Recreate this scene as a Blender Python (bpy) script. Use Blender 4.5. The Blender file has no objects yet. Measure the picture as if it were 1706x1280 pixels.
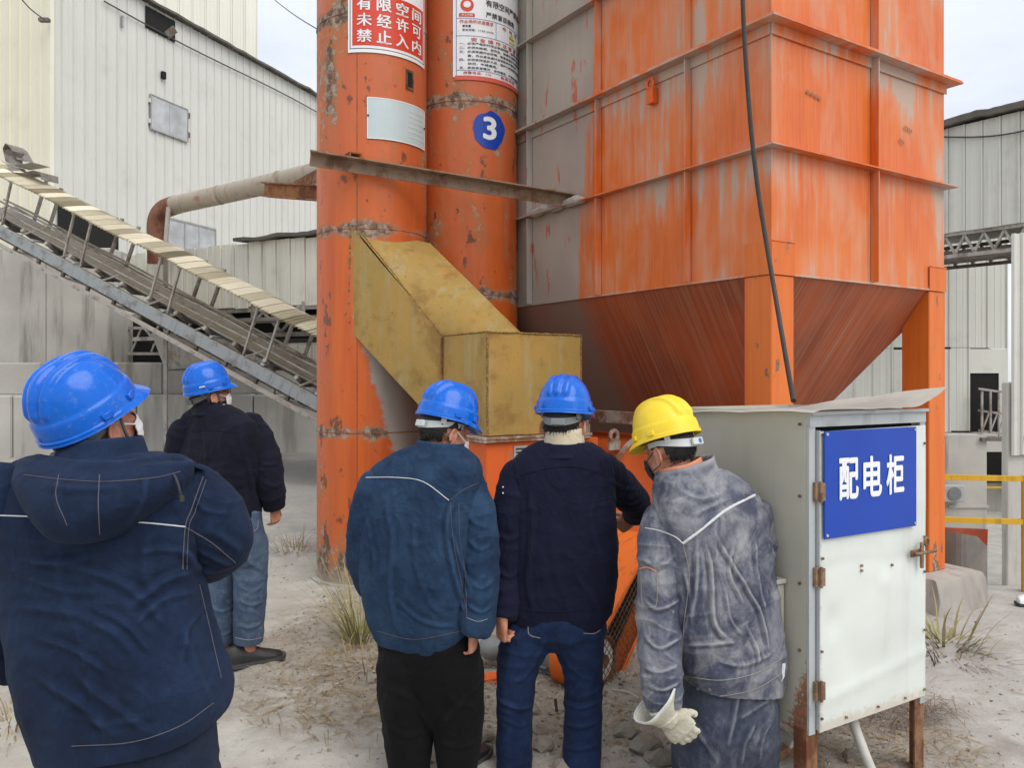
import bpy, bmesh, math, random
import numpy as np
from mathutils import Vector, Matrix, noise as mn
from mathutils.bvhtree import BVHTree

# ------------------------------------------------------------------ camera, sky, sun, exposure
SC = bpy.context.scene
COL = SC.collection
CAM_H = 1.68
FPX, CXP, HYP = 1350.0, 853.0, 630.0          # focal length and principal point of the photograph, in its pixels
cam_data = bpy.data.cameras.new('camera')
cam_data.sensor_width = 36.0
cam_data.lens = 36.0 * FPX / 1706.0
cam_data.shift_y = -(640.0 - HYP) / 1706.0
cam_data.clip_start = 0.05
cam_data.clip_end = 3000.0
cam = bpy.data.objects.new('camera', cam_data)
COL.objects.link(cam)
cam.location = (0, 0, CAM_H)
cam.rotation_euler = (math.radians(90), 0, 0)
SC.camera = cam

SUN_EL, SUN_AZ = 52.0, 138.0                    # azimuth clockwise from +Y: behind the camera, to the right
world = bpy.data.worlds.new('World')
SC.world = world
world.use_nodes = True
wn = world.node_tree
wn.nodes.clear()
w_out = wn.nodes.new('ShaderNodeOutputWorld')
w_bg = wn.nodes.new('ShaderNodeBackground')
w_sky = wn.nodes.new('ShaderNodeTexSky')
w_sky.sky_type = 'NISHITA'
w_sky.sun_disc = False
w_sky.sun_elevation = math.radians(SUN_EL)
w_sky.sun_rotation = math.radians(SUN_AZ)
w_sky.air_density = 1.0
w_sky.dust_density = 3.0
w_co = wn.nodes.new('ShaderNodeTexCoord')
w_map = wn.nodes.new('ShaderNodeMapping')
w_map.inputs['Scale'].default_value = (1.0, 1.0, 2.6)
w_no = wn.nodes.new('ShaderNodeTexNoise')
w_no.inputs['Scale'].default_value = 2.2
w_no.inputs['Detail'].default_value = 6.0
w_no.inputs['Roughness'].default_value = 0.55
w_rp = wn.nodes.new('ShaderNodeMapRange')
w_rp.inputs['From Min'].default_value = 0.32
w_rp.inputs['From Max'].default_value = 0.72
w_rp.inputs['To Min'].default_value = 0.60
w_rp.inputs['To Max'].default_value = 0.97
w_mx = wn.nodes.new('ShaderNodeMixRGB')
w_mx.inputs['Color2'].default_value = (8.6, 8.95, 9.5, 1)     # thin bright cloud layer
wl = wn.links.new
wl(w_co.outputs['Generated'], w_map.inputs['Vector'])
wl(w_map.outputs['Vector'], w_no.inputs['Vector'])
wl(w_no.outputs['Fac'], w_rp.inputs['Value'])
wl(w_rp.outputs['Result'], w_mx.inputs['Fac'])
wl(w_sky.outputs['Color'], w_mx.inputs['Color1'])
wl(w_mx.outputs['Color'], w_bg.inputs['Color'])
w_bg.inputs['Strength'].default_value = 0.1
wl(w_bg.outputs['Background'], w_out.inputs['Surface'])

sun_d = bpy.data.lights.new('sun', 'SUN')
sun_d.energy = 1.5
sun_d.angle = math.radians(50)
sun_d.color = (1.0, 0.965, 0.91)
sun = bpy.data.objects.new('sun', sun_d)
COL.objects.link(sun)
_e, _a = math.radians(SUN_EL), math.radians(SUN_AZ)
_sd = Vector((math.sin(_a) * math.cos(_e), math.cos(_a) * math.cos(_e), math.sin(_e)))
sun.rotation_euler = _sd.to_track_quat('Z', 'Y').to_euler()
sun.location = _sd * 50

SC.view_settings.view_transform = 'Standard'
SC.view_settings.look = 'None'
SC.view_settings.gamma = 1.0
SC.view_settings.exposure = 0.40
SC.view_settings.use_curve_mapping = False
SC.render.engine = 'CYCLES'
SC.cycles.use_denoising = True
SC.cycles.max_bounces = 4
SC.cycles.diffuse_bounces = 3
SC.cycles.glossy_bounces = 2
SC.cycles.transmission_bounces = 2
SC.cycles.use_adaptive_sampling = True
SC.cycles.adaptive_threshold = 0.02
SC.cycles.caustics_reflective = False
SC.cycles.caustics_refractive = False

RNG = random.Random(7)
rad = math.radians

# ------------------------------------------------------------------ helpers
def at(px, py, depth):
    """A point of the place that the photograph shows at pixel (px, py), `depth` metres ahead."""
    return Vector(((px - CXP) / FPX * depth, depth, CAM_H - (py - HYP) / FPX * depth))

def mesh_obj(name, me, mat=None, parent=None, loc=None, rot=None):
    o = bpy.data.objects.new(name, me)
    COL.objects.link(o)
    if mat is not None and len(me.materials) == 0:
        me.materials.append(mat)
    if parent is not None:
        o.parent = parent
    if loc is not None:
        o.location = loc
    if rot is not None:
        o.rotation_euler = rot
    return o

def mk(name, bm, mat=None, parent=None, smooth=False, loc=None, rot=None):
    me = bpy.data.meshes.new(name)
    bmesh.ops.recalc_face_normals(bm, faces=bm.faces[:])
    bm.to_mesh(me)
    bm.free()
    if smooth:
        me.polygons.foreach_set('use_smooth', [True] * len(me.polygons))
        try:
            me.set_sharp_from_angle(angle=rad(42))
        except Exception:
            pass
    return mesh_obj(name, me, mat, parent, loc, rot)

def empty(name, loc=(0, 0, 0), rz=0.0, mat4=None):
    o = bpy.data.objects.new(name, None)
    o.empty_display_size = 0.1
    COL.objects.link(o)
    if mat4 is not None:
        o.matrix_world = mat4
    else:
        o.location = loc
        o.rotation_euler = (0, 0, rz)
    return o

def tag(o, label=None, cat=None, group=None, kind=None):
    if label: o['label'] = label
    if cat: o['category'] = cat
    if group: o['group'] = group
    if kind: o['kind'] = kind
    return o

def box(bm, x0, x1, y0, y1, z0, z1, bev=0.0):
    vs = [bm.verts.new(c) for c in ((x0,y0,z0),(x1,y0,z0),(x1,y1,z0),(x0,y1,z0),(x0,y0,z1),(x1,y0,z1),(x1,y1,z1),(x0,y1,z1))]
    fs = [bm.faces.new([vs[i] for i in q]) for q in ((3,2,1,0),(4,5,6,7),(0,1,5,4),(1,2,6,5),(2,3,7,6),(3,0,4,7))]
    if bev > 0:
        es = {e for f in fs for e in f.edges}
        bmesh.ops.bevel(bm, geom=list(es), offset=bev, segments=1, affect='EDGES')
    return bm

def nb():
    return bmesh.new()

def bx(*a, **k):
    return box(bmesh.new(), *a, **k)

def frame_of(d, up=Vector((0, 0, 1))):
    d = d.normalized()
    if abs(d.dot(up)) > 0.98:
        up = Vector((0, 1, 0)) if abs(d.y) < 0.9 else Vector((1, 0, 0))
    s = d.cross(up).normalized()
    u = s.cross(d).normalized()
    return s, u

def bar(bm, p, q, w, h, up=Vector((0, 0, 1))):
    p, q = Vector(p), Vector(q)
    s, u = frame_of(q - p, up)
    vs = []
    for c in (p, q):
        for a, b in ((-1,-1),(1,-1),(1,1),(-1,1)):
            vs.append(bm.verts.new(c + s * (a * w / 2) + u * (b * h / 2)))
    for f in ((0,1,2,3),(7,6,5,4),(0,4,5,1),(1,5,6,2),(2,6,7,3),(3,7,4,0)):
        bm.faces.new([vs[i] for i in f])
    return bm

def angle_bar(bm, p, q, leg=0.08, th=0.008, up=Vector((0, 0, 1)), flip=1):
    """An L-section: a flat leg on top and an upright leg on one side."""
    p, q = Vector(p), Vector(q)
    s, u = frame_of(q - p, up)
    prof = [(0,0),(leg,0),(leg,-th),(th,-th),(th,-leg),(0,-leg)]
    rings = [[c + s * (flip * a) + u * b for a, b in prof] for c in (p, q)]
    return loft(bm, rings)

def loft(bm, rings, cap=True, closed=True):
    vr = [[bm.verts.new(c) for c in r] for r in rings]
    n = len(vr[0])
    for a, b in zip(vr[:-1], vr[1:]):
        for i in range(n if closed else n - 1):
            j = (i + 1) % n
            try:
                bm.faces.new((a[i], a[j], b[j], b[i]))
            except ValueError:
                pass
    if cap and closed:
        bm.faces.new(vr[0][::-1])
        bm.faces.new(vr[-1])
    return bm

def smooth_path(pts, sub=6):
    """Catmull-Rom through points that may carry extra values (radius...)."""
    P = [np.array(p, float) for p in pts]
    if len(P) < 3:
        return [P[0] + (P[-1] - P[0]) * t for t in np.linspace(0, 1, sub + 1)]
    out = []
    for i in range(len(P) - 1):
        p0 = P[i - 1] if i > 0 else 2 * P[0] - P[1]
        p1, p2 = P[i], P[i + 1]
        p3 = P[i + 2] if i + 2 < len(P) else 2 * P[-1] - P[-2]
        for k in range(sub):
            t = k / sub
            out.append(0.5 * ((2*p1) + (-p0+p2)*t + (2*p0-5*p1+4*p2-p3)*t*t + (-p0+3*p1-3*p2+p3)*t**3))
    out.append(P[-1])
    return out

def tube(bm, pts, r, n=10, cap=True, sub=0, flat=1.0):
    """A round (or flattened) tube through pts; r is a number or each point carries its own as 4th value."""
    pp = [list(p) + ([r] if len(p) == 3 else []) for p in pts]
    if sub:
        pp = [list(p) for p in smooth_path(pp, sub)]
    C = [Vector(p[:3]) for p in pp]
    R = [max(p[3], 1e-4) for p in pp]
    rings, u = [], None
    for i, c in enumerate(C):
        d = (C[min(i+1, len(C)-1)] - C[max(i-1, 0)]).normalized()
        if u is None:
            s, u = frame_of(d)
        else:
            u = (u - d * u.dot(d)).normalized()
            s = d.cross(u)
        s = d.cross(u)
        rings.append([c + (s * math.cos(a) + u * (flat * math.sin(a))) * R[i] for a in [2*math.pi*k/n for k in range(n)]])
    return loft(bm, rings, cap)

def cyl(bm, c, r, z0, z1, n=32, r2=None):
    c = Vector(c)
    rings = [[Vector((c.x + rr*math.cos(2*math.pi*k/n), c.y + rr*math.sin(2*math.pi*k/n), z)) for k in range(n)]
             for rr, z in ((r, z0), (r if r2 is None else r2, z1))]
    return loft(bm, rings)

def ellipsoid(bm, M, rx, ry, rz, nu=20, nv=12):
    rings = []
    for j in range(1, nv):
        ph = math.pi * j / nv
        rings.append([M @ Vector((rx*math.sin(ph)*math.cos(2*math.pi*i/nu), ry*math.sin(ph)*math.sin(2*math.pi*i/nu), rz*math.cos(ph))) for i in range(nu)])
    return loft(bm, rings)

def mesh_from(name, verts, faces, mat=None, parent=None, smooth=False):
    me = bpy.data.meshes.new(name)
    me.from_pydata([tuple(v) for v in verts], [], faces)
    me.update()
    if smooth:
        me.polygons.foreach_set('use_smooth', [True] * len(me.polygons))
    return mesh_obj(name, me, mat, parent)

def text_mesh(body, bold=0.0, res=3, spacing=1.0):
    c = bpy.data.curves.new('lettering', 'FONT')
    c.body = body
    c.resolution_u = res
    c.space_character = spacing
    o = bpy.data.objects.new('lettering', c)
    COL.objects.link(o)
    bpy.context.view_layer.update()
    me = bpy.data.meshes.new_from_object(o.evaluated_get(bpy.context.evaluated_depsgraph_get()))
    bpy.data.objects.remove(o)
    bpy.data.curves.remove(c)
    return embolden(me, bold) if bold > 0 else me

def embolden(me, k, axis=1):
    """Thicken thin lettering: shifted copies, each a hair behind the last."""
    co = np.empty(len(me.vertices) * 3); me.vertices.foreach_get('co', co); co = co.reshape(-1, 3)
    faces = [tuple(p.vertices) for p in me.polygons]
    n = len(co)
    V_, F_ = [], []
    for i, (dx, dz) in enumerate(((0, 0), (k, 0), (-k, 0), (0, k), (0, -k), (k * .7, k * .7), (-k * .7, -k * .7), (k * .7, -k * .7), (-k * .7, k * .7))):
        V_.append(co + np.array([dx, dz, -0.004 * i]))
        F_ += [tuple(v + i * n for v in f) for f in faces]
    out = bpy.data.meshes.new('lettering')
    out.from_pydata([tuple(v) for v in np.concatenate(V_)], [], F_)
    out.update()
    bpy.data.meshes.remove(me)
    return out

def map_mesh(me, fn):
    n = len(me.vertices)
    a = np.empty(n * 3)
    me.vertices.foreach_get('co', a)
    a = a.reshape(-1, 3)
    b = fn(a)
    me.vertices.foreach_set('co', np.ascontiguousarray(b, dtype=float).ravel())
    me.update()
    return me

def text_fit(body, x0, x1, z0, z1, bold=0.0, res=3, fit_h=True):
    """Text as a flat mesh filling the rectangle x0..x1 by z0..z1 (x, 0, z)."""
    me = text_mesh(body, bold, res)
    def fn(a):
        lo, hi = a.min(0), a.max(0)
        sx = (x1 - x0) / max(hi[0] - lo[0], 1e-6)
        sz = (z1 - z0) / max(hi[1] - lo[1], 1e-6) if fit_h else sx
        return np.stack([x0 + (a[:, 0] - lo[0]) * sx, a[:, 2] * 0.05, z0 + (a[:, 1] - lo[1]) * sz], 1)
    return map_mesh(me, fn)

# ------------------------------------------------------------------ node material helper
class NT:
    def __init__(self, name):
        self.m = bpy.data.materials.new(name)
        self.m.use_nodes = True
        self.t = self.m.node_tree
        self.t.nodes.clear()
        self.out = self.t.nodes.new('ShaderNodeOutputMaterial')
        self.co = self.t.nodes.new('ShaderNodeTexCoord')
        self.obj = self.co.outputs['Object']
    def n(self, typ, **ins):
        nd = self.t.nodes.new(typ)
        return nd
    def put(self, sock, v):
        if hasattr(v, 'is_output') or isinstance(v, bpy.types.NodeSocket):
            self.t.links.new(v, sock)
        elif isinstance(v, (tuple, list)):
            if len(v) == 3 and sock.type == 'RGBA':
                v = (*v, 1)
            sock.default_value = v
        else:
            sock.default_value = v
    def mapping(self, vec, scale=(1,1,1), loc=(0,0,0), rot=(0,0,0)):
        nd = self.n('ShaderNodeMapping')
        self.put(nd.inputs['Vector'], vec)
        nd.inputs['Scale'].default_value = scale
        nd.inputs['Location'].default_value = loc
        nd.inputs['Rotation'].default_value = rot
        return nd.outputs['Vector']
    def noise(self, scale, detail=4, rough=0.55, vec=None, dist=0.0):
        nd = self.n('ShaderNodeTexNoise')
        self.put(nd.inputs['Vector'], vec if vec is not None else self.obj)
        nd.inputs['Scale'].default_value = scale
        nd.inputs['Detail'].default_value = detail
        nd.inputs['Roughness'].default_value = rough
        nd.inputs['Distortion'].default_value = dist
        return nd.outputs['Fac']
    def voronoi(self, scale, vec=None, feature='F1'):
        nd = self.n('ShaderNodeTexVoronoi')
        nd.feature = feature
        self.put(nd.inputs['Vector'], vec if vec is not None else self.obj)
        nd.inputs['Scale'].default_value = scale
        return nd.outputs['Distance']
    def ramp(self, fac, a, b, lo=0.0, hi=1.0, smooth=True):
        nd = self.n('ShaderNodeMapRange')
        if smooth: nd.interpolation_type = 'SMOOTHSTEP'
        self.put(nd.inputs['Value'], fac)
        nd.inputs['From Min'].default_value = a
        nd.inputs['From Max'].default_value = b
        nd.inputs['To Min'].default_value = lo
        nd.inputs['To Max'].default_value = hi
        return nd.outputs['Result']
    def mix(self, fac, a, b, mode='MIX'):
        nd = self.n('ShaderNodeMixRGB')
        nd.blend_type = mode
        self.put(nd.inputs['Fac'], fac)
        self.put(nd.inputs['Color1'], a)
        self.put(nd.inputs['Color2'], b)
        return nd.outputs['Color']
    def math(self, op, a, b=0.0, c=None, clamp=False):
        nd = self.n('ShaderNodeMath')
        nd.operation = op
        nd.use_clamp = clamp
        self.put(nd.inputs[0], a)
        self.put(nd.inputs[1], b)
        if c is not None: self.put(nd.inputs[2], c)
        return nd.outputs[0]
    def xyz(self, vec=None):
        nd = self.n('ShaderNodeSeparateXYZ')
        self.put(nd.inputs[0], vec if vec is not None else self.obj)
        return nd.outputs[0], nd.outputs[1], nd.outputs[2]
    def geo(self):
        return self.n('ShaderNodeNewGeometry')
    def rand(self):
        return self.n('ShaderNodeObjectInfo').outputs['Random']
    def bump(self, h, strength=0.3, dist=0.01, normal=None):
        nd = self.n('ShaderNodeBump')
        self.put(nd.inputs['Height'], h)
        nd.inputs['Strength'].default_value = strength
        nd.inputs['Distance'].default_value = dist
        if normal is not None: self.put(nd.inputs['Normal'], normal)
        return nd.outputs['Normal']
    def done(self, col, rough=0.7, metal=0.0, normal=None, coat=0.0, spec=0.5, sheen=0.0, trans=0.0, sub=0.0):
        b = self.n('ShaderNodeBsdfPrincipled')
        self.put(b.inputs['Base Color'], col)
        self.put(b.inputs['Roughness'], rough)
        self.put(b.inputs['Metallic'], metal)
        b.inputs['Specular IOR Level'].default_value = spec
        b.inputs['Coat Weight'].default_value = coat
        b.inputs['Coat Roughness'].default_value = 0.12
        b.inputs['Sheen Weight'].default_value = sheen
        b.inputs['Sheen Roughness'].default_value = 0.5
        b.inputs['Transmission Weight'].default_value = trans
        if sub:
            b.inputs['Subsurface Weight'].default_value = sub
            b.inputs['Subsurface Radius'].default_value = (0.012, 0.004, 0.002)
            b.inputs['Subsurface Scale'].default_value = 1.0
        if normal is not None: self.put(b.inputs['Normal'], normal)
        self.t.links.new(b.outputs['BSDF'], self.out.inputs['Surface'])
        return self.m

def srgb(r, g, b):
    f = lambda c: (c/255/12.92) if c/255 <= 0.04045 else ((c/255 + 0.055)/1.055)**2.4
    return (f(r), f(g), f(b))

def sc(c, k):
    return tuple(min(x * k, 0.95) for x in c)
# ------------------------------------------------------------------ materials
M = {}

def simple(name, col, rough=0.6, metal=0.0, var=0.12, scale=8, bump=0.1, bscale=40, bdist=0.004, coat=0.0, spec=0.5):
    t = NT(name)
    f = t.noise(scale, 5, 0.6)
    c = t.mix(t.ramp(f, 0.3, 0.7), sc(col, 1 - var), sc(col, 1 + var))
    nrm = t.bump(t.noise(bscale, 4), bump, bdist) if bump else None
    M[name] = t.done(c, rough, metal, nrm, coat, spec)
    return M[name]

# --- orange hopper paint: dry dust runs and bare grey primer patches on sun-faded paint
def hopper_paint():
    t = NT('hopper_paint')
    x, y, z = t.xyz()
    warp = t.noise(1.3, 3, 0.5)
    streak = t.noise(1.0, 5, 0.62, t.mapping(t.obj, (11, 11, 0.95)), 0.25)
    streak2 = t.noise(1.0, 4, 0.6, t.mapping(t.obj, (48, 48, 1.6), (3, 1, 7)))
    big = t.noise(1.7, 3, 0.5, t.mapping(t.obj, (1, 1, 0.7), (5.2, 1.3, 0.4)))
    base = t.mix(t.ramp(streak2, 0.35, 0.7), srgb(212, 106, 36), srgb(198, 90, 30))
    base = t.mix(t.ramp(big, 0.35, 0.7), base, srgb(217, 116, 44))
    chalk = t.noise(1.0, 5, 0.6, t.mapping(t.obj, (3.4, 3.4, 1.5), (9.3, 2.2, 4.1)), 0.6)
    base = t.mix(t.ramp(chalk, 0.47, 0.70, 0, 0.55), base, srgb(202, 140, 106))
    # height within a plate row: dust lies heaviest right under each stiffener
    row = t.math('FRACT', t.math('DIVIDE', t.math('SUBTRACT', z, 2.335), 0.772))
    top = t.ramp(row, 0.45, 1.0)
    s = t.math('ADD', t.math('MULTIPLY', streak, 0.95), t.math('MULTIPLY', top, 0.15))
    s = t.math('ADD', s, t.math('MULTIPLY', t.math('SUBTRACT', big, 0.5), 0.95))
    s = t.math('ADD', s, t.math('MULTIPLY', t.math('SUBTRACT', streak2, 0.5), 0.22))
    run = t.ramp(s, 0.44, 0.69)
    col = t.mix(t.math('MULTIPLY', run, 0.72), base, srgb(200, 150, 126))
    run2 = t.ramp(s, 0.64, 0.70)
    col = t.mix(t.math('MULTIPLY', run2, 0.75), col, srgb(176, 165, 153))
    # far plates stayed bare: grey primer with a ragged, run-down border
    edge = t.math('ADD', y, t.math('MULTIPLY', t.math('SUBTRACT', streak, 0.5), 0.55))
    edge = t.math('ADD', edge, t.math('MULTIPLY', t.math('SUBTRACT', z, 3.0), 0.10))
    far = t.ramp(edge, 1.78, 1.95)
    isleft = t.math('LESS_THAN', x, 0.06)
    g = t.mix(t.ramp(big, 0.3, 0.7), srgb(158, 150, 141), srgb(172, 164, 152))
    red = t.ramp(t.noise(2.6, 5, 0.6, t.mapping(t.obj, (3.2, 3.2, 0.8), (0, 0, 0))), 0.60, 0.66)
    g = t.mix(t.math('MULTIPLY', red, 0.8), g, srgb(188, 84, 52))
    col = t.mix(t.math('MULTIPLY', far, isleft), col, g)
    nrm = t.bump(t.math('ADD', streak2, t.math('MULTIPLY', t.noise(90, 3), 0.6)), 0.12, 0.003)
    rough = t.ramp(run, 0, 1, 0.42, 0.8)
    M['hopper'] = t.done(col, rough, 0, nrm, 0.0, 0.45)

def cone_paint():
    t = NT('cone_paint')
    x, y, z = t.xyz()
    # runs follow the fall line of each sloping plate: mix coordinates per plate
    left = t.math('LESS_THAN', t.math('SUBTRACT', x, t.math('MULTIPLY', t.math('SUBTRACT', 2.34, z), 0.58)), 0.06)
    va = t.mapping(t.obj, (1.2, 52, 0.35))
    vb = t.mapping(t.obj, (52, 1.2, 0.35))
    na = t.noise(1.0, 5, 0.6, va)
    nbn = t.noise(1.0, 5, 0.6, vb)
    st = t.mix(left, nbn, na)
    big = t.noise(1.5, 3, 0.5)
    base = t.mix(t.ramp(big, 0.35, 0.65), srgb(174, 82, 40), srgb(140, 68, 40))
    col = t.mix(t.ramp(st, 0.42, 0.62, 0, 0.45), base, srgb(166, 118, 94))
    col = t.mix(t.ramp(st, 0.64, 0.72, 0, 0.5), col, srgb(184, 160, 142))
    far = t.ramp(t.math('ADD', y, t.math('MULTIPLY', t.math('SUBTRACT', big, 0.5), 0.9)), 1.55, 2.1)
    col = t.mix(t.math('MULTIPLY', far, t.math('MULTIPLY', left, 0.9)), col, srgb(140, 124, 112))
    M['cone'] = t.done(col, 0.62, 0, t.bump(st, 0.1, 0.003))

def leg_paint():
    t = NT('leg_paint')
    x, y, z = t.xyz()
    big = t.noise(3.5, 5, 0.6)
    base = t.mix(t.ramp(t.noise(1, 4, 0.6, t.mapping(t.obj, (12, 12, 1.0))), 0.35, 0.7), srgb(216, 113, 38), srgb(206, 99, 31))
    low = t.ramp(z, 0.9, 0.1)
    chip = t.math('ADD', t.math('MULTIPLY', low, 0.14), t.noise(9, 6, 0.65, t.mapping(t.obj, (1, 1, 0.55))))
    c = t.mix(t.ramp(chip, 0.635, 0.66), base, srgb(120, 92, 74))
    c = t.mix(t.ramp(chip, 0.70, 0.73), c, srgb(176, 160, 146))
    M['leg'] = t.done(c, 0.5, 0, t.bump(chip, 0.25, 0.004))

# --- elevator casings: orange paint flaking to rust and grey scale
def casing_paint(name, wedge):
    t = NT(name)
    x, y, z = t.xyz()
    base = t.mix(t.ramp(t.noise(1, 5, 0.6, t.mapping(t.obj, (9, 9, 0.8))), 0.3, 0.72), srgb(207, 100, 36), srgb(189, 84, 32))
    up = t.ramp(z, 2.4, 4.4)
    base = t.mix(t.math('MULTIPLY', up, 0.6), base, srgb(190, 104, 70))       # higher up the paint has faded
    big = t.noise(1.0, 4, 0.55, t.mapping(t.obj, (3.0, 3.0, 0.9), (2.1, 0.7, 1.9)))
    fine = t.noise(15, 7, 0.72)
    spots = t.noise(6.5, 6, 0.6, t.mapping(t.obj, (1, 1, 0.6), (7, 3, 1)))
    # welded rings rust along their seams
    seam = 0.0
    for zs in wedge['seams']:
        d = t.math('ABSOLUTE', t.math('SUBTRACT', z, zs))
        s1 = t.ramp(d, 0.10, 0.0, 0, 0.30)
        seam = s1 if seam == 0.0 else t.math('MAXIMUM', seam, s1)
    lowr = t.ramp(z, 0.55, 0.05, 0, 0.16)
    f = t.math('ADD', t.math('ADD', t.math('MULTIPLY', big, 0.72), t.math('MULTIPLY', fine, 0.36)), t.math('MULTIPLY', seam, 0.62))
    f = t.math('ADD', f, lowr)
    f = t.math('ADD', f, t.math('MULTIPLY', up, 0.02))
    halo = t.ramp(f, 0.53, 0.63)
    c = t.mix(t.math('MULTIPLY', halo, 0.75), base, srgb(176, 112, 74))
    core = t.ramp(f, 0.615, 0.66)
    scab = t.mix(t.ramp(fine, 0.40, 0.62), srgb(92, 72, 58), srgb(168, 148, 130))
    c = t.mix(core, c, scab)
    sp = t.ramp(t.math('ADD', t.math('MULTIPLY', spots, 0.75), t.math('MULTIPLY', fine, 0.25)), 0.585, 0.615)
    c = t.mix(t.math('MULTIPLY', sp, 0.85), c, srgb(98, 66, 48))
    if wedge.get('bare'):
        e = t.math('ADD', t.math('SUBTRACT', x, t.math('MULTIPLY', t.math('SUBTRACT', 2.0, z), 0.26)), t.math('MULTIPLY', t.math('SUBTRACT', fine, 0.5), 0.22))
        e = t.math('ADD', e, t.math('MULTIPLY', t.math('SUBTRACT', spots, 0.5), 0.12))
        m = t.math('MULTIPLY', t.ramp(e, -0.03, 0.03), t.math('LESS_THAN', z, 2.25))
        m = t.math('MULTIPLY', m, t.ramp(z, 0.6, 0.95))
        c = t.mix(m, c, t.mix(t.ramp(big, 0.3, 0.7), srgb(158, 150, 140), srgb(172, 160, 148)))
    mud = t.ramp(t.math('ADD', z, t.math('MULTIPLY', fine, 0.25)), 0.30, 0.14, 0, 0.85)
    c = t.mix(mud, c, srgb(150, 140, 126))
    M[name] = t.done(c, t.ramp(halo, 0, 1, 0.45, 0.85), 0, t.bump(t.math('ADD', f, t.math('MULTIPLY', fine, 0.3)), 0.35, 0.01), 0, 0.45)

def chute_paint():
    t = NT('chute_paint')
    big = t.noise(2.4, 5, 0.6)
    stre = t.noise(1, 5, 0.62, t.mapping(t.obj, (11, 11, 1.3)))
    c = t.mix(t.ramp(big, 0.32, 0.7), srgb(160, 133, 72), srgb(174, 138, 72))
    c = t.mix(t.ramp(stre, 0.48, 0.72, 0, 0.6), c, srgb(168, 156, 118))
    pit = t.noise(55, 3, 0.6)
    c = t.mix(t.ramp(pit, 0.66, 0.72, 0, 0.8), c, srgb(104, 76, 40))
    rust = t.noise(3.1, 6, 0.65, t.mapping(t.obj, (1, 1, 1), (4, 9, 2)))
    c = t.mix(t.ramp(rust, 0.50, 0.68, 0, 0.6), c, srgb(128, 90, 44))
    c = t.mix(t.ramp(t.noise(7, 6, 0.7), 0.55, 0.75, 0, 0.5), c, srgb(112, 96, 58))
    M['chute'] = t.done(c, 0.72, 0, t.bump(t.math('ADD', pit, t.math('MULTIPLY', big, 1.5)), 0.3, 0.006), 0, 0.35)

def cladding(name, a, b, dirt, streaky=0.5, vary=0.35):
    t = NT(name)
    r = t.rand()
    pos = t.geo().outputs['Position']
    big = t.noise(0.35, 4, 0.55, pos)
    st = t.noise(1, 5, 0.6, t.mapping(pos, (5, 5, 0.22)))
    blot = t.noise(1.1, 6, 0.65, pos)
    c = t.mix(t.ramp(big, 0.3, 0.7), a, b)
    c = t.mix(t.math('MULTIPLY', r, vary), c, sc(b, 0.90))
    c = t.mix(t.ramp(st, 0.5, 0.78, 0, streaky), c, dirt)
    c = t.mix(t.ramp(blot, 0.54, 0.76, 0, min(0.5, streaky)), c, dirt)
    M[name] = t.done(c, 0.55, 0, t.bump(st, 0.05, 0.004), 0, 0.4)

def concrete(name, a, b, stain, k=1.0):
    t = NT(name)
    big = t.noise(0.7 * k, 5, 0.6)
    st = t.noise(1, 5, 0.6, t.mapping(t.obj, (2.6 * k, 2.6 * k, 0.28 * k)))
    fine = t.noise(28 * k, 5, 0.7)
    c = t.mix(t.ramp(big, 0.3, 0.7), a, b)
    c = t.mix(t.ramp(st, 0.5, 0.68, 0, 0.75), c, stain)
    c = t.mix(t.ramp(fine, 0.5, 0.8, 0, 0.3), c, sc(a, 0.6))
    M[name] = t.done(c, 0.9, 0, t.bump(fine, 0.4, 0.008), 0, 0.25)

def rusty(name, base, rust, amount=0.5, rough=0.75, k=1.0, dust=None):
    t = NT(name)
    f = t.noise(5 * k, 7, 0.68)
    st = t.noise(1, 5, 0.6, t.mapping(t.obj, (18 * k, 18 * k, 2.0 * k)))
    c = t.mix(t.ramp(f, amount - 0.08, amount + 0.08), rust, base)
    c = t.mix(t.ramp(st, 0.5, 0.75, 0, 0.5), c, sc(rust, 0.55))
    if dust:
        g = t.geo()
        nz = t.xyz(g.outputs['Normal'])[2]
        c = t.mix(t.math('MULTIPLY', t.ramp(nz, 0.4, 0.95), t.ramp(t.noise(9, 4), 0.3, 0.55)), c, dust)
    M[name] = t.done(c, rough, 0.15, t.bump(f, 0.35, 0.004), 0, 0.4)

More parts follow.
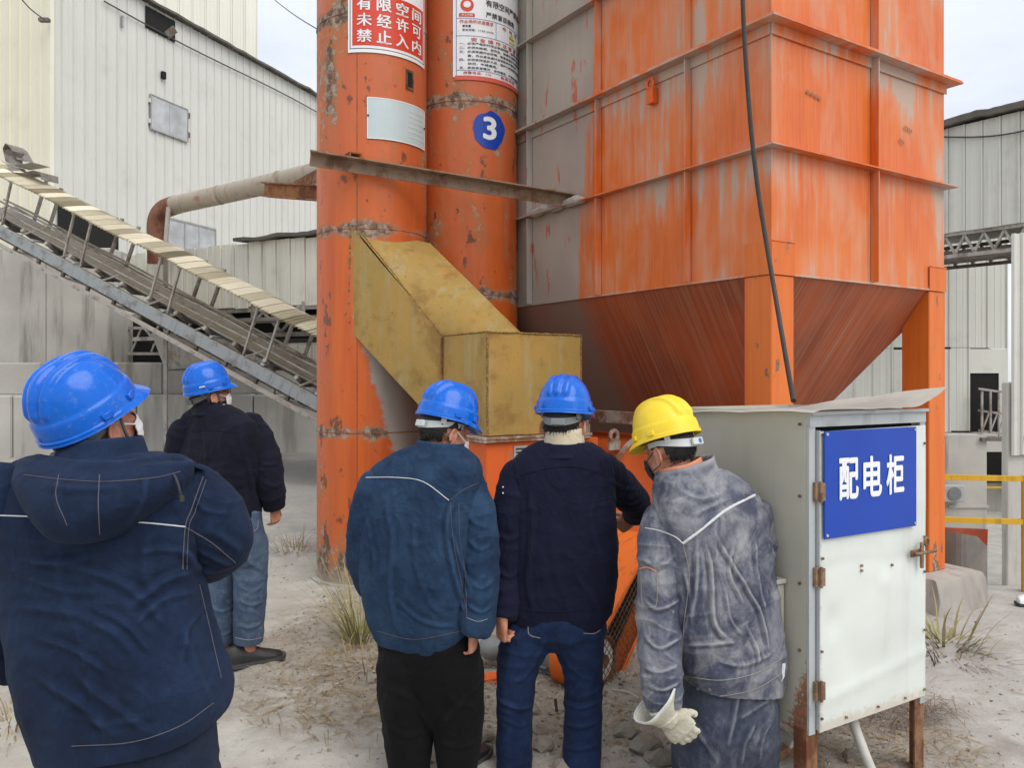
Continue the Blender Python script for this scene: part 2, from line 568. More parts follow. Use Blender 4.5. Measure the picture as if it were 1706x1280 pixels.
def cloth(name, dark, light, weave=700, wear=0.35, smear=None, smear_amt=(0.5, 0.68), sheen=0.02, twill=False, rough=0.92, wearscale=5.0, ridge=0.3):
    t = NT(name)
    big = t.noise(wearscale, 5, 0.62)
    mid = t.noise(22, 5, 0.65)
    fine = t.noise(weave, 2, 0.5)
    c = t.mix(t.ramp(big, 0.34, 0.72, 0, 1), dark, light)
    c = t.mix(t.ramp(mid, 0.45, 0.75, 0, wear), c, sc(light, 1.5))
    c = t.mix(t.ramp(fine, 0.3, 0.7, 0, 0.45), c, sc(dark, 0.55))
    if smear is not None:
        s = t.noise(7.0, 7, 0.68, t.mapping(t.obj, (1, 1, 0.75), (1.7, 2.2, 0.3)), 0.7)
        s2 = t.noise(3.1, 4, 0.6, t.mapping(t.obj, (1, 1, 1), (8.1, 0.4, 3.0)))
        ss = t.math('ADD', t.math('MULTIPLY', s, 0.7), t.math('MULTIPLY', s2, 0.3))
        c = t.mix(t.ramp(ss, smear_amt[0], smear_amt[1], 0, 0.9), c, smear)
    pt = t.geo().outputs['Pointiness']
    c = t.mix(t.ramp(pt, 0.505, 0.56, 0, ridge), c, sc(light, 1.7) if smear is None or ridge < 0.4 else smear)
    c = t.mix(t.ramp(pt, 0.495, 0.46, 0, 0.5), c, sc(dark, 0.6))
    h = t.math('ADD', t.math('MULTIPLY', fine, 0.5), t.math('MULTIPLY', mid, 1.6))
    nrm = t.bump(h, 0.32, 0.004)
    wr = t.noise(4.2, 2, 0.5, t.mapping(t.obj, (1.25, 1.25, 1.0), (2.2, 7.1, 0.6)), 1.4)
    wr = t.ramp(t.math('ABSOLUTE', t.math('SUBTRACT', wr, 0.5)), 0.0, 0.09, 1, 0)
    w2 = t.noise(13, 2, 0.5, t.mapping(t.obj, (1, 1, 1.3), (4.2, 1.1, 5.6)), 1.0)
    w2 = t.ramp(t.math('ABSOLUTE', t.math('SUBTRACT', w2, 0.5)), 0.0, 0.10, 1, 0)
    nrm = t.bump(t.math('ADD', wr, t.math('MULTIPLY', w2, 0.3)), 0.22, 0.010, nrm)
    M[name] = t.done(c, rough, 0, nrm, 0, 0.2, sheen)

def build_materials():
    hopper_paint(); cone_paint(); leg_paint(); chute_paint()
    casing_paint('casing_a', {'seams': (4.59, 2.87, 1.24), 'bare': True})
    casing_paint('casing_b', {'seams': (4.06, 2.40)})
    cladding('clad', srgb(200, 200, 194), srgb(208, 208, 202), srgb(178, 177, 168), 0.4)
    cladding('clad_cream', srgb(222, 218, 197), srgb(228, 224, 205), srgb(200, 195, 172), 0.4)
    cladding('clad_tower', srgb(226, 225, 212), srgb(232, 230, 219), srgb(205, 204, 190), 0.3)
    cladding('clad_gallery', srgb(222, 221, 208), srgb(230, 228, 216), srgb(176, 174, 160), 0.5)
    cladding('clad_grey', srgb(150, 148, 140), srgb(168, 165, 156), srgb(118, 114, 106), 0.7)
    cladding('clad_right', srgb(204, 205, 197), srgb(214, 214, 205), srgb(164, 163, 152), 0.45)
    cladding('cover_sheet', srgb(222, 214, 190), srgb(232, 224, 201), srgb(206, 196, 170), 0.2, 0.06)
    concrete('concrete', srgb(190, 186, 178), srgb(170, 166, 159), srgb(118, 113, 106))
    concrete('concrete_light', srgb(200, 197, 189), srgb(180, 177, 170), srgb(150, 145, 136))
    concrete('concrete_foot', srgb(178, 173, 165), srgb(160, 154, 147), srgb(140, 132, 124), 3.0)
    rusty('angle_iron', srgb(148, 126, 106), srgb(116, 84, 64), 0.46, dust=srgb(176, 164, 150))
    rusty('rust_pipe', srgb(172, 162, 148), srgb(150, 112, 90), 0.40, 0.8, 0.5)
    rusty('rust_elbow', srgb(146, 104, 84), srgb(122, 80, 62), 0.5, 0.8, 0.6)
    rusty('rust_beam', srgb(158, 108, 66), srgb(112, 64, 40), 0.48, 0.8)
    rusty('old_steel', srgb(172, 167, 161), srgb(136, 124, 113), 0.44, 0.75, 0.6, dust=srgb(178, 170, 160))
    rusty('dark_steel', srgb(118, 112, 106), srgb(92, 80, 70), 0.5, 0.8, 0.6, dust=srgb(150, 144, 136))
    rusty('galvanised', srgb(178, 182, 183), srgb(148, 150, 150), 0.42, 0.5, 0.7)
    rusty('stringer_steel', srgb(152, 156, 158), srgb(120, 116, 112), 0.45, 0.5, 0.7, dust=srgb(176, 174, 168))
    rusty('flange_rust', srgb(186, 176, 164), srgb(140, 100, 74), 0.50, 0.8, 1.2)
    rusty('rust_post', srgb(140, 104, 76), srgb(104, 62, 42), 0.5, 0.85, 1.2)
    rusty('guard_orange', srgb(222, 108, 34), srgb(150, 84, 44), 0.34, 0.6, 1.3)
    rusty('boot_orange', srgb(220, 100, 40), srgb(160, 116, 88), 0.38, 0.6, 0.8)
    rusty('railing_yellow', srgb(214, 168, 42), srgb(150, 116, 52), 0.33, 0.5)
    rusty('rusty_hinge', srgb(146, 120, 96), srgb(112, 84, 64), 0.5, 0.85, 4)
    rusty('wire_rust', srgb(120, 92, 72), srgb(96, 66, 48), 0.5, 0.85, 4)
    # cabinet sheet steel
    for nm, a, rustside in (('cabinet_side', srgb(176, 173, 158), True), ('cabinet_door', srgb(212, 217, 211), False)):
        t = NT(nm)
        x, y, z = t.xyz()
        big = t.noise(3, 4, 0.55)
        c = t.mix(t.ramp(big, 0.3, 0.7), sc(a, 0.95), sc(a, 1.04))
        sm = t.noise(1, 5, 0.6, t.mapping(t.obj, (14, 14, 1.6)))
        c = t.mix(t.ramp(sm, 0.52, 0.75, 0, 0.35), c, sc(a, 0.78))
        fine = t.noise(38, 6, 0.7)
        if rustside:
            # rust creeping up the front lower corner
            d = t.math('ADD', t.math('MULTIPLY', y, 3.6), t.math('MULTIPLY', t.math('SUBTRACT', z, 0.30), 1.35))
            d = t.math('ADD', d, t.math('MULTIPLY', t.math('SUBTRACT', fine, 0.5), 0.75))
            c = t.mix(t.ramp(d, 0.40, 0.28, 0, 0.9), c, t.mix(t.ramp(fine, 0.4, 0.6), srgb(150, 92, 52), srgb(108, 68, 44)))
        else:
            d = t.math('ADD', t.math('MULTIPLY', x, 9.0), t.math('MULTIPLY', t.math('SUBTRACT', fine, 0.5), 0.6))
            c = t.mix(t.ramp(d, 0.55, 0.36, 0, 0.6), c, srgb(158, 124, 92))
            d2 = t.math('ADD', t.math('MULTIPLY', t.math('SUBTRACT', z, 0.32), 7.0), t.math('MULTIPLY', t.math('SUBTRACT', fine, 0.5), 0.7))
            c = t.mix(t.ramp(d2, 0.3, 0.0, 0, 0.5), c, srgb(182, 160, 134))
        M[nm] = t.done(c, 0.42, 0, t.bump(big, 0.15, 0.01), 0.0, 0.45)
    simple('sign_blue', srgb(10, 63, 166), 0.32, 0, 0.06, 3, 0.05)
    simple('sign_white', srgb(232, 234, 236), 0.45, 0, 0.03, 5, 0.0)
    simple('sign_red', srgb(208, 62, 38), 0.45, 0, 0.06, 4, 0.0)
    simple('print_red', srgb(212, 92, 76), 0.5, 0, 0.03, 4, 0.0)
    simple('print_black', srgb(38, 38, 44), 0.5, 0, 0.03, 4, 0.0)
    simple('print_blue', srgb(96, 128, 178), 0.5, 0, 0.03, 4, 0.0)
    simple('print_yellow', srgb(226, 206, 70), 0.5, 0, 0.03, 4, 0.0)
    simple('print_faded', srgb(196, 212, 214), 0.5, 0, 0.03, 4, 0.0)
    simple('blank_plate', srgb(190, 206, 208), 0.4, 0, 0.06, 2.5, 0.05)
    simple('black_rubber', srgb(44, 42, 42), 0.55, 0, 0.25, 20, 0.5, 120)
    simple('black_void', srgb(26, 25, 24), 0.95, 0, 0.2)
    simple('window_dusty', srgb(170, 172, 174), 0.45, 0, 0.22, 1.6, 0.05)
    simple('window_frame', srgb(150, 150, 146), 0.6, 0, 0.2, 4, 0.1)
    simple('stencil', srgb(134, 104, 84), 0.8, 0, 0.2, 30, 0.0)
    simple('dark_trim', srgb(92, 88, 82), 0.8, 0, 0.25, 3, 0.3)
    rusty('weld_orange', srgb(178, 96, 58), srgb(122, 84, 62), 0.5, 0.8, 3)
    simple('roof_sheet', srgb(222, 220, 212), 0.5, 0, 0.08, 5, 0.1)
    simple('grey_plastic', srgb(170, 172, 168), 0.5, 0, 0.06, 12, 0.1)
    simple('conduit', srgb(182, 180, 172), 0.55, 0, 0.12, 12, 0.2)
    simple('pulley_white', srgb(206, 202, 196), 0.55, 0, 0.1, 12, 0.1)
    simple('grey_plate', srgb(160, 153, 146), 0.7, 0, 0.16, 5, 0.2)
    simple('bent_orange', srgb(196, 104, 74), 0.7, 0, 0.2, 5, 0.2)
    simple('motor_grey', srgb(120, 122, 122), 0.6, 0, 0.15, 8, 0.2)
    simple('cable_thin', srgb(74, 72, 70), 0.8, 0, 0.1, 8, 0.0)
    # people
    for nm, c in (('helmet_blue', srgb(0, 95, 198)), ('helmet_yellow', srgb(240, 206, 50))):
        t = NT(nm)
        f = t.noise(14, 5, 0.6)
        dusty = t.math('ADD', t.ramp(t.noise(60, 6, 0.7), 0.52, 0.78, 0, 0.16), t.math('MULTIPLY', t.ramp(t.noise(9, 5, 0.65), 0.5, 0.75, 0, 0.18), t.ramp(t.noise(1, 3, 0.6, t.mapping(t.obj, (160, 30, 40))), 0.4, 0.7)))
        cc = t.mix(dusty, t.mix(t.ramp(f, 0.3, 0.7), sc(c, 0.94), sc(c, 1.03)), srgb(180, 185, 190))
        M[nm] = t.done(cc, t.ramp(f, 0.3, 0.75, 0.12 if 'blue' in nm else 0.32, 0.24 if 'blue' in nm else 0.48), 0, t.bump(t.noise(160, 3), 0.02, 0.001), 0.0, 0.36)
    simple('harness_grey', srgb(196, 200, 200), 0.5, 0, 0.06, 20, 0.1)
    simple('harness_dark', srgb(128, 132, 134), 0.6, 0, 0.06, 20, 0.1)
    simple('strap_grey', srgb(92, 92, 92), 0.8, 0, 0.1, 40, 0.1)
    simple('mask_white', srgb(226, 226, 224), 0.85, 0, 0.03, 20, 0.25, 90)
    simple('mask_dark', srgb(44, 46, 52), 0.85, 0, 0.05, 20, 0.2, 90)
    simple('knob_blue', srgb(40, 110, 170), 0.5, 0, 0.05, 20, 0.0)
    t = NT('skin')
    f = t.noise(26, 5, 0.6)
    cc = t.mix(t.ramp(f, 0.35, 0.7), srgb(198, 142, 116), srgb(176, 114, 92))
    M['skin'] = t.done(cc, 0.55, 0, t.bump(t.noise(220, 3), 0.15, 0.002), 0, 0.4, 0, 0, 0.12)
    t = NT('hair')
    f = t.noise(1, 3, 0.6, t.mapping(t.obj, (240, 240, 40)))
    M['hair'] = t.done(t.mix(f, (0.006, 0.005, 0.005), (0.022, 0.019, 0.018)), 0.5, 0, t.bump(f, 0.8, 0.004), 0, 0.4)
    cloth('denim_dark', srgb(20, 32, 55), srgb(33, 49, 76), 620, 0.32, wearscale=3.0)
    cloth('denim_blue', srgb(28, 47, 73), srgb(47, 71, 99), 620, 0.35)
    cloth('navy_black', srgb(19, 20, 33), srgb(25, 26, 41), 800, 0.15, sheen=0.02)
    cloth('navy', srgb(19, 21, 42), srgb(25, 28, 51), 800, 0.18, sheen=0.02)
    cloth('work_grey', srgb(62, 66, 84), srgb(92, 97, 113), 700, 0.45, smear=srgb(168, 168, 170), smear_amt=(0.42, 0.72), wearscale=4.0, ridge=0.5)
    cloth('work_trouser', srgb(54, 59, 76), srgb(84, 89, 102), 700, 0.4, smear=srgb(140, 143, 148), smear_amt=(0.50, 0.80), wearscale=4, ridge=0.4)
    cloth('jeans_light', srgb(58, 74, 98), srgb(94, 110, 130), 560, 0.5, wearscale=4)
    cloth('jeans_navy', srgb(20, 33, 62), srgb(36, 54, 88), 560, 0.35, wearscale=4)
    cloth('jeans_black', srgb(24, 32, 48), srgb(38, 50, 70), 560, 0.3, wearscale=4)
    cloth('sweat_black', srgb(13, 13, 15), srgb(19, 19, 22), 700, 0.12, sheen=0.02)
    cloth('beige_collar', srgb(204, 188, 160), srgb(220, 206, 180), 500, 0.2)
    cloth('orange_collar', srgb(206, 128, 98), srgb(214, 140, 110), 500, 0.2)
    cloth('piping_white', srgb(176, 178, 178), srgb(204, 206, 204), 500, 0.1)
    cloth('stitch', srgb(110, 108, 110), srgb(140, 134, 128), 500, 0.1)
    cloth('stitch_brown', srgb(70, 70, 80), srgb(88, 84, 88), 500, 0.1)
    cloth('glove', srgb(176, 170, 152), srgb(202, 198, 182), 420, 0.3, smear=srgb(128, 122, 110), smear_amt=(0.55, 0.72))
    simple('shoe_black', srgb(34, 32, 33), 0.5, 0, 0.25, 15, 0.3, 60)
    simple('sole_black', srgb(66, 66, 65), 0.8, 0, 0.2, 15, 0.2)
    # ground
    t = NT('ground_dust')
    x, y, z = t.xyz()
    big = t.noise(0.55, 5, 0.6)
    mid = t.noise(3.2, 6, 0.65)
    fine = t.noise(26, 6, 0.7)
    grit = t.noise(140, 4, 0.7)
    c = t.mix(t.ramp(mid, 0.32, 0.7), srgb(172, 168, 159), srgb(192, 188, 179))
    c = t.mix(t.ramp(big, 0.40, 0.60, 0, 0.75), c, srgb(168, 162, 151))
    c = t.mix(t.ramp(t.noise(1.5, 6, 0.68, None, 0.8), 0.50, 0.66, 0, 0.55), c, srgb(154, 149, 140))
    right = t.ramp(t.math('ADD', x, t.math('MULTIPLY', t.math('SUBTRACT', big, 0.5), 2.0)), 0.9, 1.9)
    c = t.mix(right, c, t.mix(t.ramp(mid, 0.35, 0.7), srgb(166, 163, 157), srgb(184, 181, 175)))
    # damp churned mud round the elevator foot, and debris round the belt drive
    def spot(cx, cy, rx, ry):
        dx = t.math('DIVIDE', t.math('SUBTRACT', x, cx), rx)
        dy = t.math('DIVIDE', t.math('SUBTRACT', y, cy), ry)
        return t.math('SQRT', t.math('ADD', t.math('MULTIPLY', dx, dx), t.math('MULTIPLY', dy, dy)))
    for (cx, cy, rx, ry, col, amt) in ((-0.95, 5.2, 0.75, 1.7, srgb(154, 146, 133), 0.75), (0.35, 4.6, 1.3, 1.3, srgb(142, 133, 121), 0.75),
                                       (-3.6, 12.5, 4.0, 3.0, srgb(166, 163, 156), 0.7), (1.55, 3.9, 0.9, 0.7, srgb(150, 143, 134), 0.6)):
        d = t.math('ADD', spot(cx, cy, rx, ry), t.math('MULTIPLY', t.math('SUBTRACT', mid, 0.5), 1.3))
        c = t.mix(t.ramp(d, 1.05, 0.55, 0, amt), c, t.mix(t.ramp(fine, 0.35, 0.65), sc(col, 0.8), sc(col, 1.15)))
    c = t.mix(t.ramp(fine, 0.54, 0.78, 0, 0.55), c, srgb(138, 128, 114))
    c = t.mix(t.ramp(grit, 0.60, 0.75, 0, 0.5), c, srgb(104, 96, 86))
    c = t.mix(t.ramp(grit, 0.36, 0.26, 0, 0.4), c, srgb(212, 206, 192))
    h = t.math('ADD', t.math('MULTIPLY', fine, 1.0), t.math('MULTIPLY', grit, 0.35))
    M['ground'] = t.done(c, 0.95, 0, t.bump(h, 0.55, 0.02), 0, 0.2)
    for nm, a, b in (('straw', srgb(176, 156, 118), srgb(132, 114, 84)), ('grass_green', srgb(134, 134, 84), srgb(176, 164, 120)),
                     ('gravel', srgb(176, 168, 156), srgb(120, 112, 100)), ('stone', srgb(186, 180, 168), srgb(140, 132, 120)), ('roots', srgb(140, 122, 108), srgb(104, 88, 76))):
        t = NT(nm)
        g = t.geo()
        c = t.mix(g.outputs['Random Per Island'], a, b)
        c = t.mix(t.ramp(t.noise(30, 4), 0.4, 0.7, 0, 0.4), c, sc(b, 0.7))
        M[nm] = t.done(c, 0.85, 0, None, 0, 0.25)

build_materials()
# ------------------------------------------------------------------ ground
def gh(x, y):
    """Height of the yard at (x, y): gentle swells, a churned strip by the elevator, a drop at the far right."""
    v = Vector((x, y, 0))
    h = 0.030 * mn.noise(v * 0.45) + 0.016 * mn.noise(v * 1.7 + Vector((3, 1, 0))) - 0.018 * max(0.0, 0.35 - abs(mn.noise(Vector((x * 2.6 + y * 0.5, y * 0.9, 2)))))
    h += 0.009 * mn.noise(v * 5.0) + 0.005 * mn.noise(v * 13.0)
    d = math.hypot((x + 0.95) / 0.7, (y - 5.4) / 1.6)
    if d < 1.6:
        k = max(0.0, 1 - d / 1.6)
        h += k * (0.05 + 0.045 * mn.noise(v * 5.5) + 0.03 * mn.noise(v * 14.0))
    d = math.hypot((x - 0.45) / 1.2, (y - 4.5) / 1.1)
    if d < 1.4:
        k = max(0.0, 1 - d / 1.4)
        h += k * (0.05 * mn.noise(v * 4.0) + 0.05 * abs(mn.noise(v * 9.0)))
    if y > 9:
        h += 0.17 * min(1.0, (y - 9) / 4.0)
    # the yard ends at a step behind the hopper's right leg: a lower yard lies beyond
    ex = 3.62 + 0.10 * mn.noise(Vector((0, y * 1.5, 4)))
    ey = 6.62 + 0.10 * mn.noise(Vector((x * 1.5, 0, 9)))
    if x > ex and y > ey:
        h = -2.3 + 0.04 * mn.noise(v * 1.2)
    return h

def build_ground():
    def axis(lo, hi, step, far, n_far):
        a = list(np.arange(lo, hi + 1e-6, step))
        pre = [lo - far * (k / n_far) ** 2.4 for k in range(n_far, 0, -1)]
        post = [hi + far * (k / n_far) ** 2.4 for k in range(1, n_far + 1)]
        return pre + a + post
    xs = axis(-3.2, 4.6, 0.03, 900, 46)
    ys = axis(1.6, 9.0, 0.03, 900, 46)
    nx, ny = len(xs), len(ys)
    verts = [(x, y, gh(x, y)) for y in ys for x in xs]
    faces = [(j*nx+i, j*nx+i+1, (j+1)*nx+i+1, (j+1)*nx+i) for j in range(ny-1) for i in range(nx-1)]
    g = mesh_from('ground', verts, faces, M['ground'], smooth=True)
    tag(g, kind='structure')
build_ground()

def ribbed_panels(parent, mat, length, z0, z1, width, name='panel', rib=0.03, ribw=0.045, thick=0.02, rng=None, wavy=0.004, off=0.0, skip=None):
    """Cladding sheets side by side along local +X, facing local -Y; each sheet its own object sharing one mesh."""
    n = max(1, int(round(length / width)))
    w = length / n
    bm = nb()
    g = 0.006
    prof = [(g, 0), (w*0.28, -0.004), (w*0.30, -0.010), (w*0.36, -0.010), (w*0.38, -0.004), (w*0.62, -0.004), (w*0.64, -0.010), (w*0.70, -0.010), (w*0.72, -0.004),
            (w - ribw, 0), (w - ribw*0.8, -rib), (w - ribw*0.2, -rib), (w - 0.001, 0), (w - 0.001, thick), (g, thick)]
    loft(bm, [[Vector((x, y, z)) for x, y in prof] for z in (z0, z1)])
    me = bpy.data.meshes.new(name)
    bmesh.ops.recalc_face_normals(bm, faces=bm.faces[:])
    bm.to_mesh(me); bm.free()
    me.materials.append(mat)
    out = []
    for i in range(n):
        if skip and skip(i * w + w / 2):
            continue
        o = bpy.data.objects.new(name, me)
        COL.objects.link(o)
        o.parent = parent
        o.location = (i * w, (RNG.random() - 0.5) * wavy + off, (RNG.random() - 0.5) * wavy * 3)
        out.append(o)
    return out

def part_frame(parent, loc, rz):
    """Local frame helper: returns a matrix; used to place parts along another face of the same building."""
    return Matrix.Translation(Vector(loc)) @ Matrix.Rotation(rz, 4, 'Z')

# ------------------------------------------------------------------ clad factory building, left
def factory():
    D = 20.0
    c = Vector(((85 - CXP) / FPX * D, D, 0))
    ang = math.atan2(0.934, 0.358)
    H = 12.25
    b = empty('factory_building', c, ang)
    tag(b, 'large pale grey corrugated clad factory building behind the inclined conveyor', 'building')
    L = 17.0
    mk('wall_core', bx(0.05, L, 0.06, 6.0, 0, H - 0.05), M['clad'], b)
    ribbed_panels(b, M['clad'], L, 0.0, H, 0.34, 'panel', 0.035, 0.05, 0.05)
    # the gable end turns to the left of the corner: panels along local +Y
    n, w = 16, 0.36
    me = None
    for i in range(n):
        if me is None:
            bm = nb()
            prof = [(0.006, 0), (w - 0.05, 0), (w - 0.04, 0.035), (w - 0.01, 0.035), (w - 0.001, 0), (w - 0.001, -0.05), (0.006, -0.05)]
            loft(bm, [[Vector((-y, x, z)) for x, y in prof] for z in (0, H + 1.2)])
            me = bpy.data.meshes.new('panel')
            bmesh.ops.recalc_face_normals(bm, faces=bm.faces[:])
            bm.to_mesh(me); bm.free()
            me.materials.append(M['clad_cream'])
        o = bpy.data.objects.new('panel', me); COL.objects.link(o); o.parent = b
        o.location = (0, i * w, 0)
    mk('corner_trim', bx(-0.06, 0.05, -0.05, 0.08, 0, H + 0.02), M['clad_cream'], b)
    # ragged roof edge
    bm = nb()
    rings = []
    for k in range(48):
        s = k * L / 47
        dz = 0.05 * mn.noise(Vector((s * 1.4, 0, 0))) + 0.03 * mn.noise(Vector((s * 5, 2, 0)))
        rings.append([Vector((s, y, H + z + dz)) for y, z in ((-0.22, 0.0), (-0.22, 0.07), (6.0, 0.75), (6.0, 0.66))])
    loft(bm, rings)
    mk('roof', bm, M['dark_trim'], b)
    # the dark slot below the roof with a loose sheet in it
    mk('wall_opening', bx(2.95, 4.05, -0.055, -0.038, H - 0.72, H - 0.10), M['black_void'], b)
    mk('loose_sheet', bar(nb(), (3.7, -0.07, H - 0.66), (4.0, -0.10, H - 0.35), 0.02, 0.22), M['dark_steel'], b)
    # top-hung window
    z0, z1, x0, x1 = 8.72, 9.72, 3.1, 4.55
    fr = nb()
    for a in ((x0, x1, z0, z0 + 0.03), (x0, x1, z1 - 0.03, z1), (x0, x0 + 0.03, z0 + 0.03, z1 - 0.03), (x1 - 0.03, x1, z0 + 0.03, z1 - 0.03)):
        box(fr, a[0], a[1], -0.085, -0.04, a[2], a[3])
    wf = mk('window', fr, M['window_frame'], b)
    mk('pane', bx(x0 + 0.03, (x0 + x1) / 2 - 0.004, -0.065, -0.05, z0 + 0.03, z1 - 0.03), M['window_dusty'], wf)
    mk('pane', bx((x0 + x1) / 2 + 0.004, x1 - 0.03, -0.068, -0.05, z0 + 0.03, z1 - 0.03), M['window_dusty'], wf)
    for hz in (z0 + 0.16, z1 - 0.26):
        mk('hinge', bx(x1 + 0.01, x1 + 0.06, -0.09, -0.03, hz, hz + 0.16), M['dark_steel'], wf)
        mk('hinge', bx(x0 - 0.06, x0 - 0.01, -0.09, -0.03, hz, hz + 0.12), M['clad'], wf)
    # lower glazed hatch, half hidden by the conveyor
    x0, x1, z0, z1 = 3.55, 5.75, 5.35, 6.35
    fr = nb()
    for a in ((x0, x1, z0, z0 + 0.05), (x0, x1, z1 - 0.05, z1), (x0, x0 + 0.05, z0 + 0.05, z1 - 0.05), (x1 - 0.05, x1, z0 + 0.05, z1 - 0.05), (4.4, 4.46, z0 + 0.05, z1 - 0.05)):
        box(fr, a[0], a[1], -0.085, -0.04, a[2], a[3])
    wf = mk('window', fr, M['window_frame'], b)
    for a, c2 in ((x0 + 0.05, 4.4), (4.46, 5.0), (5.02, x1 - 0.05)):
        mk('pane', bx(a, c2, -0.065, -0.05, z0 + 0.05, z1 - 0.05), M['window_dusty'], wf)
    # small fixings and a dark doorway behind the conveyor head
    mk('bracket', bx(3.52, 3.64, -0.12, -0.03, 10.3, 10.5), M['black_void'], b)
    mk('bracket', bx(2.1, 2.15, -0.10, -0.03, 11.2, 11.5), M['galvanised'], b)
    mk('doorway', bx(0.15, 2.0, -0.06, -0.04, 3.9, 6.0), M['black_void'], b)
    # wire stapled along the wall under the roof
    tube_pts = [(1.5 + k * 1.5, -0.09, H - 0.62 - 0.25 * math.sin(k * 0.9) * 0.2) for k in range(11)]
    mk('wall_cable', tube(nb(), tube_pts, 0.02, 6, sub=3), M['cable_thin'], b)
    bk = at(73, 33, 20.2)
    return b

def tower():
    D = 32.0
    c = Vector(((430 - CXP) / FPX * D, D, 0))
    b = empty('factory_tower', c, math.atan2(0.30, 0.954))
    tag(b, 'tall cream clad tower rising behind the factory roof', 'building')
    mk('wall_core', bx(-12, -0.04, 0.06, 9, 0, 29), M['clad_tower'], b)
    holder = ribbed_panels(b, M['clad_tower'], 12.0, 0.0, 29.0, 0.48, 'panel', 0.04, 0.06, 0.05)
    for o in holder:
        o.location.x -= 12.0
    mk('drip_strip', bx(-12, 0, -0.09, -0.045, 18.6, 18.66), M['clad'], b)
    mk('roof', bx(-12.1, 0.1, -0.1, 9.1, 29.02, 29.2), M['dark_trim'], b)

def gallery():
    a, e = Vector((-7.42, 15.5, 0)), Vector((-0.3, 11.86, 0))
    d = (e - a)
    L = d.length
    b = empty('conveyor_gallery', a, math.atan2(d.y, d.x))
    tag(b, 'low cream clad conveyor gallery on a dark steel truss behind the elevator', 'gallery')
    ribbed_panels(b, M['clad_gallery'], L, 2.90, 4.02, 0.32, 'panel', 0.025, 0.04, 0.03, wavy=0.012)
    mk('gallery_core', bx(0.04, L - 0.04, 0.04, 1.9, 2.95, 4.0), M['clad_gallery'], b)
    bm = nb()
    rings = []
    for k in range(40):
        s = 3.0 + k * (L - 3.0) / 39
        dz = 0.03 * mn.noise(Vector((s * 2.1, 7, 0))) + 0.02 * mn.noise(Vector((s * 7, 2, 5)))
        rings.append([Vector((s, y, z + dz)) for y, z in ((-0.16, 4.035), (-0.16, 4.09), (2.0, 4.2), (2.0, 4.14))])
    loft(bm, rings)
    mk('roof', bm, M['dark_trim'], b)
    for y in (0.05, 1.8):
        for z in (2.86, 2.42):
            mk('chord', bar(nb(), (0.2, y, z), (L, y, z), 0.06, 0.07), M['old_steel'], b)
        for i in range(9):
            x = 0.3 + i * 0.8
            mk('web_member', bar(nb(), (x, y, 2.82), (x + 0.4, y, 2.46), 0.04, 0.04), M['old_steel'], b)
            mk('web_member', bar(nb(), (x + 0.4, y, 2.46), (x + 0.8, y, 2.82), 0.04, 0.04), M['old_steel'], b)
    mk('shade_backing', bx(0.25, L - 0.1, 0.35, 1.7, 2.36, 2.93), M['black_void'], b)  # black box added inside the truss, standing in for shade below the gallery
    mk('catwalk', bx(2.4, L, -0.42, -0.02, 2.62, 2.68), M['old_steel'], b)
    for x in (2.5, 3.6, 4.7, 5.8):
        mk('hanger', bar(nb(), (x, -0.3, 2.64), (x, -0.3, 2.92), 0.04, 0.04), M['old_steel'], b)
    for x in (0.3, 6.9, 7.8):
        for y in (1.7,):
            mk('column', bar(nb(), (x, y, 0.0), (x, y, 2.4), 0.14, 0.14), M['dark_steel'], b)

def back_enclosure():
    a, e = at(150, 630, 17.6), at(640, 630, 17.6)
    a.z = e.z = 0
    b = empty('sheet_screen', a, 0)
    tag(b, 'grey dirty sheet metal screen under the conveyor gallery', 'screen')
    L = e.x - a.x
    ribbed_panels(b, M['clad_grey'], L, 0.1, 2.9, 0.3, 'panel', 0.025, 0.04, 0.03)
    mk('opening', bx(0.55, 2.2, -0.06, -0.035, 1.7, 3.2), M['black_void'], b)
    for z in (2.2, 2.75):
        mk('rail', bar(nb(), (0.5, -0.25, z), (2.6, -0.25, z), 0.05, 0.06), M['old_steel'], b)
    for i in range(5):
        x = 0.6 + i * 0.42
        mk('brace', bar(nb(), (x, -0.25, 2.24), (x + 0.2, -0.25, 2.72), 0.035, 0.035), M['old_steel'], b)
    for z in (1.75, 2.05, 2.4):
        mk('handrail', bar(nb(), (3.4, -0.55, z), (L, -0.55, z), 0.04, 0.04), M['old_steel'], b)
    for i in range(5):
        mk('handrail_post', bar(nb(), (3.6 + i * 0.75, -0.55, 0.2), (3.6 + i * 0.75, -0.55, 2.42), 0.04, 0.04), M['old_steel'], b)
    # a hanging chute plate
    p = empty('discharge_chute', at(330, 600, 14.6), 0)
    tag(p, 'grey tapering sheet chute hanging behind the conveyor', 'chute')
    bm = nb()
    def Q(px, py, d): return at(px, py, d) - p.location
    loft(bm, [[Q(252, 555, 14.4), Q(392, 556, 14.0), Q(392, 556, 15.2), Q(252, 555, 15.4)], [Q(275, 616, 14.5), Q(392, 612, 14.2), Q(392, 612, 15.0), Q(275, 616, 15.1)]])
    mk('plate', bm, M['old_steel'], p)
    mk('lower_lip', bar(nb(), Q(274, 617, 14.4), Q(393, 613, 14.1), 0.05, 0.03), M['dark_steel'], p)

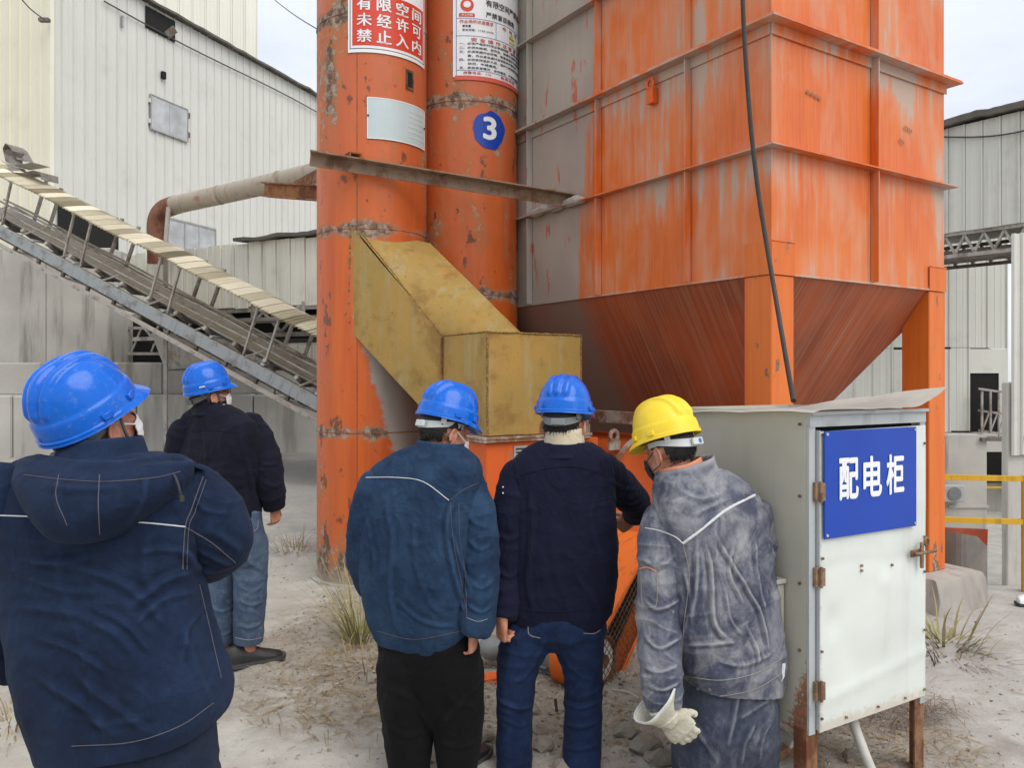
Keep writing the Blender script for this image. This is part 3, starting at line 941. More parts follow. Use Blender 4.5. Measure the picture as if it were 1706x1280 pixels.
def concrete_walls():
    # big cast wall under the conveyor, left edge of the picture
    b = empty('concrete_wall', (-13.2, 16.6, 0), 0)
    tag(b, 'stained cast concrete wall at the left, under the inclined conveyor', 'wall')
    xr = (186 - CXP) / FPX * 16.6 + 13.2
    edges = [0.0, 2.6, xr - 1.35, xr]
    for i in range(3):
        w = mk('cast_section', bx(edges[i] + 0.006, edges[i+1] - 0.006, 0.0 + 0.02 * (i == 1), 1.2, 1.7, 4.35, bev=0.02), M['concrete'], b)
    # stepped retaining wall of cast blocks
    r = empty('retaining_wall', (-11.5, 15.1, 0), math.atan2(1.7, 9.0))
    tag(r, 'stepped retaining wall of big pale concrete blocks along the yard edge', 'wall')
    L = 12.5
    x = 0.0
    k = 0
    while x < L - 0.2:
        w = 1.9 + 0.7 * RNG.random()
        mk('block', bx(x + 0.008, min(x + w, L) - 0.008, 0.0, 1.2, -0.1, 1.33 + 0.02 * RNG.random(), bev=0.03), M['concrete_light'], r)
        mk('block', bx(x + 0.358, min(x + w + 0.35, L) - 0.008, 0.62, 1.5, 1.34, 1.98 + 0.02 * RNG.random(), bev=0.03), M['concrete'], r)
        x += w
        k += 1

# ------------------------------------------------------------------ inclined belt conveyor
def conveyor():
    A, B = Vector((-7.05, 13.3, 3.45)), Vector((-3.8, 12.0, 1.89))
    d = (B - A).normalized()
    s = Vector((-d.y, d.x, 0)).normalized()      # away from the camera
    if s.y < 0: s = -s
    n = d.cross(s)
    if n.z < 0: n = -n
    m = Matrix((d, s, n)).transposed().to_4x4()
    m.translation = A
    b = empty('belt_conveyor', mat4=m)
    tag(b, 'long inclined belt conveyor with a cream corrugated cover sloping down behind the men', 'conveyor')
    x0, x1 = -3.2, 7.3
    # near stringer (galvanised channel), far stringer
    bm = nb()
    loft(bm, [[Vector((x, y, z)) for y, z in ((0, 0), (0.07, 0), (0.07, -0.012), (0.012, -0.012), (0.012, -0.17), (0.07, -0.17), (0.07, -0.182), (0, -0.182))] for x in (x0, x1)])
    mk('stringer', bm, M['stringer_steel'], b)
    bm = nb()
    loft(bm, [[Vector((x, 0.95 + y, z)) for y, z in ((0, 0), (0.07, 0), (0.07, -0.182), (0, -0.182))] for x in (x0, x1)])
    mk('stringer', bm, M['old_steel'], b)
    mk('lower_chord', bar(nb(), (x0, -0.02, -0.30), (x1, -0.02, -0.30), 0.08, 0.05), M['old_steel'], b)
    mk('lower_chord', bar(nb(), (x0, 0.95, -0.30), (x1, 0.95, -0.30), 0.08, 0.05), M['old_steel'], b)
    # belt: carrying and return runs
    bm = nb()
    loft(bm, [[Vector((x, y, z)) for y, z in ((0.12, 0.13), (0.33, 0.03), (0.64, 0.03), (0.87, 0.13), (0.87, 0.118), (0.64, 0.018), (0.33, 0.018), (0.12, 0.118))] for x in (x0, x1)])
    mk('belt', bm, M['old_steel'], b)
    mk('belt_return', bx(x0, x1, 0.15, 0.85, -0.26, -0.25), M['dark_steel'], b)
    k = 0
    x = x0 + 0.3
    while x < x1 - 0.1:
        mk('idler', tube(nb(), [(x, 0.05, 0.10), (x, 0.33, -0.03), (x, 0.64, -0.03), (x, 0.92, 0.10)], 0.035, 8), M['old_steel'], b)
        mk('web_post', bar(nb(), (x, 0.035, -0.18), (x, 0.035, -0.28), 0.05, 0.05), M['dark_steel'], b)
        if k % 2 == 0:
            mk('web_brace', bar(nb(), (x, 0.04, -0.28), (x + 0.62, 0.04, -0.19), 0.035, 0.035), M['dark_steel'], b)
            mk('bracket', bar(nb(), (x + 0.15, 0.02, -0.18), (x + 0.15, 0.90, -0.18), 0.05, 0.05), M['old_steel'], b)
        x += 0.62
        k += 1
    # guard rails / pipes running beside the belt
    for (y, z, r) in ((0.30, 0.30, 0.018), (0.16, 0.22, 0.014), (0.72, 0.26, 0.02), (0.95, 0.16, 0.02)):
        pts = [(x0 + i * (x1 - x0) / 14, y + 0.03 * mn.noise(Vector((i, y * 9, 0))), z + 0.04 * mn.noise(Vector((i * 0.7, z * 9, 3)))) for i in range(15)]
        mk('side_pipe', tube(nb(), pts, r, 6, sub=2), M['old_steel'], b)
    x = x0 + 0.5
    while x < x1 - 0.3:
        mk('rail_stay', bar(nb(), (x, 0.02, 0.0), (x + 0.25, 0.28, 0.30), 0.025, 0.025), M['old_steel'], b)
        mk('cross_plate', bx(x + 0.3, x + 0.36, 0.02, 0.32, 0.02, 0.05), M['galvanised'], b)
        x += 1.05
    # cover posts come in pairs; the cover is a half-arch of corrugated strips
    pz = 0.80
    x = x0 + 0.55
    posts = []
    while x < x1:
        for dx in (0.0, 0.42):
            if x + dx < x1:
                posts.append(x + dx)
        x += 2.05
    for xp in posts:
        mk('cover_post', bar(nb(), (xp, 0.10, 0.0), (xp + 0.02, 0.02, pz), 0.032, 0.036), M['old_steel'], b)
        mk('cover_post', bar(nb(), (xp, 0.98, -0.02), (xp, 0.98, pz + 0.08), 0.045, 0.05), M['old_steel'], b)
        hoop = [(xp, 0.0 + 1.0 * t, pz + 0.02 + 0.11 * (1 - abs(t - 0.5) * 2)) for t in (0, 0.2, 0.4, 0.6, 0.8, 1.0)]
        mk('hoop', tube(nb(), [(p[0], p[1], p[2] - 0.05) for p in hoop], 0.02, 6), M['old_steel'], b)
    # each strip is a corrugated sheet rolled over the hoops
    w = 0.22
    me = None
    xs = x0
    i = 0
    while xs < x1:
        if me is None:
            bm = nb()
            prof = []
            for k in range(19):
                u = k / 18
                prof.append((u * w, 0.009 * math.cos(6 * math.pi * u)))
            rows = []
            nt = 14
            for q in range(nt + 1):
                t = q / nt
                y = -0.08 + 1.10 * t
                z = pz + 0.13 * (1 - (abs(t - 0.5) * 2) ** 1.25)
                ty, tz = 1.10, (0.26 if t < 0.5 else -0.26)
                l = math.hypot(ty, tz)
                ny, nz = -tz / l, ty / l
                rows.append([Vector((a, y + ny * h, z + nz * h)) for a, h in prof])
            loft(bm, rows, cap=False, closed=False)
            bmesh.ops.solidify(bm, geom=bm.faces[:], thickness=0.004)
            me = bpy.data.meshes.new('cover_sheet')
            bm.to_mesh(me); bm.free()
            me.polygons.foreach_set('use_smooth', [True] * len(me.polygons))
            me.materials.append(M['cover_sheet'])
        o = bpy.data.objects.new('cover_sheet', me)
        COL.objects.link(o)
        o.parent = b
        j = 0.035 * mn.noise(Vector((i * 0.17, 1, 1))) + 0.004 * (RNG.random() - 0.5)
        o.location = (xs, j * 1.4, j)
        o.rotation_euler = (0.004 * (RNG.random() - 0.5), 0.0, 0.0)
        xs += w
        i += 1
    # crumpled sheets at the upper end
    for i in range(3):
        bm = nb()
        c = Vector((-2.35 - i * 0.35, 0.25 + 0.2 * i, 1.0 + 0.06 * i))
        rings = [[c + Vector((0.5 * math.cos(a + i), 0.35 * t, 0.12 * math.sin(2.3 * a + i * 2))) for a in (0, 0.5, 1.0, 1.5, 2.0, 2.6)] for t in (0, 0.5, 1)]
        loft(bm, rings, cap=False, closed=False)
        bmesh.ops.solidify(bm, geom=bm.faces[:], thickness=0.01)
        mk('crumpled_sheet', bm, M['old_steel'], b)
    # trestle legs down to the yard
    for x in (6.6,):
        for y in (0.0, 0.95):
            top = m @ Vector((x, y, -0.32))
            foot = Vector((top.x, top.y, gh(top.x, top.y)))
            inv = m.inverted()
            mk('trestle_leg', bar(nb(), inv @ top, inv @ foot, 0.10, 0.10, up=Vector((0, 1, 0))), M['dark_steel'], b)

def far_pipe():
    b = empty('dust_pipe', at(300, 345, 13.6), 0)
    tag(b, 'rusty grey dust pipe with a brown elbow, running from the wall to the elevator', 'pipe')
    o = b.location
    L = [at(262, 440, 14.6), at(261, 400, 14.55), at(262, 368, 14.5), at(272, 350, 14.4), at(290, 342, 14.3)]
    mk('elbow', tube(nb(), [p - o for p in L], 0.165, 18, sub=4), M['rust_elbow'], b, smooth=True)
    R = [at(290, 342, 14.3), at(440, 308, 13.0), at(545, 284, 12.0), at(640, 262, 11.2)]
    mk('pipe_run', tube(nb(), [p - o for p in R], 0.158, 20), M['rust_pipe'], b, smooth=True)
    for t in (0.02, 0.33, 0.72):
        p = R[0].lerp(R[2], t); q = R[0].lerp(R[2], t + 0.008)
        mk('pipe_joint', tube(nb(), [p - o, q - o], 0.164, 20), M['rust_pipe'], b, smooth=True)
    mk('prop', bar(nb(), at(281, 345, 14.0) - o, at(276, 410, 14.0) - o, 0.06, 0.06), M['old_steel'], b)
    mk('prop', bar(nb(), at(276, 410, 14.0) - o, Vector((at(276, 410, 14.0).x, 14.0, 0.1)) - o, 0.06, 0.06), M['old_steel'], b)

def wires():
    for i, (p, q, lab) in enumerate(((at(15, -30, 18), at(75, 33, 19.6), 'thin dark wire running to the gable bracket at upper left'),
                               (at(440, -15, 24), at(640, 110, 9.0), 'thin dark wire crossing the sky beside the elevator'),)):
        mid = (p + q) / 2 - Vector((0, 0, 0.1))
        w = mk('overhead_wire', tube(nb(), [p, mid, q], 0.014 if i == 0 else 0.010, 6, sub=6), M['cable_thin'])
        tag(w, lab, 'wire')
    bk = mk('wire_bracket', bx(-0.12, 0.12, -0.06, 0.06, -0.04, 0.04), M['dark_steel'], loc=at(74, 33, 19.75))
    tag(bk, 'small dark wire bracket on the cream gable end', 'bracket')

# ------------------------------------------------------------------ right background
def right_side():
    # upper clad gallery and its truss
    a, e = at(1500, 640, 17.0), at(1800, 640, 14.5)
    a.z = e.z = 0
    d = e - a
    L = d.length
    b = empty('upper_gallery', a, math.atan2(d.y, d.x))
    tag(b, 'pale clad overhead gallery with a dark roof edge, upper right', 'gallery')
    ribbed_panels(b, M['clad_right'], L, 4.62, 6.72, 0.33, 'panel', 0.03, 0.04, 0.03, wavy=0.03)
    mk('gallery_core', bx(0.03, L - 0.03, 0.05, 1.9, 4.66, 6.68), M['clad_right'], b)
    bm = nb()
    rings = []
    for k in range(30):
        s_ = k * L / 29
        dz = 0.05 * mn.noise(Vector((s_ * 1.7, 1, 0))) + 0.02 * mn.noise(Vector((s_ * 6, 2, 5)))
        rings.append([Vector((s_, y, z + dz)) for y, z in ((-0.2, 6.72), (-0.2, 6.84), (2.1, 7.0), (2.1, 6.9))])
    loft(bm, rings)
    mk('roof', bm, M['dark_trim'], b)
    sag = [(0.9 + 0.3 * k, -0.08, 6.52 - 0.22 * math.sin(math.pi * k / 9)) for k in range(10)]
    mk('slack_cable', tube(nb(), sag, 0.016, 6, sub=3), M['cable_thin'], b)
    for y in (0.05, 1.8):
        for z in (4.56, 4.12):
            mk('chord', bar(nb(), (0, y, z), (L, y, z), 0.07, 0.07), M['old_steel'] if y < 1 else M['dark_steel'], b)
        nseg = 9
        for i in range(nseg):
            xa = i * L / nseg
            xb = (i + 0.5) * L / nseg
            xc = (i + 1) * L / nseg
            mk('web_member', bar(nb(), (xa, y, 4.16), (xb, y, 4.52), 0.045, 0.045), M['old_steel'], b)
            mk('web_member', bar(nb(), (xb, y, 4.52), (xc, y, 4.16), 0.045, 0.045), M['old_steel'], b)
    mk('deck', bx(0, L, 0.1, 1.8, 4.20, 4.24), M['dark_steel'], b)
    # clad wall below, standing on a concrete pier
    D = 19.0
    xl = (1330 - CXP) / FPX * D
    xr = (1679 - CXP) / FPX * D
    b = empty('clad_annex', (xl, D, 0), 0)
    tag(b, 'pale ribbed clad annex wall with a dark doorway behind the hopper legs', 'building')
    L = xr - xl
    zb = CAM_H - (720 - HYP) / FPX * D
    ox0, ox1 = (1616 - CXP) / FPX * D - xl, (1664 - CXP) / FPX * D - xl
    oz1 = CAM_H - (622 - HYP) / FPX * D
    zj = CAM_H - (581 - HYP) / FPX * D
    ribbed_panels(b, M['clad_right'], L, zj + 0.01, 6.0, 0.44, 'panel', 0.03, 0.05, 0.03, wavy=0.02)
    ribbed_panels(b, M['clad_right'], L, zb, zj - 0.01, 0.44, 'panel', 0.03, 0.05, 0.03, wavy=0.02, skip=lambda s_: s_ > ox0 - 0.1)
    mk('panel', bx(ox0, L, -0.01, 0.03, oz1, zj - 0.01), M['clad_right'], b)
    mk('panel', bx(ox1, L, -0.012, 0.03, zb - 0.2, oz1), M['clad_right'], b)
    mk('doorway', bx(ox0, ox1, 0.02, 0.6, zb, oz1), M['black_void'], b)
    mk('inner_wall', bx(0.02, L - 0.02, 0.62, 3.0, zb, 5.95), M['dark_steel'], b)
    for z in (zb + 0.02, zb + 0.48, zb + 0.98):
        mk('balcony_rail', bar(nb(), (ox0, -0.35, z + 0.04), (ox1 + 0.25, -0.45, z - 0.10), 0.04, 0.05), M['old_steel'], b)
    for i in range(5):
        x = ox0 + 0.05 + i * (ox1 - ox0 + 0.1) / 4
        mk('balcony_post', bar(nb(), (x, -0.4, zb), (x, -0.4, zb + 0.96), 0.04, 0.04), M['old_steel'], b)
        mk('balcony_brace', bar(nb(), (x, -0.4, zb + 0.04), (x + 0.16, -0.4, zb + 0.46), 0.03, 0.03), M['old_steel'], b)
    mk('balcony_floor', bx(ox0, ox1 + 0.3, -0.5, 0.0, zb - 0.18, zb - 0.10), M['dark_steel'], b)
    # pier and dim undercroft on the lower yard
    p = empty('concrete_pier', ((1480 - CXP) / FPX * 18.6, 18.6, -2.3), 0)
    tag(p, 'grey concrete pier under the clad annex, behind the yellow railing', 'pier')
    w = (1645 - CXP) / FPX * 18.6 - p.location.x
    mk('pier_block', bx(0, w, 0, 3.0, -0.1, 2.3 + zb - 0.02, bev=0.03), M['concrete'], p)
    mk('pier_ledge', bx(w - 0.9, w + 0.02, -0.04, 0.0, 1.0, 1.06), M['concrete'], p)
    ac = empty('air_conditioner', at(1591, 822, 18.45), 0)
    tag(ac, 'pale air conditioner unit fixed to the concrete pier behind the orange leg', 'air conditioner')
    aw, ah = 0.30, 0.17
    mk('case', bx(-0.45, 0.18, -0.12, 0.13, -0.19, 0.19, bev=0.015), M['grey_plastic'], ac)
    mk('fan_grille', tube(nb(), [(-0.08, -0.15, 0), (-0.08, -0.12, 0)], 0.15, 20), M['motor_grey'], ac)
    ub = empty('undercroft', ((1640 - CXP) / FPX * 24, 24, -2.3), 0)
    tag(ub, 'dim concrete undercroft frame beyond the pier at the far right', 'structure')
    mk('back_wall', bx(-1, 6, 0, 0.3, 0, 3.2), M['clad_grey'], ub)
    mk('beam', bx(-1, 6, -1.2, -0.8, 1.9, 2.5), M['concrete'], ub)
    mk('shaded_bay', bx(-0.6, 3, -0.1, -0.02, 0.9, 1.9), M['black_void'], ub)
    mk('rail', bar(nb(), (-1, -1.6, 0.95), (6, -1.6, 0.95), 0.05, 0.05), M['railing_yellow'], ub)
    mk('ledge', bx(-1, 6, -3.5, -3.2, 0, 0.45), M['concrete_light'], ub)
    # near pier at the right edge: concrete foot with torn cladding above
    n = empty('clad_pier', ((1678 - CXP) / FPX * 14.3, 14.3, 0), 0)
    tag(n, 'concrete pier with torn ribbed cladding above it at the right edge', 'pier')
    mk('shaft', bx(0.0, 1.6, 0.0, 0.18, -2.35, 1.6, bev=0.02), M['concrete_light'], n)
    for i in range(13):
        x = 0.04 + i * 0.15
        z = 0.32 + 0.10 * mn.noise(Vector((i * 0.9, 0, 0)))
        bm = nb()
        prof = [(0.003, 0), (0.03, -0.03), (0.06, -0.03), (0.09, 0), (0.148, 0), (0.148, 0.012), (0.003, 0.012)]
        loft(bm, [[Vector((x + a, -0.06 + c, z + zz)) for a, c in prof] for zz in (0.0, 3.9)])
        mk('panel', bm, M['clad_right'], n)
    mk('bolt', bx(0.25, 0.30, -0.16, -0.06, 0.62, 0.67), M['black_void'], n)
    # yellow railing along the step
    r = empty('yellow_railing', (3.40, 6.50, 0), math.atan2(-0.14, 0.80))
    tag(r, 'yellow steel safety railing at the drop behind the right hopper leg', 'railing')
    for z in (0.885, 0.545):
        mk('rail', bar(nb(), (-0.35, 0, z), (0.66, 0, z), 0.04, 0.042), M['railing_yellow'], r)
    for x in (-0.33, 0.66):
        mk('post', bar(nb(), (x, 0, gh(3.3, 6.5) - 0.05), (x, 0, 0.91), 0.05, 0.05), M['railing_yellow'], r)

factory(); tower(); gallery(); back_enclosure(); concrete_walls(); conveyor(); far_pipe(); wires(); right_side()
# ------------------------------------------------------------------ bucket elevator: two casings, chute, boot
T1, T2, TR = Vector((-1.19, 6.90, 0)), Vector((-0.41, 7.40, 0)), 0.46
def around(c, th_deg, z, r=TR):
    """Point on a casing: th is measured from the side that faces the camera, positive to the right."""
    f0 = math.atan2(-c.x, c.y)
    a = rad(th_deg) + f0
    return Vector((c.x + r * math.sin(a), c.y - r * math.cos(a), z))

U = Vector((0.838, 0.546, 0)).normalized()
V = Vector((-U.y, U.x, 0))
UANG = math.atan2(U.y, U.x)

def elevator():
    b = empty('bucket_elevator', (T1.x, T1.y, 0), 0)
    tag(b, 'rust-flaked orange twin tube bucket elevator with an ochre feed chute', 'elevator')
    o = b.location
    def casing(c, seams, mat, z0):
        bm = nb()
        zs = sorted([z0, 9.5] + [s for s in seams] + list(np.arange(0.3, 9.4, 0.4)))
        n = 96
        rings = []
        for z in zs:
            r = TR + 0.0025 * mn.noise(Vector((z * 3, c.x, 0)))
            rings.append([Vector((c.x - T1.x + r * math.cos(2*math.pi*k/n), c.y - T1.y + r * math.sin(2*math.pi*k/n), z)) for k in range(n)])
        loft(bm, rings)
        ob = mk('casing', bm, mat, b, smooth=True)
        for s in seams:
            pts = []
            m = 80
            bm2 = nb()
            rr = []
            for k in range(m + 1):
                a = 2 * math.pi * k / m
                r = TR + 0.0005
                rr.append((c.x - T1.x + r * math.cos(a), c.y - T1.y + r * math.sin(a), s + 0.004 * mn.noise(Vector((a * 3, s, 0))), 0.004 + 0.003 * mn.noise(Vector((a * 9, s, 1)))))
            tube(bm2, rr, 0.01, 6, cap=False)
            mk('weld_bead', bm2, M['weld_orange'], ob, smooth=True)
        return ob
    c1 = casing(T1, (1.24, 2.87, 4.59, 6.4), M['casing_a'], -0.3)
    c2 = casing(T2, (2.40, 4.06, 5.8), M['casing_b'], 0.2)
    # the second casing is drawn in its own frame too: move the object origin so the paint differs
    # lengthwise seams
    for c, th, za, zb, cc in ((T1, -15, -0.1, 9.4, c1), (T2, -62, 0.3, 9.4, c2)):
        pts = [around(c, th, za + (zb - za) * k / 24, TR + 0.001) - o for k in range(25)]
        mk('weld_bead', tube(nb(), pts, 0.0028, 6), M['weld_orange'], cc)
    # square hatch hole
    h = around(T1, 40, 4.10, TR + 0.004) - o
    hole = nb()
    ring = []
    for th, z in ((37, 4.05), (44, 4.05), (44, 4.17), (37, 4.17)):
        ring.append((around(T1, th, z, TR + 0.006) - o, around(T1, th, z, TR - 0.05) - o))
    loft(hole, [[r[1] for r in ring], [r[0] for r in ring]])
    mk('inspection_hole', hole, M['black_void'], c1)
    hb = nb()
    for (t0, z0, t1, z1) in ((35.5, 4.04, 37, 4.18), (44, 4.04, 45.5, 4.18), (35.5, 4.17, 45.5, 4.19), (35.5, 4.03, 45.5, 4.05)):
        loft(hb, [[around(T1, a, z, r) - o for a, z in ((t0, z0), (t1, z0), (t1, z1), (t0, z1))] for r in (TR - 0.01, TR + 0.010)])
    mk('hole_frame', hb, M['wire_rust'], c1)
    # ---------------- chute: a sloping four-sided duct into an upright box
    C = Vector((-0.167, 5.5, 0))
    W = lambda u, v, z: C + U * u + V * v + Vector((0, 0, z)) - o
    A1 = Vector((-1.24, 6.47, 2.89)) - o
    A2 = Vector((-0.70, 6.75, 2.80)) - o
    B1 = W(0, 0.645, 2.0); B2 = W(0.274, 0.0, 1.995)
    B1 = Vector((B1.x, B1.y, 1.995)); B2.z = 1.995
    ch = empty  # noqa
    def plate(name, pts, th, mat, inward):
        bm = nb()
        iv = Vector(inward).normalized() * th
        n = 10
        p = [Vector(q) for q in pts]
        rows = []
        for i in range(n + 1):
            s = i / n
            row = []
            for j in range(n + 1):
                t = j / n
                q = p[0].lerp(p[1], t).lerp(p[3].lerp(p[2], t), s)
                k = 16 * s * (1 - s) * t * (1 - t)
                row.append(q - iv / th * 0.006 * k + Vector((0, 0, 0.004 * mn.noise(q * 4))))
            rows.append(row)
        loft(bm, rows, cap=False, closed=False)
        fr = bm.faces[:]
        bmesh.ops.recalc_face_normals(bm, faces=fr)
        bmesh.ops.solidify(bm, geom=fr, thickness=th)
        return mk(name, bm, mat, b, smooth=True)
    zb = 1.285
    A1d = Vector((-1.30, 6.47, 2.07)) - o
    A1u = Vector((-1.285, 6.455, 2.88)) - o
    B1d = W(0, 0.645, zb)
    # the top sheet is lapped by the casing's curve: start it inside the tube
    plate('chute_top', [A1 + Vector((-0.03, 0.0, 0.01)), A2 + Vector((0.02, -0.02, 0.0)), B2, B1], 0.006, M['chute'], (0, 0, -1))
    plate('chute_side', [A1u, B1 + Vector((0, 0, 0.012)), B1d, A1d], 0.006, M['chute'], (0.5, 0.8, 0))
    plate('chute_side', [A2 + Vector((0, 0, 0)), B2, W(0.30, 0.03, zb), Vector((-0.72, 6.72, 2.0)) - o], 0.006, M['chute'], (-0.5, -0.8, 0))
    plate('chute_bottom', [A1d, Vector((-0.72, 6.72, 2.0)) - o, W(0.30, 0.1, zb), B1d], 0.006, M['chute'], (0, 0, 1))
    # box front faces
    plate('chute_box_face', [W(0, 0, 1.985), W(0.80, 0, 1.985), W(0.80, 0, zb), W(0, 0, zb)], 0.006, M['chute'], V)
    plate('chute_box_face', [W(0, 0.64, 1.985), W(0, 0.002, 1.985), W(0, 0.002, zb), W(0, 0.64, zb)], 0.006, M['chute'], U)
    plate('chute_box_face', [W(0.80, 0.004, 1.985), W(0.80, 0.64, 1.985), W(0.80, 0.64, zb), W(0.80, 0.004, zb)], 0.006, M['chute'], -U)
    plate('chute_box_face', [W(0.004, 0.64, 1.985), W(0.796, 0.64, 1.985), W(0.796, 0.64, zb), W(0.004, 0.64, zb)], 0.006, M['chute'], -V)
    plate('chute_box_top', [W(0, 0, 1.99), W(0.8, 0, 1.99), W(0.8, 0.645, 1.99), W(0, 0.645, 1.99)], 0.006, M['chute'], (0, 0, -1))
    # weld beads on the chute's edges
    def bead(p, q, r=0.008, mat='chute_bead'):
        pts = []
        for k in range(41):
            c = Vector(p).lerp(Vector(q), k / 40)
            pts.append((*(c + Vector((0.004, 0.004, 0.004)) * mn.noise(c * 40)), r * (1 + 0.45 * mn.noise(c * 60 + Vector((5, 5, 5))))))
        mk('weld_bead', tube(nb(), pts, r, 6), M[mat], b, smooth=True)
    bead(W(-0.002, -0.002, 1.99), W(-0.002, -0.002, zb))
    bead(W(0, 0, 1.992), W(0.80, 0, 1.992))
    bead(W(0, 0.645, 1.995), W(0, 0.0, 1.995))
    bead(A1, B1, 0.007)
    bead(A1u, A1d, 0.012)
    bead(B1, B2, 0.006)
    bead(W(0.802, -0.002, 1.99), W(0.802, -0.002, zb), 0.006)
    mk('corner_strap', bar(nb(), W(-0.006, 0.625, 1.98), W(-0.006, 0.625, zb), 0.016, 0.03, up=U), M['rust_beam'], b)
    # flange
    def ubox(name, u0, u1, v0, v1, z0, z1, mat, bev=0.0):
        ob = mk(name, bx(u0, u1, v0, v1, z0, z1, bev=bev), mat, b)
        ob.location = C - o
        ob.rotation_euler = (0, 0, UANG)
        return ob
    ubox('flange', -0.06, 0.86, -0.06, 0.70, zb - 0.022, zb - 0.006, M['flange_rust'])
    ubox('flange', -0.055, 0.855, -0.055, 0.695, zb - 0.042, zb - 0.026, M['flange_rust'])
    bt = ubox('boot', -0.02, 0.95, -0.02, 0.66, 0.28, zb - 0.044, M['boot_orange'], 0.006)
    # right of it: the rounded drive head with lifting lug and cover
    bm = nb()
    n = 28
    prof = []
    for k in range(n + 1):
        a = math.pi * k / n
        prof.append((1.42 + 0.40 * math.cos(a), 0.78 + 0.46 * math.sin(a)))
    prof = [(1.82, 0.15)] + prof + [(1.02, 0.15)]
    loft(bm, [[Vector((x, y, z)) for x, z in prof] for y in (-0.05, 0.55)])
    hd = mk('drive_housing', bm, M['boot_orange'], b, smooth=False)
    hd.location = C - o; hd.rotation_euler = (0, 0, UANG)
    bm = nb()
    prof2 = [(1.42 + 0.425 * math.cos(math.pi * k / n), 0.78 + 0.485 * math.sin(math.pi * k / n)) for k in range(n + 1)]
    prof2 += [(1.42 + 0.40 * math.cos(math.pi * k / n), 0.78 + 0.455 * math.sin(math.pi * k / n)) for k in range(n, -1, -1)]
    loft(bm, [[Vector((x, y, z)) for x, z in prof2] for y in (-0.075, -0.052)])
    rm = mk('housing_rim', bm, M['flange_rust'], b)
    rm.location = C - o; rm.rotation_euler = (0, 0, UANG)
    bm = nb()
    box(bm, 0.86, 0.92, -0.03, -0.012, zb - 0.02, zb + 0.06)
    # lifting lugs: plates with an eye
    for (u, v, z) in ((1.10, -0.02, 1.19), (1.05, 0.28, 1.30)):
        lg = nb()
        outer = [(0.05 * math.cos(a), 0.055 + 0.05 * math.sin(a)) for a in [math.pi * k / 10 for k in range(11)]]
        pts = [(0.055, -0.05)] + outer + [(-0.055, -0.05)]
        inner = [(0.022 * math.cos(a), 0.055 + 0.026 * math.sin(a)) for a in [2 * math.pi * k / 16 for k in range(16)]]
        for yy in (-0.008, 0.008):
            pass
        # ring made as a bent strip plus two feet, so the eye stays open
        tube(lg, [(0.036 * math.cos(a), 0, 0.055 + 0.04 * math.sin(a)) for a in [2 * math.pi * k / 20 for k in range(21)]], 0.016, 8, cap=False)
        box(lg, -0.052, 0.052, -0.012, 0.012, -0.05, 0.022)
        ob = mk('lifting_lug', lg, M['flange_rust'], b)
        ob.location = C + U * u + V * v + Vector((0, 0, z)) - o
        ob.rotation_euler = (0, 0, UANG)
    bm.free()
    # type plate on the boot
    tp = ubox('type_plate', 0.20, 0.31, -0.026, -0.021, 1.12, 1.21, M['galvanised'])
    for i in range(3):
        ubox('plate_print', 0.215, 0.295, -0.028, -0.0265, 1.135 + i * 0.024, 1.146 + i * 0.024, M['print_black'])
    ubox('base_plate', -0.1, 1.9, -0.12, 0.75, 0.10, 0.26, M['concrete_foot'], 0.02)
    # casing foot
    mk('foot_ring', cyl(nb(), (0, 0, 0), TR + 0.05, -0.25, 0.03, 48), M['concrete_foot'], b)
    return b

t_ = NT('chute_bead'); M['chute_bead'] = t_.done(t_.mix(t_.ramp(t_.noise(70, 4), 0.4, 0.6), srgb(112, 78, 40), srgb(150, 120, 60)), 0.8, 0, t_.bump(t_.noise(200, 3), 0.5, 0.004))
elevator()

# ------------------------------------------------------------------ signs bent round the casings
def curved_rect(c, th0, th1, z0, z1, r, n=24, th=0.003):
    bm = nb()
    rings = []
    for k in range(n + 1):
        a = th0 + (th1 - th0) * k / n
        rings.append([around(c, a, z0, r), around(c, a, z1, r), around(c, a, z1, r - th), around(c, a, z0, r - th)])
    return loft(bm, rings)

def curved_text(name, body, c, th0, th1, z0, z1, r, mat, parent, origin, bold=0.0, res=2):
    k = TR * math.pi / 180
    me = text_fit(body, th0 * k, th1 * k, z0, z1, bold, res)
    f0 = math.atan2(-c.x, c.y)
    def fn(a):
        t = a[:, 0] / TR + f0
        rr = r + a[:, 1]
        return np.stack([c.x + rr * np.sin(t) - origin.x, c.y - rr * np.cos(t) - origin.y, a[:, 2] - origin.z], 1)
    map_mesh(me, fn)
    return mesh_obj(name, me, mat, parent)

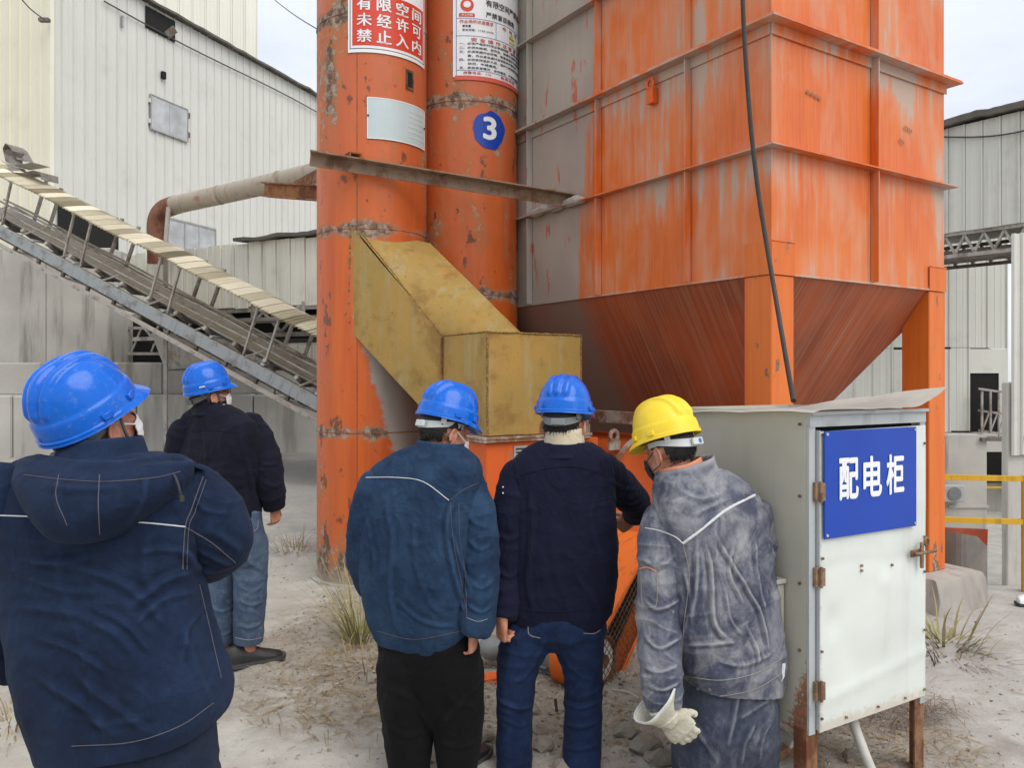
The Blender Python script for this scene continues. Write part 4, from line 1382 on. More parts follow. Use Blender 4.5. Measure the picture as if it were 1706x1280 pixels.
def signs():
    # red confined-space sign
    o = around(T1, 20, 4.28, TR + 0.01)
    s = empty('warning_sign', o, 0)
    tag(s, 'red and white warning sign with Chinese characters on the left elevator tube', 'sign')
    def add(name, bm, mat):
        bmesh.ops.translate(bm, verts=bm.verts[:], vec=-o)
        return mk(name, bm, mat, s)
    add('board', curved_rect(T1, -24, 67, 4.27, 5.35, TR + 0.008), M['sign_white'])
    bd = 0.6
    for a in ((-22, 65, 4.298, 4.303), (-22, 65, 5.32, 5.325), (-22, -21.4, 4.303, 5.32), (64.4, 65, 4.303, 5.32)):
        add('border_line', curved_rect(T1, *a, TR + 0.0095, 16, 0.002), M['print_black'])
    add('red_field', curved_rect(T1, -19.5, 62.5, 4.325, 4.735, TR + 0.0095, 24, 0.002), M['sign_red'])
    rows = (('有限空间', 4.605), ('未经许可', 4.478), ('禁止入内', 4.350))
    for body, z in rows:
        for i, chx in enumerate(body):
            t0 = -15 + i * 19.2
            curved_text('lettering', chx, T1, t0, t0 + 14.6, z, z + 0.103, TR + 0.0135, M['sign_white'], s, o, 0.022, 3)
    # notice board
    o = around(T2, 40, 4.25, TR + 0.01)
    s = empty('notice_board', o, 0)
    tag(s, 'white safety notice densely printed in Chinese on the right elevator tube', 'sign')
    def add(name, bm, mat):
        bmesh.ops.translate(bm, verts=bm.verts[:], vec=-o)
        return mk(name, bm, mat, s)
    th0, th1 = -15, 92
    add('board', curved_rect(T2, th0, th1, 4.26, 5.6, TR + 0.008), M['sign_white'])
    add('red_strip', curved_rect(T2, th0 + 2, th1, 4.235, 4.272, TR + 0.0095, 24, 0.002), M['print_red'])
    w = th1 - th0
    R2 = TR + 0.0105
    for a in ((-11, th1 - 4, 4.315, 4.319), (-11, th1 - 4, 4.610, 4.614), (-11, th1 - 4, 4.760, 4.764), (-11.6, -11, 4.275, 5.6), (th1 - 4.5, th1 - 4, 4.275, 5.6), (32, 32.5, 4.614, 4.760)):
        add('rule_line', curved_rect(T2, *a, R2, 16, 0.002), M['print_blue'])
    T = lambda body, a0, a1, z, h, mat, bold=0.0: curved_text('lettering', body, T2, a0, a1, z, z + h, TR + 0.0125, M[mat], s, o, bold, 1)
    T('报警电话：110', -4, 26, 4.284, 0.024, 'print_red', 0.012)
    T('急救电话：120', 38, 78, 4.284, 0.024, 'print_red', 0.012)
    lines = ['一、必须严格执行作业审批制度，未经许可严禁作业', '二、必须先检测、后作业，检测不合格严禁作业', '三、必须根据作业环境，配备适宜的个体防护装',
             '　　备，作业者未进行有效防护严禁作业', '四、必须安排监护人员，监护人员应密切监视作业', '　　状况，不得离岗。', '五、发现异常情况，及时报告，严禁盲目施救']
    lens = (22, 20, 20, 16, 21, 8, 19)
    for i, ln in enumerate(lines):
        z = 4.535 - i * 0.0345
        a0 = -8
        cnt = len(ln)
        ind = 0
        if ln.startswith('　　'):
            a0 = 0.5
            ln = ln.strip('　')
            cnt = len(ln)
        T(ln, a0, a0 + cnt * 4.15, z, 0.021, 'print_black', 0.012)
    for i, chx in enumerate('安全操作注意事项'):
        T(chx, 4 + i * 9.2, 10.5 + i * 9.2, 4.564, 0.034, 'print_red', 0.012)
    T('作业场所浓度要求', -8, 29, 4.718, 0.032, 'print_red', 0.012)
    T('氧含量', -5, 4, 4.686, 0.020, 'print_black', 0.02)
    T('安全范围：19.5%~23.5%', -5, 29, 4.654, 0.018, 'print_black', 0.004)
    for i, chx in enumerate('危险性'):
        T(chx, 41 + i * 11, 46.5 + i * 11, 4.715, 0.03, 'print_red', 0.012)
    tri = nb()
    for mat, sz, rr in (('print_black', 1.0, TR + 0.0122), ('print_yellow', 0.78, TR + 0.0136)):
        pts = [(57, 4.689 + 0.026 * sz), (57 - 5.5 * sz, 4.689 - 0.020 * sz), (57 + 5.5 * sz, 4.689 - 0.020 * sz)]
        bm = nb()
        loft(bm, [[around(T2, a, z, rr - 0.001) for a, z in pts], [around(T2, a, z, rr) for a, z in pts]])
        add('warning_triangle', bm, M[mat])
    tri.free()
    add('caption_strip', curved_rect(T2, 51.5, 62.5, 4.632, 4.652, TR + 0.0118, 6, 0.002), M['print_yellow'])
    T('严禁盲目施救', 20, 62, 4.785, 0.05, 'print_black', 0.01)
    T('有限空间严禁进入', 20, 84, 4.88, 0.06, 'print_black', 0.01)
    add('red_badge', curved_rect(T2, -8.5, 8, 4.776, 4.806, TR + 0.0115, 6, 0.002), M['sign_red'])
    T('本工大网', -6, 5.5, 4.781, 0.020, 'sign_white', 0.012)
    # round emblem above the badge
    bm = nb()
    loft(bm, [[around(T2, 0 + 7.0 * math.cos(a), 4.875 + 0.055 * math.sin(a), rr) for a in [2*math.pi*k/24 for k in range(24)]] for rr in (TR + 0.009, TR + 0.0115)])
    add('red_emblem', bm, M['sign_red'])
    bm = nb()
    loft(bm, [[around(T2, 0 + 4.0 * math.cos(a), 4.88 + 0.028 * math.sin(a), rr) for a in [2*math.pi*k/20 for k in range(20)]] for rr in (TR + 0.010, TR + 0.0128)])
    add('red_emblem', bm, M['sign_white'])
    # blank faded plate
    o = around(T1, 30, 3.59, TR + 0.01)
    s = empty('blank_plate', o, 0)
    tag(s, 'faded pale blue blank plate riveted to the left elevator tube', 'plate')
    def add(name, bm, mat):
        bmesh.ops.translate(bm, verts=bm.verts[:], vec=-o)
        return mk(name, bm, mat, s)
    add('board', curved_rect(T1, -5, 67, 3.585, 3.915, TR + 0.008), M['blank_plate'])
    for a in ((-5, 67, 3.585, 3.592), (-5, 67, 3.908, 3.915), (-5, -4.2, 3.592, 3.908), (66.2, 67, 3.592, 3.908)):
        add('edge_line', curved_rect(T1, *a, TR + 0.010, 16, 0.002), M['sign_white'])
    for k in range(6):
        add('faded_print', curved_rect(T1, 38, 60 + RNG.random() * 4, 3.64 + k * 0.042, 3.652 + k * 0.042, TR + 0.0095, 8, 0.002), M['print_faded'])
    for th in (-4, 65.5):
        add('rivet', curved_rect(T1, th - 0.8, th + 0.8, 3.76, 3.775, TR + 0.014, 3, 0.01), M['print_black'])
    # number shield
    o = around(T2, 25, 3.82, TR + 0.01)
    s = empty('number_sign', o, 0)
    tag(s, 'peeling blue shield sticker with a white 3 on the right elevator tube', 'sign')
    bm = nb()
    ang = [2 * math.pi * k / 40 for k in range(40)]
    def shield(a):
        r = 1.0 + 0.03 * math.sin(5 * a + 1) + 0.04 * math.sin(3 * a) + 0.02 * math.sin(9 * a)
        if 1.7 < a < 3.0: r *= 0.93
        return r
    loft(bm, [[around(T2, 25 + 19.5 * k * shield(a) * math.cos(a), 3.825 + 0.165 * k * shield(a) * math.sin(a), rr) for a in ang] for k, rr in ((1.0, TR - 0.002), (1.0, TR + 0.005), (0.8, TR + 0.005), (0.6, TR + 0.005), (0.4, TR + 0.005), (0.2, TR + 0.005), (0.04, TR + 0.005))])
    bmesh.ops.translate(bm, verts=bm.verts[:], vec=-o)
    mk('shield', bm, M['sign_blue'], s)
    curved_text('lettering', '3', T2, 17, 33, 3.735, 3.935, TR + 0.009, M['sign_white'], s, o, 0.03, 5)
signs()

def braces():
    a = mk('angle_iron_brace', angle_bar(nb(), Vector((-1.56, 6.28, 3.425)), Vector((0.50, 6.72, 3.19)), 0.10, 0.01), M['angle_iron'])
    tag(a, 'long rusty angle iron running across both tubes to the hopper', 'angle iron')
    b = mk('angle_iron_bracket', angle_bar(nb(), at(488, 303, 7.9), at(583, 252, 6.34), 0.10, 0.01, flip=-1), M['rust_beam'])
    tag(b, 'short rusty angle iron slanting back at the left end of the long brace', 'angle iron')
    c = nb()
    p, q = at(441, 316, 7.6), Vector((-1.45, 6.75, CAM_H + (630 - 324) / FPX * 6.75))
    s_, u_ = frame_of(q - p)
    for (w, h, off) in ((0.10, 0.012, 0.06), (0.10, 0.012, -0.06), (0.012, 0.118, 0.0)):
        bar(c, p + u_ * off, q + u_ * off, w, h)
    d = mk('support_beam', c, M['rust_beam'])
    tag(d, 'brown steel beam carrying the dust pipe at the left elevator tube', 'beam')
braces()

# ------------------------------------------------------------------ orange hopper
def hopper():
    b = empty('dust_hopper', (1.6, 5.0, 0), UANG)
    tag(b, 'huge orange steel hopper bin with stiffener grid and dust runs, on legs', 'hopper')
    WU, LV = 1.95, 3.56
    Z0, dz = 2.335, 0.772
    zs = [Z0 + dz * k for k in range(7)]
    us = [0, 1.03, WU]
    vs = [0, 0.68, 1.645, 2.60, LV]
    mh = M['hopper']
    def bulge_panel(face, a0, a1, z0, z1):
        bm = nb()
        n = 8
        rows = []
        sd = RNG.random() * 50
        for i in range(n + 1):
            row = []
            for j in range(n + 1):
                s, t = i / n, j / n
                k = 16 * s * (1 - s) * t * (1 - t)
                d = 0.010 * k * mn.noise(Vector((sd, a0, z0))) + 0.006 * k * mn.noise(Vector((s * 2 + sd, t * 2, 0)))
                a = a0 + 0.003 + (a1 - a0 - 0.006) * t
                z = z0 + 0.003 + (z1 - z0 - 0.006) * s
                row.append(Vector((a, d, z)) if face == 'u' else Vector((d, a, z)))
            rows.append(row)
        loft(bm, rows, cap=False, closed=False)
        f = bm.faces[:]
        bmesh.ops.recalc_face_normals(bm, faces=f)
        mk('wall_plate', bm, mh, b, smooth=True)
    for zi in range(6):
        for i in range(2):
            bulge_panel('u', us[i], us[i+1], zs[zi], zs[zi+1])
        for i in range(4):
            bulge_panel('v', vs[i], vs[i+1], zs[zi], zs[zi+1])
    mk('wall_core', bx(0.03, WU, 0.03, LV, Z0 + 0.02, zs[-1] - 0.02), mh, b)
    mk('roof', bx(-0.1, WU + 0.1, -0.1, LV + 0.1, zs[-1] + 0.002, zs[-1] + 0.05), mh, b)
    # horizontal stiffeners
    for k in range(1, 6):
        z = zs[k]
        pr = 0.075 if k % 2 == 1 else 0.095
        th = 0.010
        mk('flange', bx(-pr, WU + pr, -pr, -0.002, z - th/2, z + th/2), mh, b)
        mk('flange', bx(-pr, -0.002, -0.0015, LV + pr, z - th/2, z + th/2), mh, b)
        mk('flange', bx(WU + 0.002, WU + pr, -0.0015, LV, z - th/2, z + th/2), mh, b)
        if k % 2 == 0:
            # a bolted joint: a second upright leg below the flange
            mk('flange_leg', bx(-0.012, WU + 0.012, -0.014, -0.004, z - 0.075, z - th/2 - 0.001), mh, b)
            mk('flange_leg', bx(-0.014, -0.004, 0.0, LV, z - 0.075, z - th/2 - 0.001), mh, b)
            mk('flange', bx(-pr + 0.006, WU + pr - 0.006, -pr + 0.006, -0.003, z + th/2 + 0.003, z + th/2 + 0.012), mh, b)
            mk('flange', bx(-pr + 0.006, -0.003, 0.0, LV + pr, z + th/2 + 0.003, z + th/2 + 0.012), mh, b)
    # upright stiffeners between the flanges
    for zi in range(6):
        za, zb = zs[zi] + 0.008, zs[zi+1] - 0.014
        if zi == 0: za = zs[0] + 0.0
        mk('stiffener', bx(us[1] - 0.005, us[1] + 0.005, -0.062, -0.004, za, zb), mh, b)
        for v in vs[1:4]:
            mk('stiffener', bx(-0.062, -0.004, v - 0.005, v + 0.005, za, zb), mh, b)
    # weld lines at the corner
    pts = [(-0.002 + 0.002 * mn.noise(Vector((0, 0, k * 0.7))), -0.002, Z0 + (zs[-1] - Z0) * k / 120, 0.006 + 0.002 * mn.noise(Vector((3, 0, k * 0.9)))) for k in range(121)]
    mk('weld_bead', tube(nb(), pts, 0.006, 6), mh, b)
    # hopper bottom: four sloping plates into a trough
    O = [(0.77, 0.97), (1.18, 0.97), (1.18, 2.6), (0.77, 2.6)]
    Zo = 1.00
    T = [(0.0, 0.0), (WU, 0.0), (WU, LV), (0.0, LV)]
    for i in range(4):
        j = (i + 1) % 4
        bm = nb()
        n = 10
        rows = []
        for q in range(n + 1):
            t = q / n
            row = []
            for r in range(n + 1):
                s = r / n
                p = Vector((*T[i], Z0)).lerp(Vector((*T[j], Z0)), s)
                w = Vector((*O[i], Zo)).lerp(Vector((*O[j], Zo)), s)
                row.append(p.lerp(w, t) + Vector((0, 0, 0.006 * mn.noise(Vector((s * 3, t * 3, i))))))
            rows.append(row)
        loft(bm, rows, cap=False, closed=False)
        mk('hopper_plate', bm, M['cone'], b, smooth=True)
    mk('outlet_trough', bx(0.74, 1.21, 0.90, 2.66, 0.62, Zo + 0.01), M['cone'], b)
    mk('outlet_flange', bx(0.66, 1.29, 0.82, 2.74, Zo - 0.03, Zo - 0.01), M['flange_rust'], b)
    mk('bottom_edge', bx(-0.010, WU + 0.01, -0.010, -0.003, Z0 - 0.012, Z0 + 0.004), mh, b)
    mk('bottom_edge', bx(-0.010, -0.003, -0.003, LV, Z0 - 0.012, Z0 + 0.004), mh, b)
    # collector angle seen below the bin between the men
    mk('frame_angle', angle_bar(nb(), (0.02, 0.24, 1.42), (0.02, 3.3, 1.42), 0.09, 0.01), M['flange_rust'], b)
    # legs
    lw = 0.215
    for (u0, v0, zt, zb, nm) in ((-0.006, -0.006, 2.53, 0.0, 0), (WU - lw + 0.006, -0.006, 2.50, 0.25, 1), (-0.006, LV - lw, 2.5, 0.0, 2), (WU - lw + 0.006, LV - lw, 2.5, -2.3, 3)):
        bm = nb()
        box(bm, u0, u0 + lw, v0, v0 + lw, zb, Z0 - 0.014, bev=0.006)
        lg = mk('leg', bm, M['leg'], b)
        if nm < 2:
            # the leg's wrap plates lap over the bin's corner
            mk('leg_lap', bx(u0 - 0.006, u0 + lw, v0 - 0.008, v0 - 0.001, Z0 - 0.013, zt), M['leg'], lg)
            if nm == 0:
                mk('leg_lap', bx(u0 - 0.008, u0 - 0.001, v0 - 0.006, v0 + lw, Z0 - 0.013, zt), M['leg'], lg)
            pts = [(u0 + lw * k / 20, v0 - 0.008, zt + 0.003 * mn.noise(Vector((k, 0, 0))), 0.005) for k in range(21)]
            mk('weld_bead', tube(nb(), pts, 0.005, 6), M['leg'], lg)
    # lifting lug on the left wall
    lg = nb()
    tube(lg, [(-0.05, 1.03 + 0.032 * math.cos(a), 3.80 + 0.036 * math.sin(a)) for a in [2*math.pi*k/18 for k in range(19)]], 0.013, 6, cap=False)
    box(lg, -0.058, -0.002, 0.998, 1.062, 3.66, 3.772)
    mk('lifting_lug', lg, M['boot_orange'], b)
    # faint stencil marks on the right wall
    for (u, z, w) in ((0.33, 3.50, 0.16), (1.42, 3.46, 0.10), (1.36, 3.36, 0.06)):
        for i in range(4):
            mk('stencil_mark', bx(u + i * w / 4, u + i * w / 4 + w / 6, -0.0105, -0.0095, z - i * 0.006, z + 0.020 - i * 0.006), M['stencil'], b)
    # crusted dust on the stiffener where the angle iron lands
    bm = nb()
    for i in range(30):
        c = Vector((-0.045 + 0.02 * RNG.random(), 1.85 + 0.7 * RNG.random(), 3.112 + 0.02 * RNG.random()))
        ellipsoid(bm, Matrix.Translation(c), 0.035, 0.06 + 0.05 * RNG.random(), 0.02 + 0.02 * RNG.random(), 8, 6)
    mk('dust_crust', bm, M['concrete_foot'], b, smooth=True)
    # right leg's concrete foot
    f = empty('leg_footing', b.matrix_world @ Vector((0, 0, 0)), 0)
    f.location = Vector((1.6, 5.0, 0)) + U * (WU - lw / 2) + V * (lw / 2)
    f.rotation_euler = (0, 0, UANG)
    tag(f, 'rough pale concrete footing under the right orange leg', 'footing')
    bm = nb()
    rings = []
    for z, k in ((-0.1, 1.0), (0.10, 0.98), (0.19, 0.95), (0.235, 0.90), (0.25, 0.55)):
        rings.append([Vector((0.05 + (0.34 + 0.05 * mn.noise(Vector((math.cos(a) * 2, math.sin(a) * 2, z * 4)))) * k * math.copysign(abs(math.cos(a)) ** 0.28, math.cos(a)),
                              (0.32 + 0.05 * mn.noise(Vector((math.cos(a) * 2, math.sin(a) * 2, z * 4 + 7)))) * k * math.copysign(abs(math.sin(a)) ** 0.28, math.sin(a)), z)) for a in [2*math.pi*i/32 for i in range(32)]])
    loft(bm, rings)
    mk('block', bm, M['concrete_foot'], f, smooth=True)
    return b
HOP = hopper()

def hose():
    pts = [at(1233, -260, 4.72), at(1236, -60, 4.73), at(1240, 60, 4.75), at(1250, 200, 4.76), at(1262, 310, 4.76), at(1276, 400, 4.72), at(1293, 500, 4.60), at(1310, 600, 4.3), at(1322, 668, 4.0)]
    o = mk('power_cable', tube(nb(), pts, 0.0135, 10, sub=6), M['black_rubber'], smooth=True)
    tag(o, 'thick black cable hanging down the hopper corner to the cabinet roof', 'cable')
hose()
# ------------------------------------------------------------------ electrical cabinet
def cabinet():
    ang = math.atan2(0.507, 0.862)
    o0 = Vector((1.138, 3.13, 0))
    b = empty('electrical_cabinet', o0, ang)
    tag(b, 'grey sheet steel distribution cabinet on rusty legs with a blue sign on its door', 'cabinet')
    W, Dp, z0, z1 = 0.735, 0.72, 0.30, 1.545
    # left side wall with a slight buckle
    def sheet(name, P, mat, n=14, amp=0.004, seed=0.0, th=0.003, parent=b):
        bm = nb()
        p = [Vector(q) for q in P]
        nrm = (p[1] - p[0]).cross(p[3] - p[0]).normalized()
        rows = []
        for i in range(n + 1):
            row = []
            for j in range(n + 1):
                s, t = i / n, j / n
                q = p[0].lerp(p[1], t).lerp(p[3].lerp(p[2], t), s)
                k = min(1.0, 10 * min(s, 1 - s)) * min(1.0, 10 * min(t, 1 - t))
                ex = 0.0
                if name == 'door':
                    ex = -0.006 * math.exp(-((q.z - 0.93 - 0.05 * (q.x - 0.3) - 0.02 * math.sin(q.x * 9)) / 0.018) ** 2) * (0.4 + 0.6 * abs(mn.noise(Vector((q.x * 6, 0, 3)))))
                    ex += 0.007 * math.exp(-((q.x - 0.44) ** 2 + (q.z - 0.84) ** 2) / 0.0012) - 0.008 * math.exp(-((q.x - 0.13) ** 2 + (q.z - 0.72) ** 2) / 0.003) + 0.005 * math.exp(-((q.z - 0.42 - 0.12 * q.x) / 0.02) ** 2)
                row.append(q + nrm * ex + nrm * (amp * (mn.noise(q * 3.2 + Vector((seed, 0, 0))) + 0.5 * mn.noise(q * 8 + Vector((0, seed, 0))))) * (0.25 + 0.75 * k))
            rows.append(row)
        loft(bm, rows, cap=False, closed=False)
        bmesh.ops.recalc_face_normals(bm, faces=bm.faces[:])
        bmesh.ops.solidify(bm, geom=bm.faces[:], thickness=th)
        return mk(name, bm, mat, parent, smooth=True)
    sd = sheet('side_wall', [(0, Dp, z0), (0, 0.0, z0), (0, 0.0, z1), (0, Dp, z1)], M['cabinet_side'], 16, 0.004, 1.0)
    sheet('side_wall', [(W, 0.0, z0), (W, Dp, z0), (W, Dp, z1), (W, 0.0, z1)], M['cabinet_side'], 10, 0.004, 2.0)
    sheet('back_wall', [(W, Dp, z0), (0, Dp, z0), (0, Dp, z1), (W, Dp, z1)], M['cabinet_side'], 10, 0.004, 3.0)
    mk('floor_plate', bx(0.005, W - 0.005, 0.005, Dp - 0.005, z0 + 0.005, z0 + 0.012), M['cabinet_side'], b)
    mk('inner_dark', bx(0.03, W - 0.03, 0.03, 0.04, z0 + 0.02, z1 - 0.02), M['black_void'], b)
    # galvanised front frame
    mk('front_post', bx(0.0, 0.035, -0.012, -0.001, z0, z1), M['galvanised'], b)
    mk('front_post', bx(W - 0.03, W + 0.004, -0.012, -0.001, z0 - 0.02, z1), M['galvanised'], b)
    mk('head_rail', bx(0.0, W + 0.004, -0.016, -0.0125, z1 - 0.055, z1 + 0.004), M['galvanised'], b)
    mk('head_rail', bx(0.0, W + 0.004, -0.03, -0.0165, z1 - 0.008, z1 + 0.004), M['galvanised'], b)
    # door, standing slightly proud and a little bent
    dx0, dx1, dz0, dz1 = 0.045, W - 0.008, 0.315, z1 - 0.068
    dr = sheet('door', [(dx0, -0.022, dz0 - 0.01), (dx1, -0.022, dz0), (dx1, -0.022, dz1), (dx0, -0.022, dz1 - 0.005)], M['cabinet_door'], 60, 0.0085, 7.0, 0.004)
    mk('door_edge', bx(dx0 - 0.005, dx0 - 0.0005, -0.028, -0.004, dz0, dz1), M['galvanised'], dr)
    # blue sign screwed to the door
    sx0, sx1, sz0, sz1 = 0.058, 0.640, 1.055, 1.474
    mk('sign_board', bx(sx0, sx1, -0.038, -0.031, sz0, sz1, bev=0.002), M['sign_blue'], b)
    sb = b.children[-1]
    for i, chx in enumerate('配电柜'):
        x0 = 0.138 + i * 0.147
        me = text_fit(chx, x0, x0 + 0.118, 1.200, 1.366, 0.026, 4)
        map_mesh(me, lambda a: np.stack([a[:, 0], -a[:, 1] - 0.0415, a[:, 2]], 1))
        mesh_obj('lettering', me, M['sign_white'], sb)
    for (x, z) in ((sx0 + 0.012, sz0 + 0.015), (sx1 - 0.012, sz0 + 0.012), (sx0 + 0.012, sz1 - 0.012), (sx1 - 0.012, sz1 - 0.012)):
        mk('rivet', tube(nb(), [(x, -0.043, z), (x, -0.037, z)], 0.006, 10), M['galvanised'], sb)
    for (x, z) in ((0.06, 1.46), (0.06, 0.98), (0.055, 0.62), (0.055, 0.36), (dx1 - 0.012, 1.40), (dx1 - 0.012, 1.0), (dx1 - 0.012, 0.85), (dx1 - 0.012, 0.60), (dx1 - 0.012, 0.345),
                   (0.20, 0.335), (0.40, 0.335), (0.58, 0.335), (0.295, 0.905), (0.295, 0.925), (0.49, 0.905)):
        mk('rivet', tube(nb(), [(x, -0.031, z), (x, -0.024, z)], 0.0055, 8), M['rusty_hinge'], dr)
    # hinges
    for z in (1.24, 0.91, 0.47):
        h = nb()
        box(h, 0.020, 0.042, -0.026, -0.0125, z - 0.036, z + 0.036)
        tube(h, [(0.043, -0.034, z - 0.04), (0.043, -0.034, z + 0.04)], 0.007, 10)
        box(h, 0.046, 0.062, -0.038, -0.032, z - 0.034, z + 0.034)
        mk('hinge', h, M['rusty_hinge'], b)
    # hasp and padlock-like bolt
    ht = nb()
    box(ht, 0.60, 0.68, -0.041, -0.033, 0.925, 0.955, bev=0.003)
    box(ht, 0.655, 0.673, -0.052, -0.040, 0.875, 0.985, bev=0.003)
    tube(ht, [(0.61, -0.05, 0.94), (0.755, -0.05, 0.94)], 0.007, 10)
    tube(ht, [(0.690 + 0.014 * math.cos(a), -0.05, 0.985 + 0.016 * math.sin(a)) for a in [2*math.pi*k/14 for k in range(15)]], 0.005, 8, cap=False)
    mk('latch', ht, M['rusty_hinge'], b, smooth=True)
    # side rivets
    for (y, z) in ((0.03, 1.50), (0.03, 1.22), (0.03, 0.88), (0.03, 0.62), (0.03, 0.42), (0.24, 0.90)):
        mk('rivet', tube(nb(), [(-0.008, y, z), (0.0, y, z)], 0.006, 8), M['rusty_hinge'], sd)
    # meter box on the left wall
    mb = mk('meter_box', bx(-0.10, -0.006, 0.10, 0.46, 0.54, 0.865, bev=0.006), M['cabinet_side'], b)
    mk('meter_lid', bx(-0.11, -0.006, 0.09, 0.47, 0.867, 0.885, bev=0.003), M['cabinet_side'], mb)
    # legs: rusty angles at each corner
    for (x, y, fx, fy) in ((0.0, 0.0, 1, 1), (W, 0.0, -1, 1), (0.0, Dp, 1, -1), (W, Dp, -1, -1)):
        lg = nb()
        w, t = 0.062, 0.007
        pr = [(0, 0), (w*fx, 0), (w*fx, t*fy), (t*fx, t*fy), (t*fx, w*fy), (0, w*fy)]
        wx = o0 + Vector((math.cos(ang) * x - math.sin(ang) * y, math.sin(ang) * x + math.cos(ang) * y, 0))
        zg = gh(wx.x, wx.y) - 0.03
        loft(lg, [[Vector((x + a - 0.006 * fx, y + c - 0.004 * fy, z)) for a, c in pr] for z in (zg, z0 + 0.015)])
        mk('leg', lg, M['rust_post'], b)
    # roof sheet: thin, wavy, its right front corner curled up
    bm = nb()
    nu, nv = 40, 16
    rows = []
    for j in range(nv + 1):
        v = -0.06 + (Dp + 0.12) * j / nv
        row = []
        for i in range(nu + 1):
            u = -0.035 + (W + 0.13) * i / nu
            z = z1 + 0.012 + 0.008 * abs(math.sin(v * 9.0 + 0.4)) + 0.004 * mn.noise(Vector((u * 5, v * 5, 0)))
            c = max(0.0, (u - 0.58) / 0.25)
            z += 0.085 * c ** 1.6 * (1.0 - 0.95 * j / nv) - 0.035 * j / nv
            z -= 0.008 * max(0.0, -u / 0.035)
            row.append(Vector((u, v + 0.012 * mn.noise(Vector((u * 9, 3, 0))) * (1 if j in (0, nv) else 0), z)))
        rows.append(row)
    loft(bm, rows, cap=False, closed=False)
    bmesh.ops.solidify(bm, geom=bm.faces[:], thickness=0.006)
    mk('roof_sheet', bm, M['roof_sheet'], b, smooth=True)
    # cables below
    cb = mk('conduit', tube(nb(), [o0 + Vector(p) for p in ((0.26, 0.26, 0.34), (0.28, 0.20, 0.22), (0.31, 0.10, 0.08), (0.33, 0.02, 0.03), (0.32, -0.10, 0.012))], 0.02, 12, sub=5), M['conduit'], smooth=True)
    tag(cb, 'grey flexible conduit curving out below the cabinet', 'conduit')
    sp = mk('steel_pipe', tube(nb(), [at(1250, 1218, 3.55), at(1300, 1222, 3.45), at(1322, 1240, 3.4)], 0.024, 14), M['conduit'], smooth=True)
    tag(sp, 'short pale pipe end lying beside the grey workman below the cabinet', 'pipe')
    pl = mk('timber_prop', bar(nb(), at(1285, 1262, 3.5), at(1325, 1240, 3.7), 0.05, 0.04), M['rust_post'])
    tag(pl, 'short rusty bar under the cabinet side', 'bar')
cabinet()

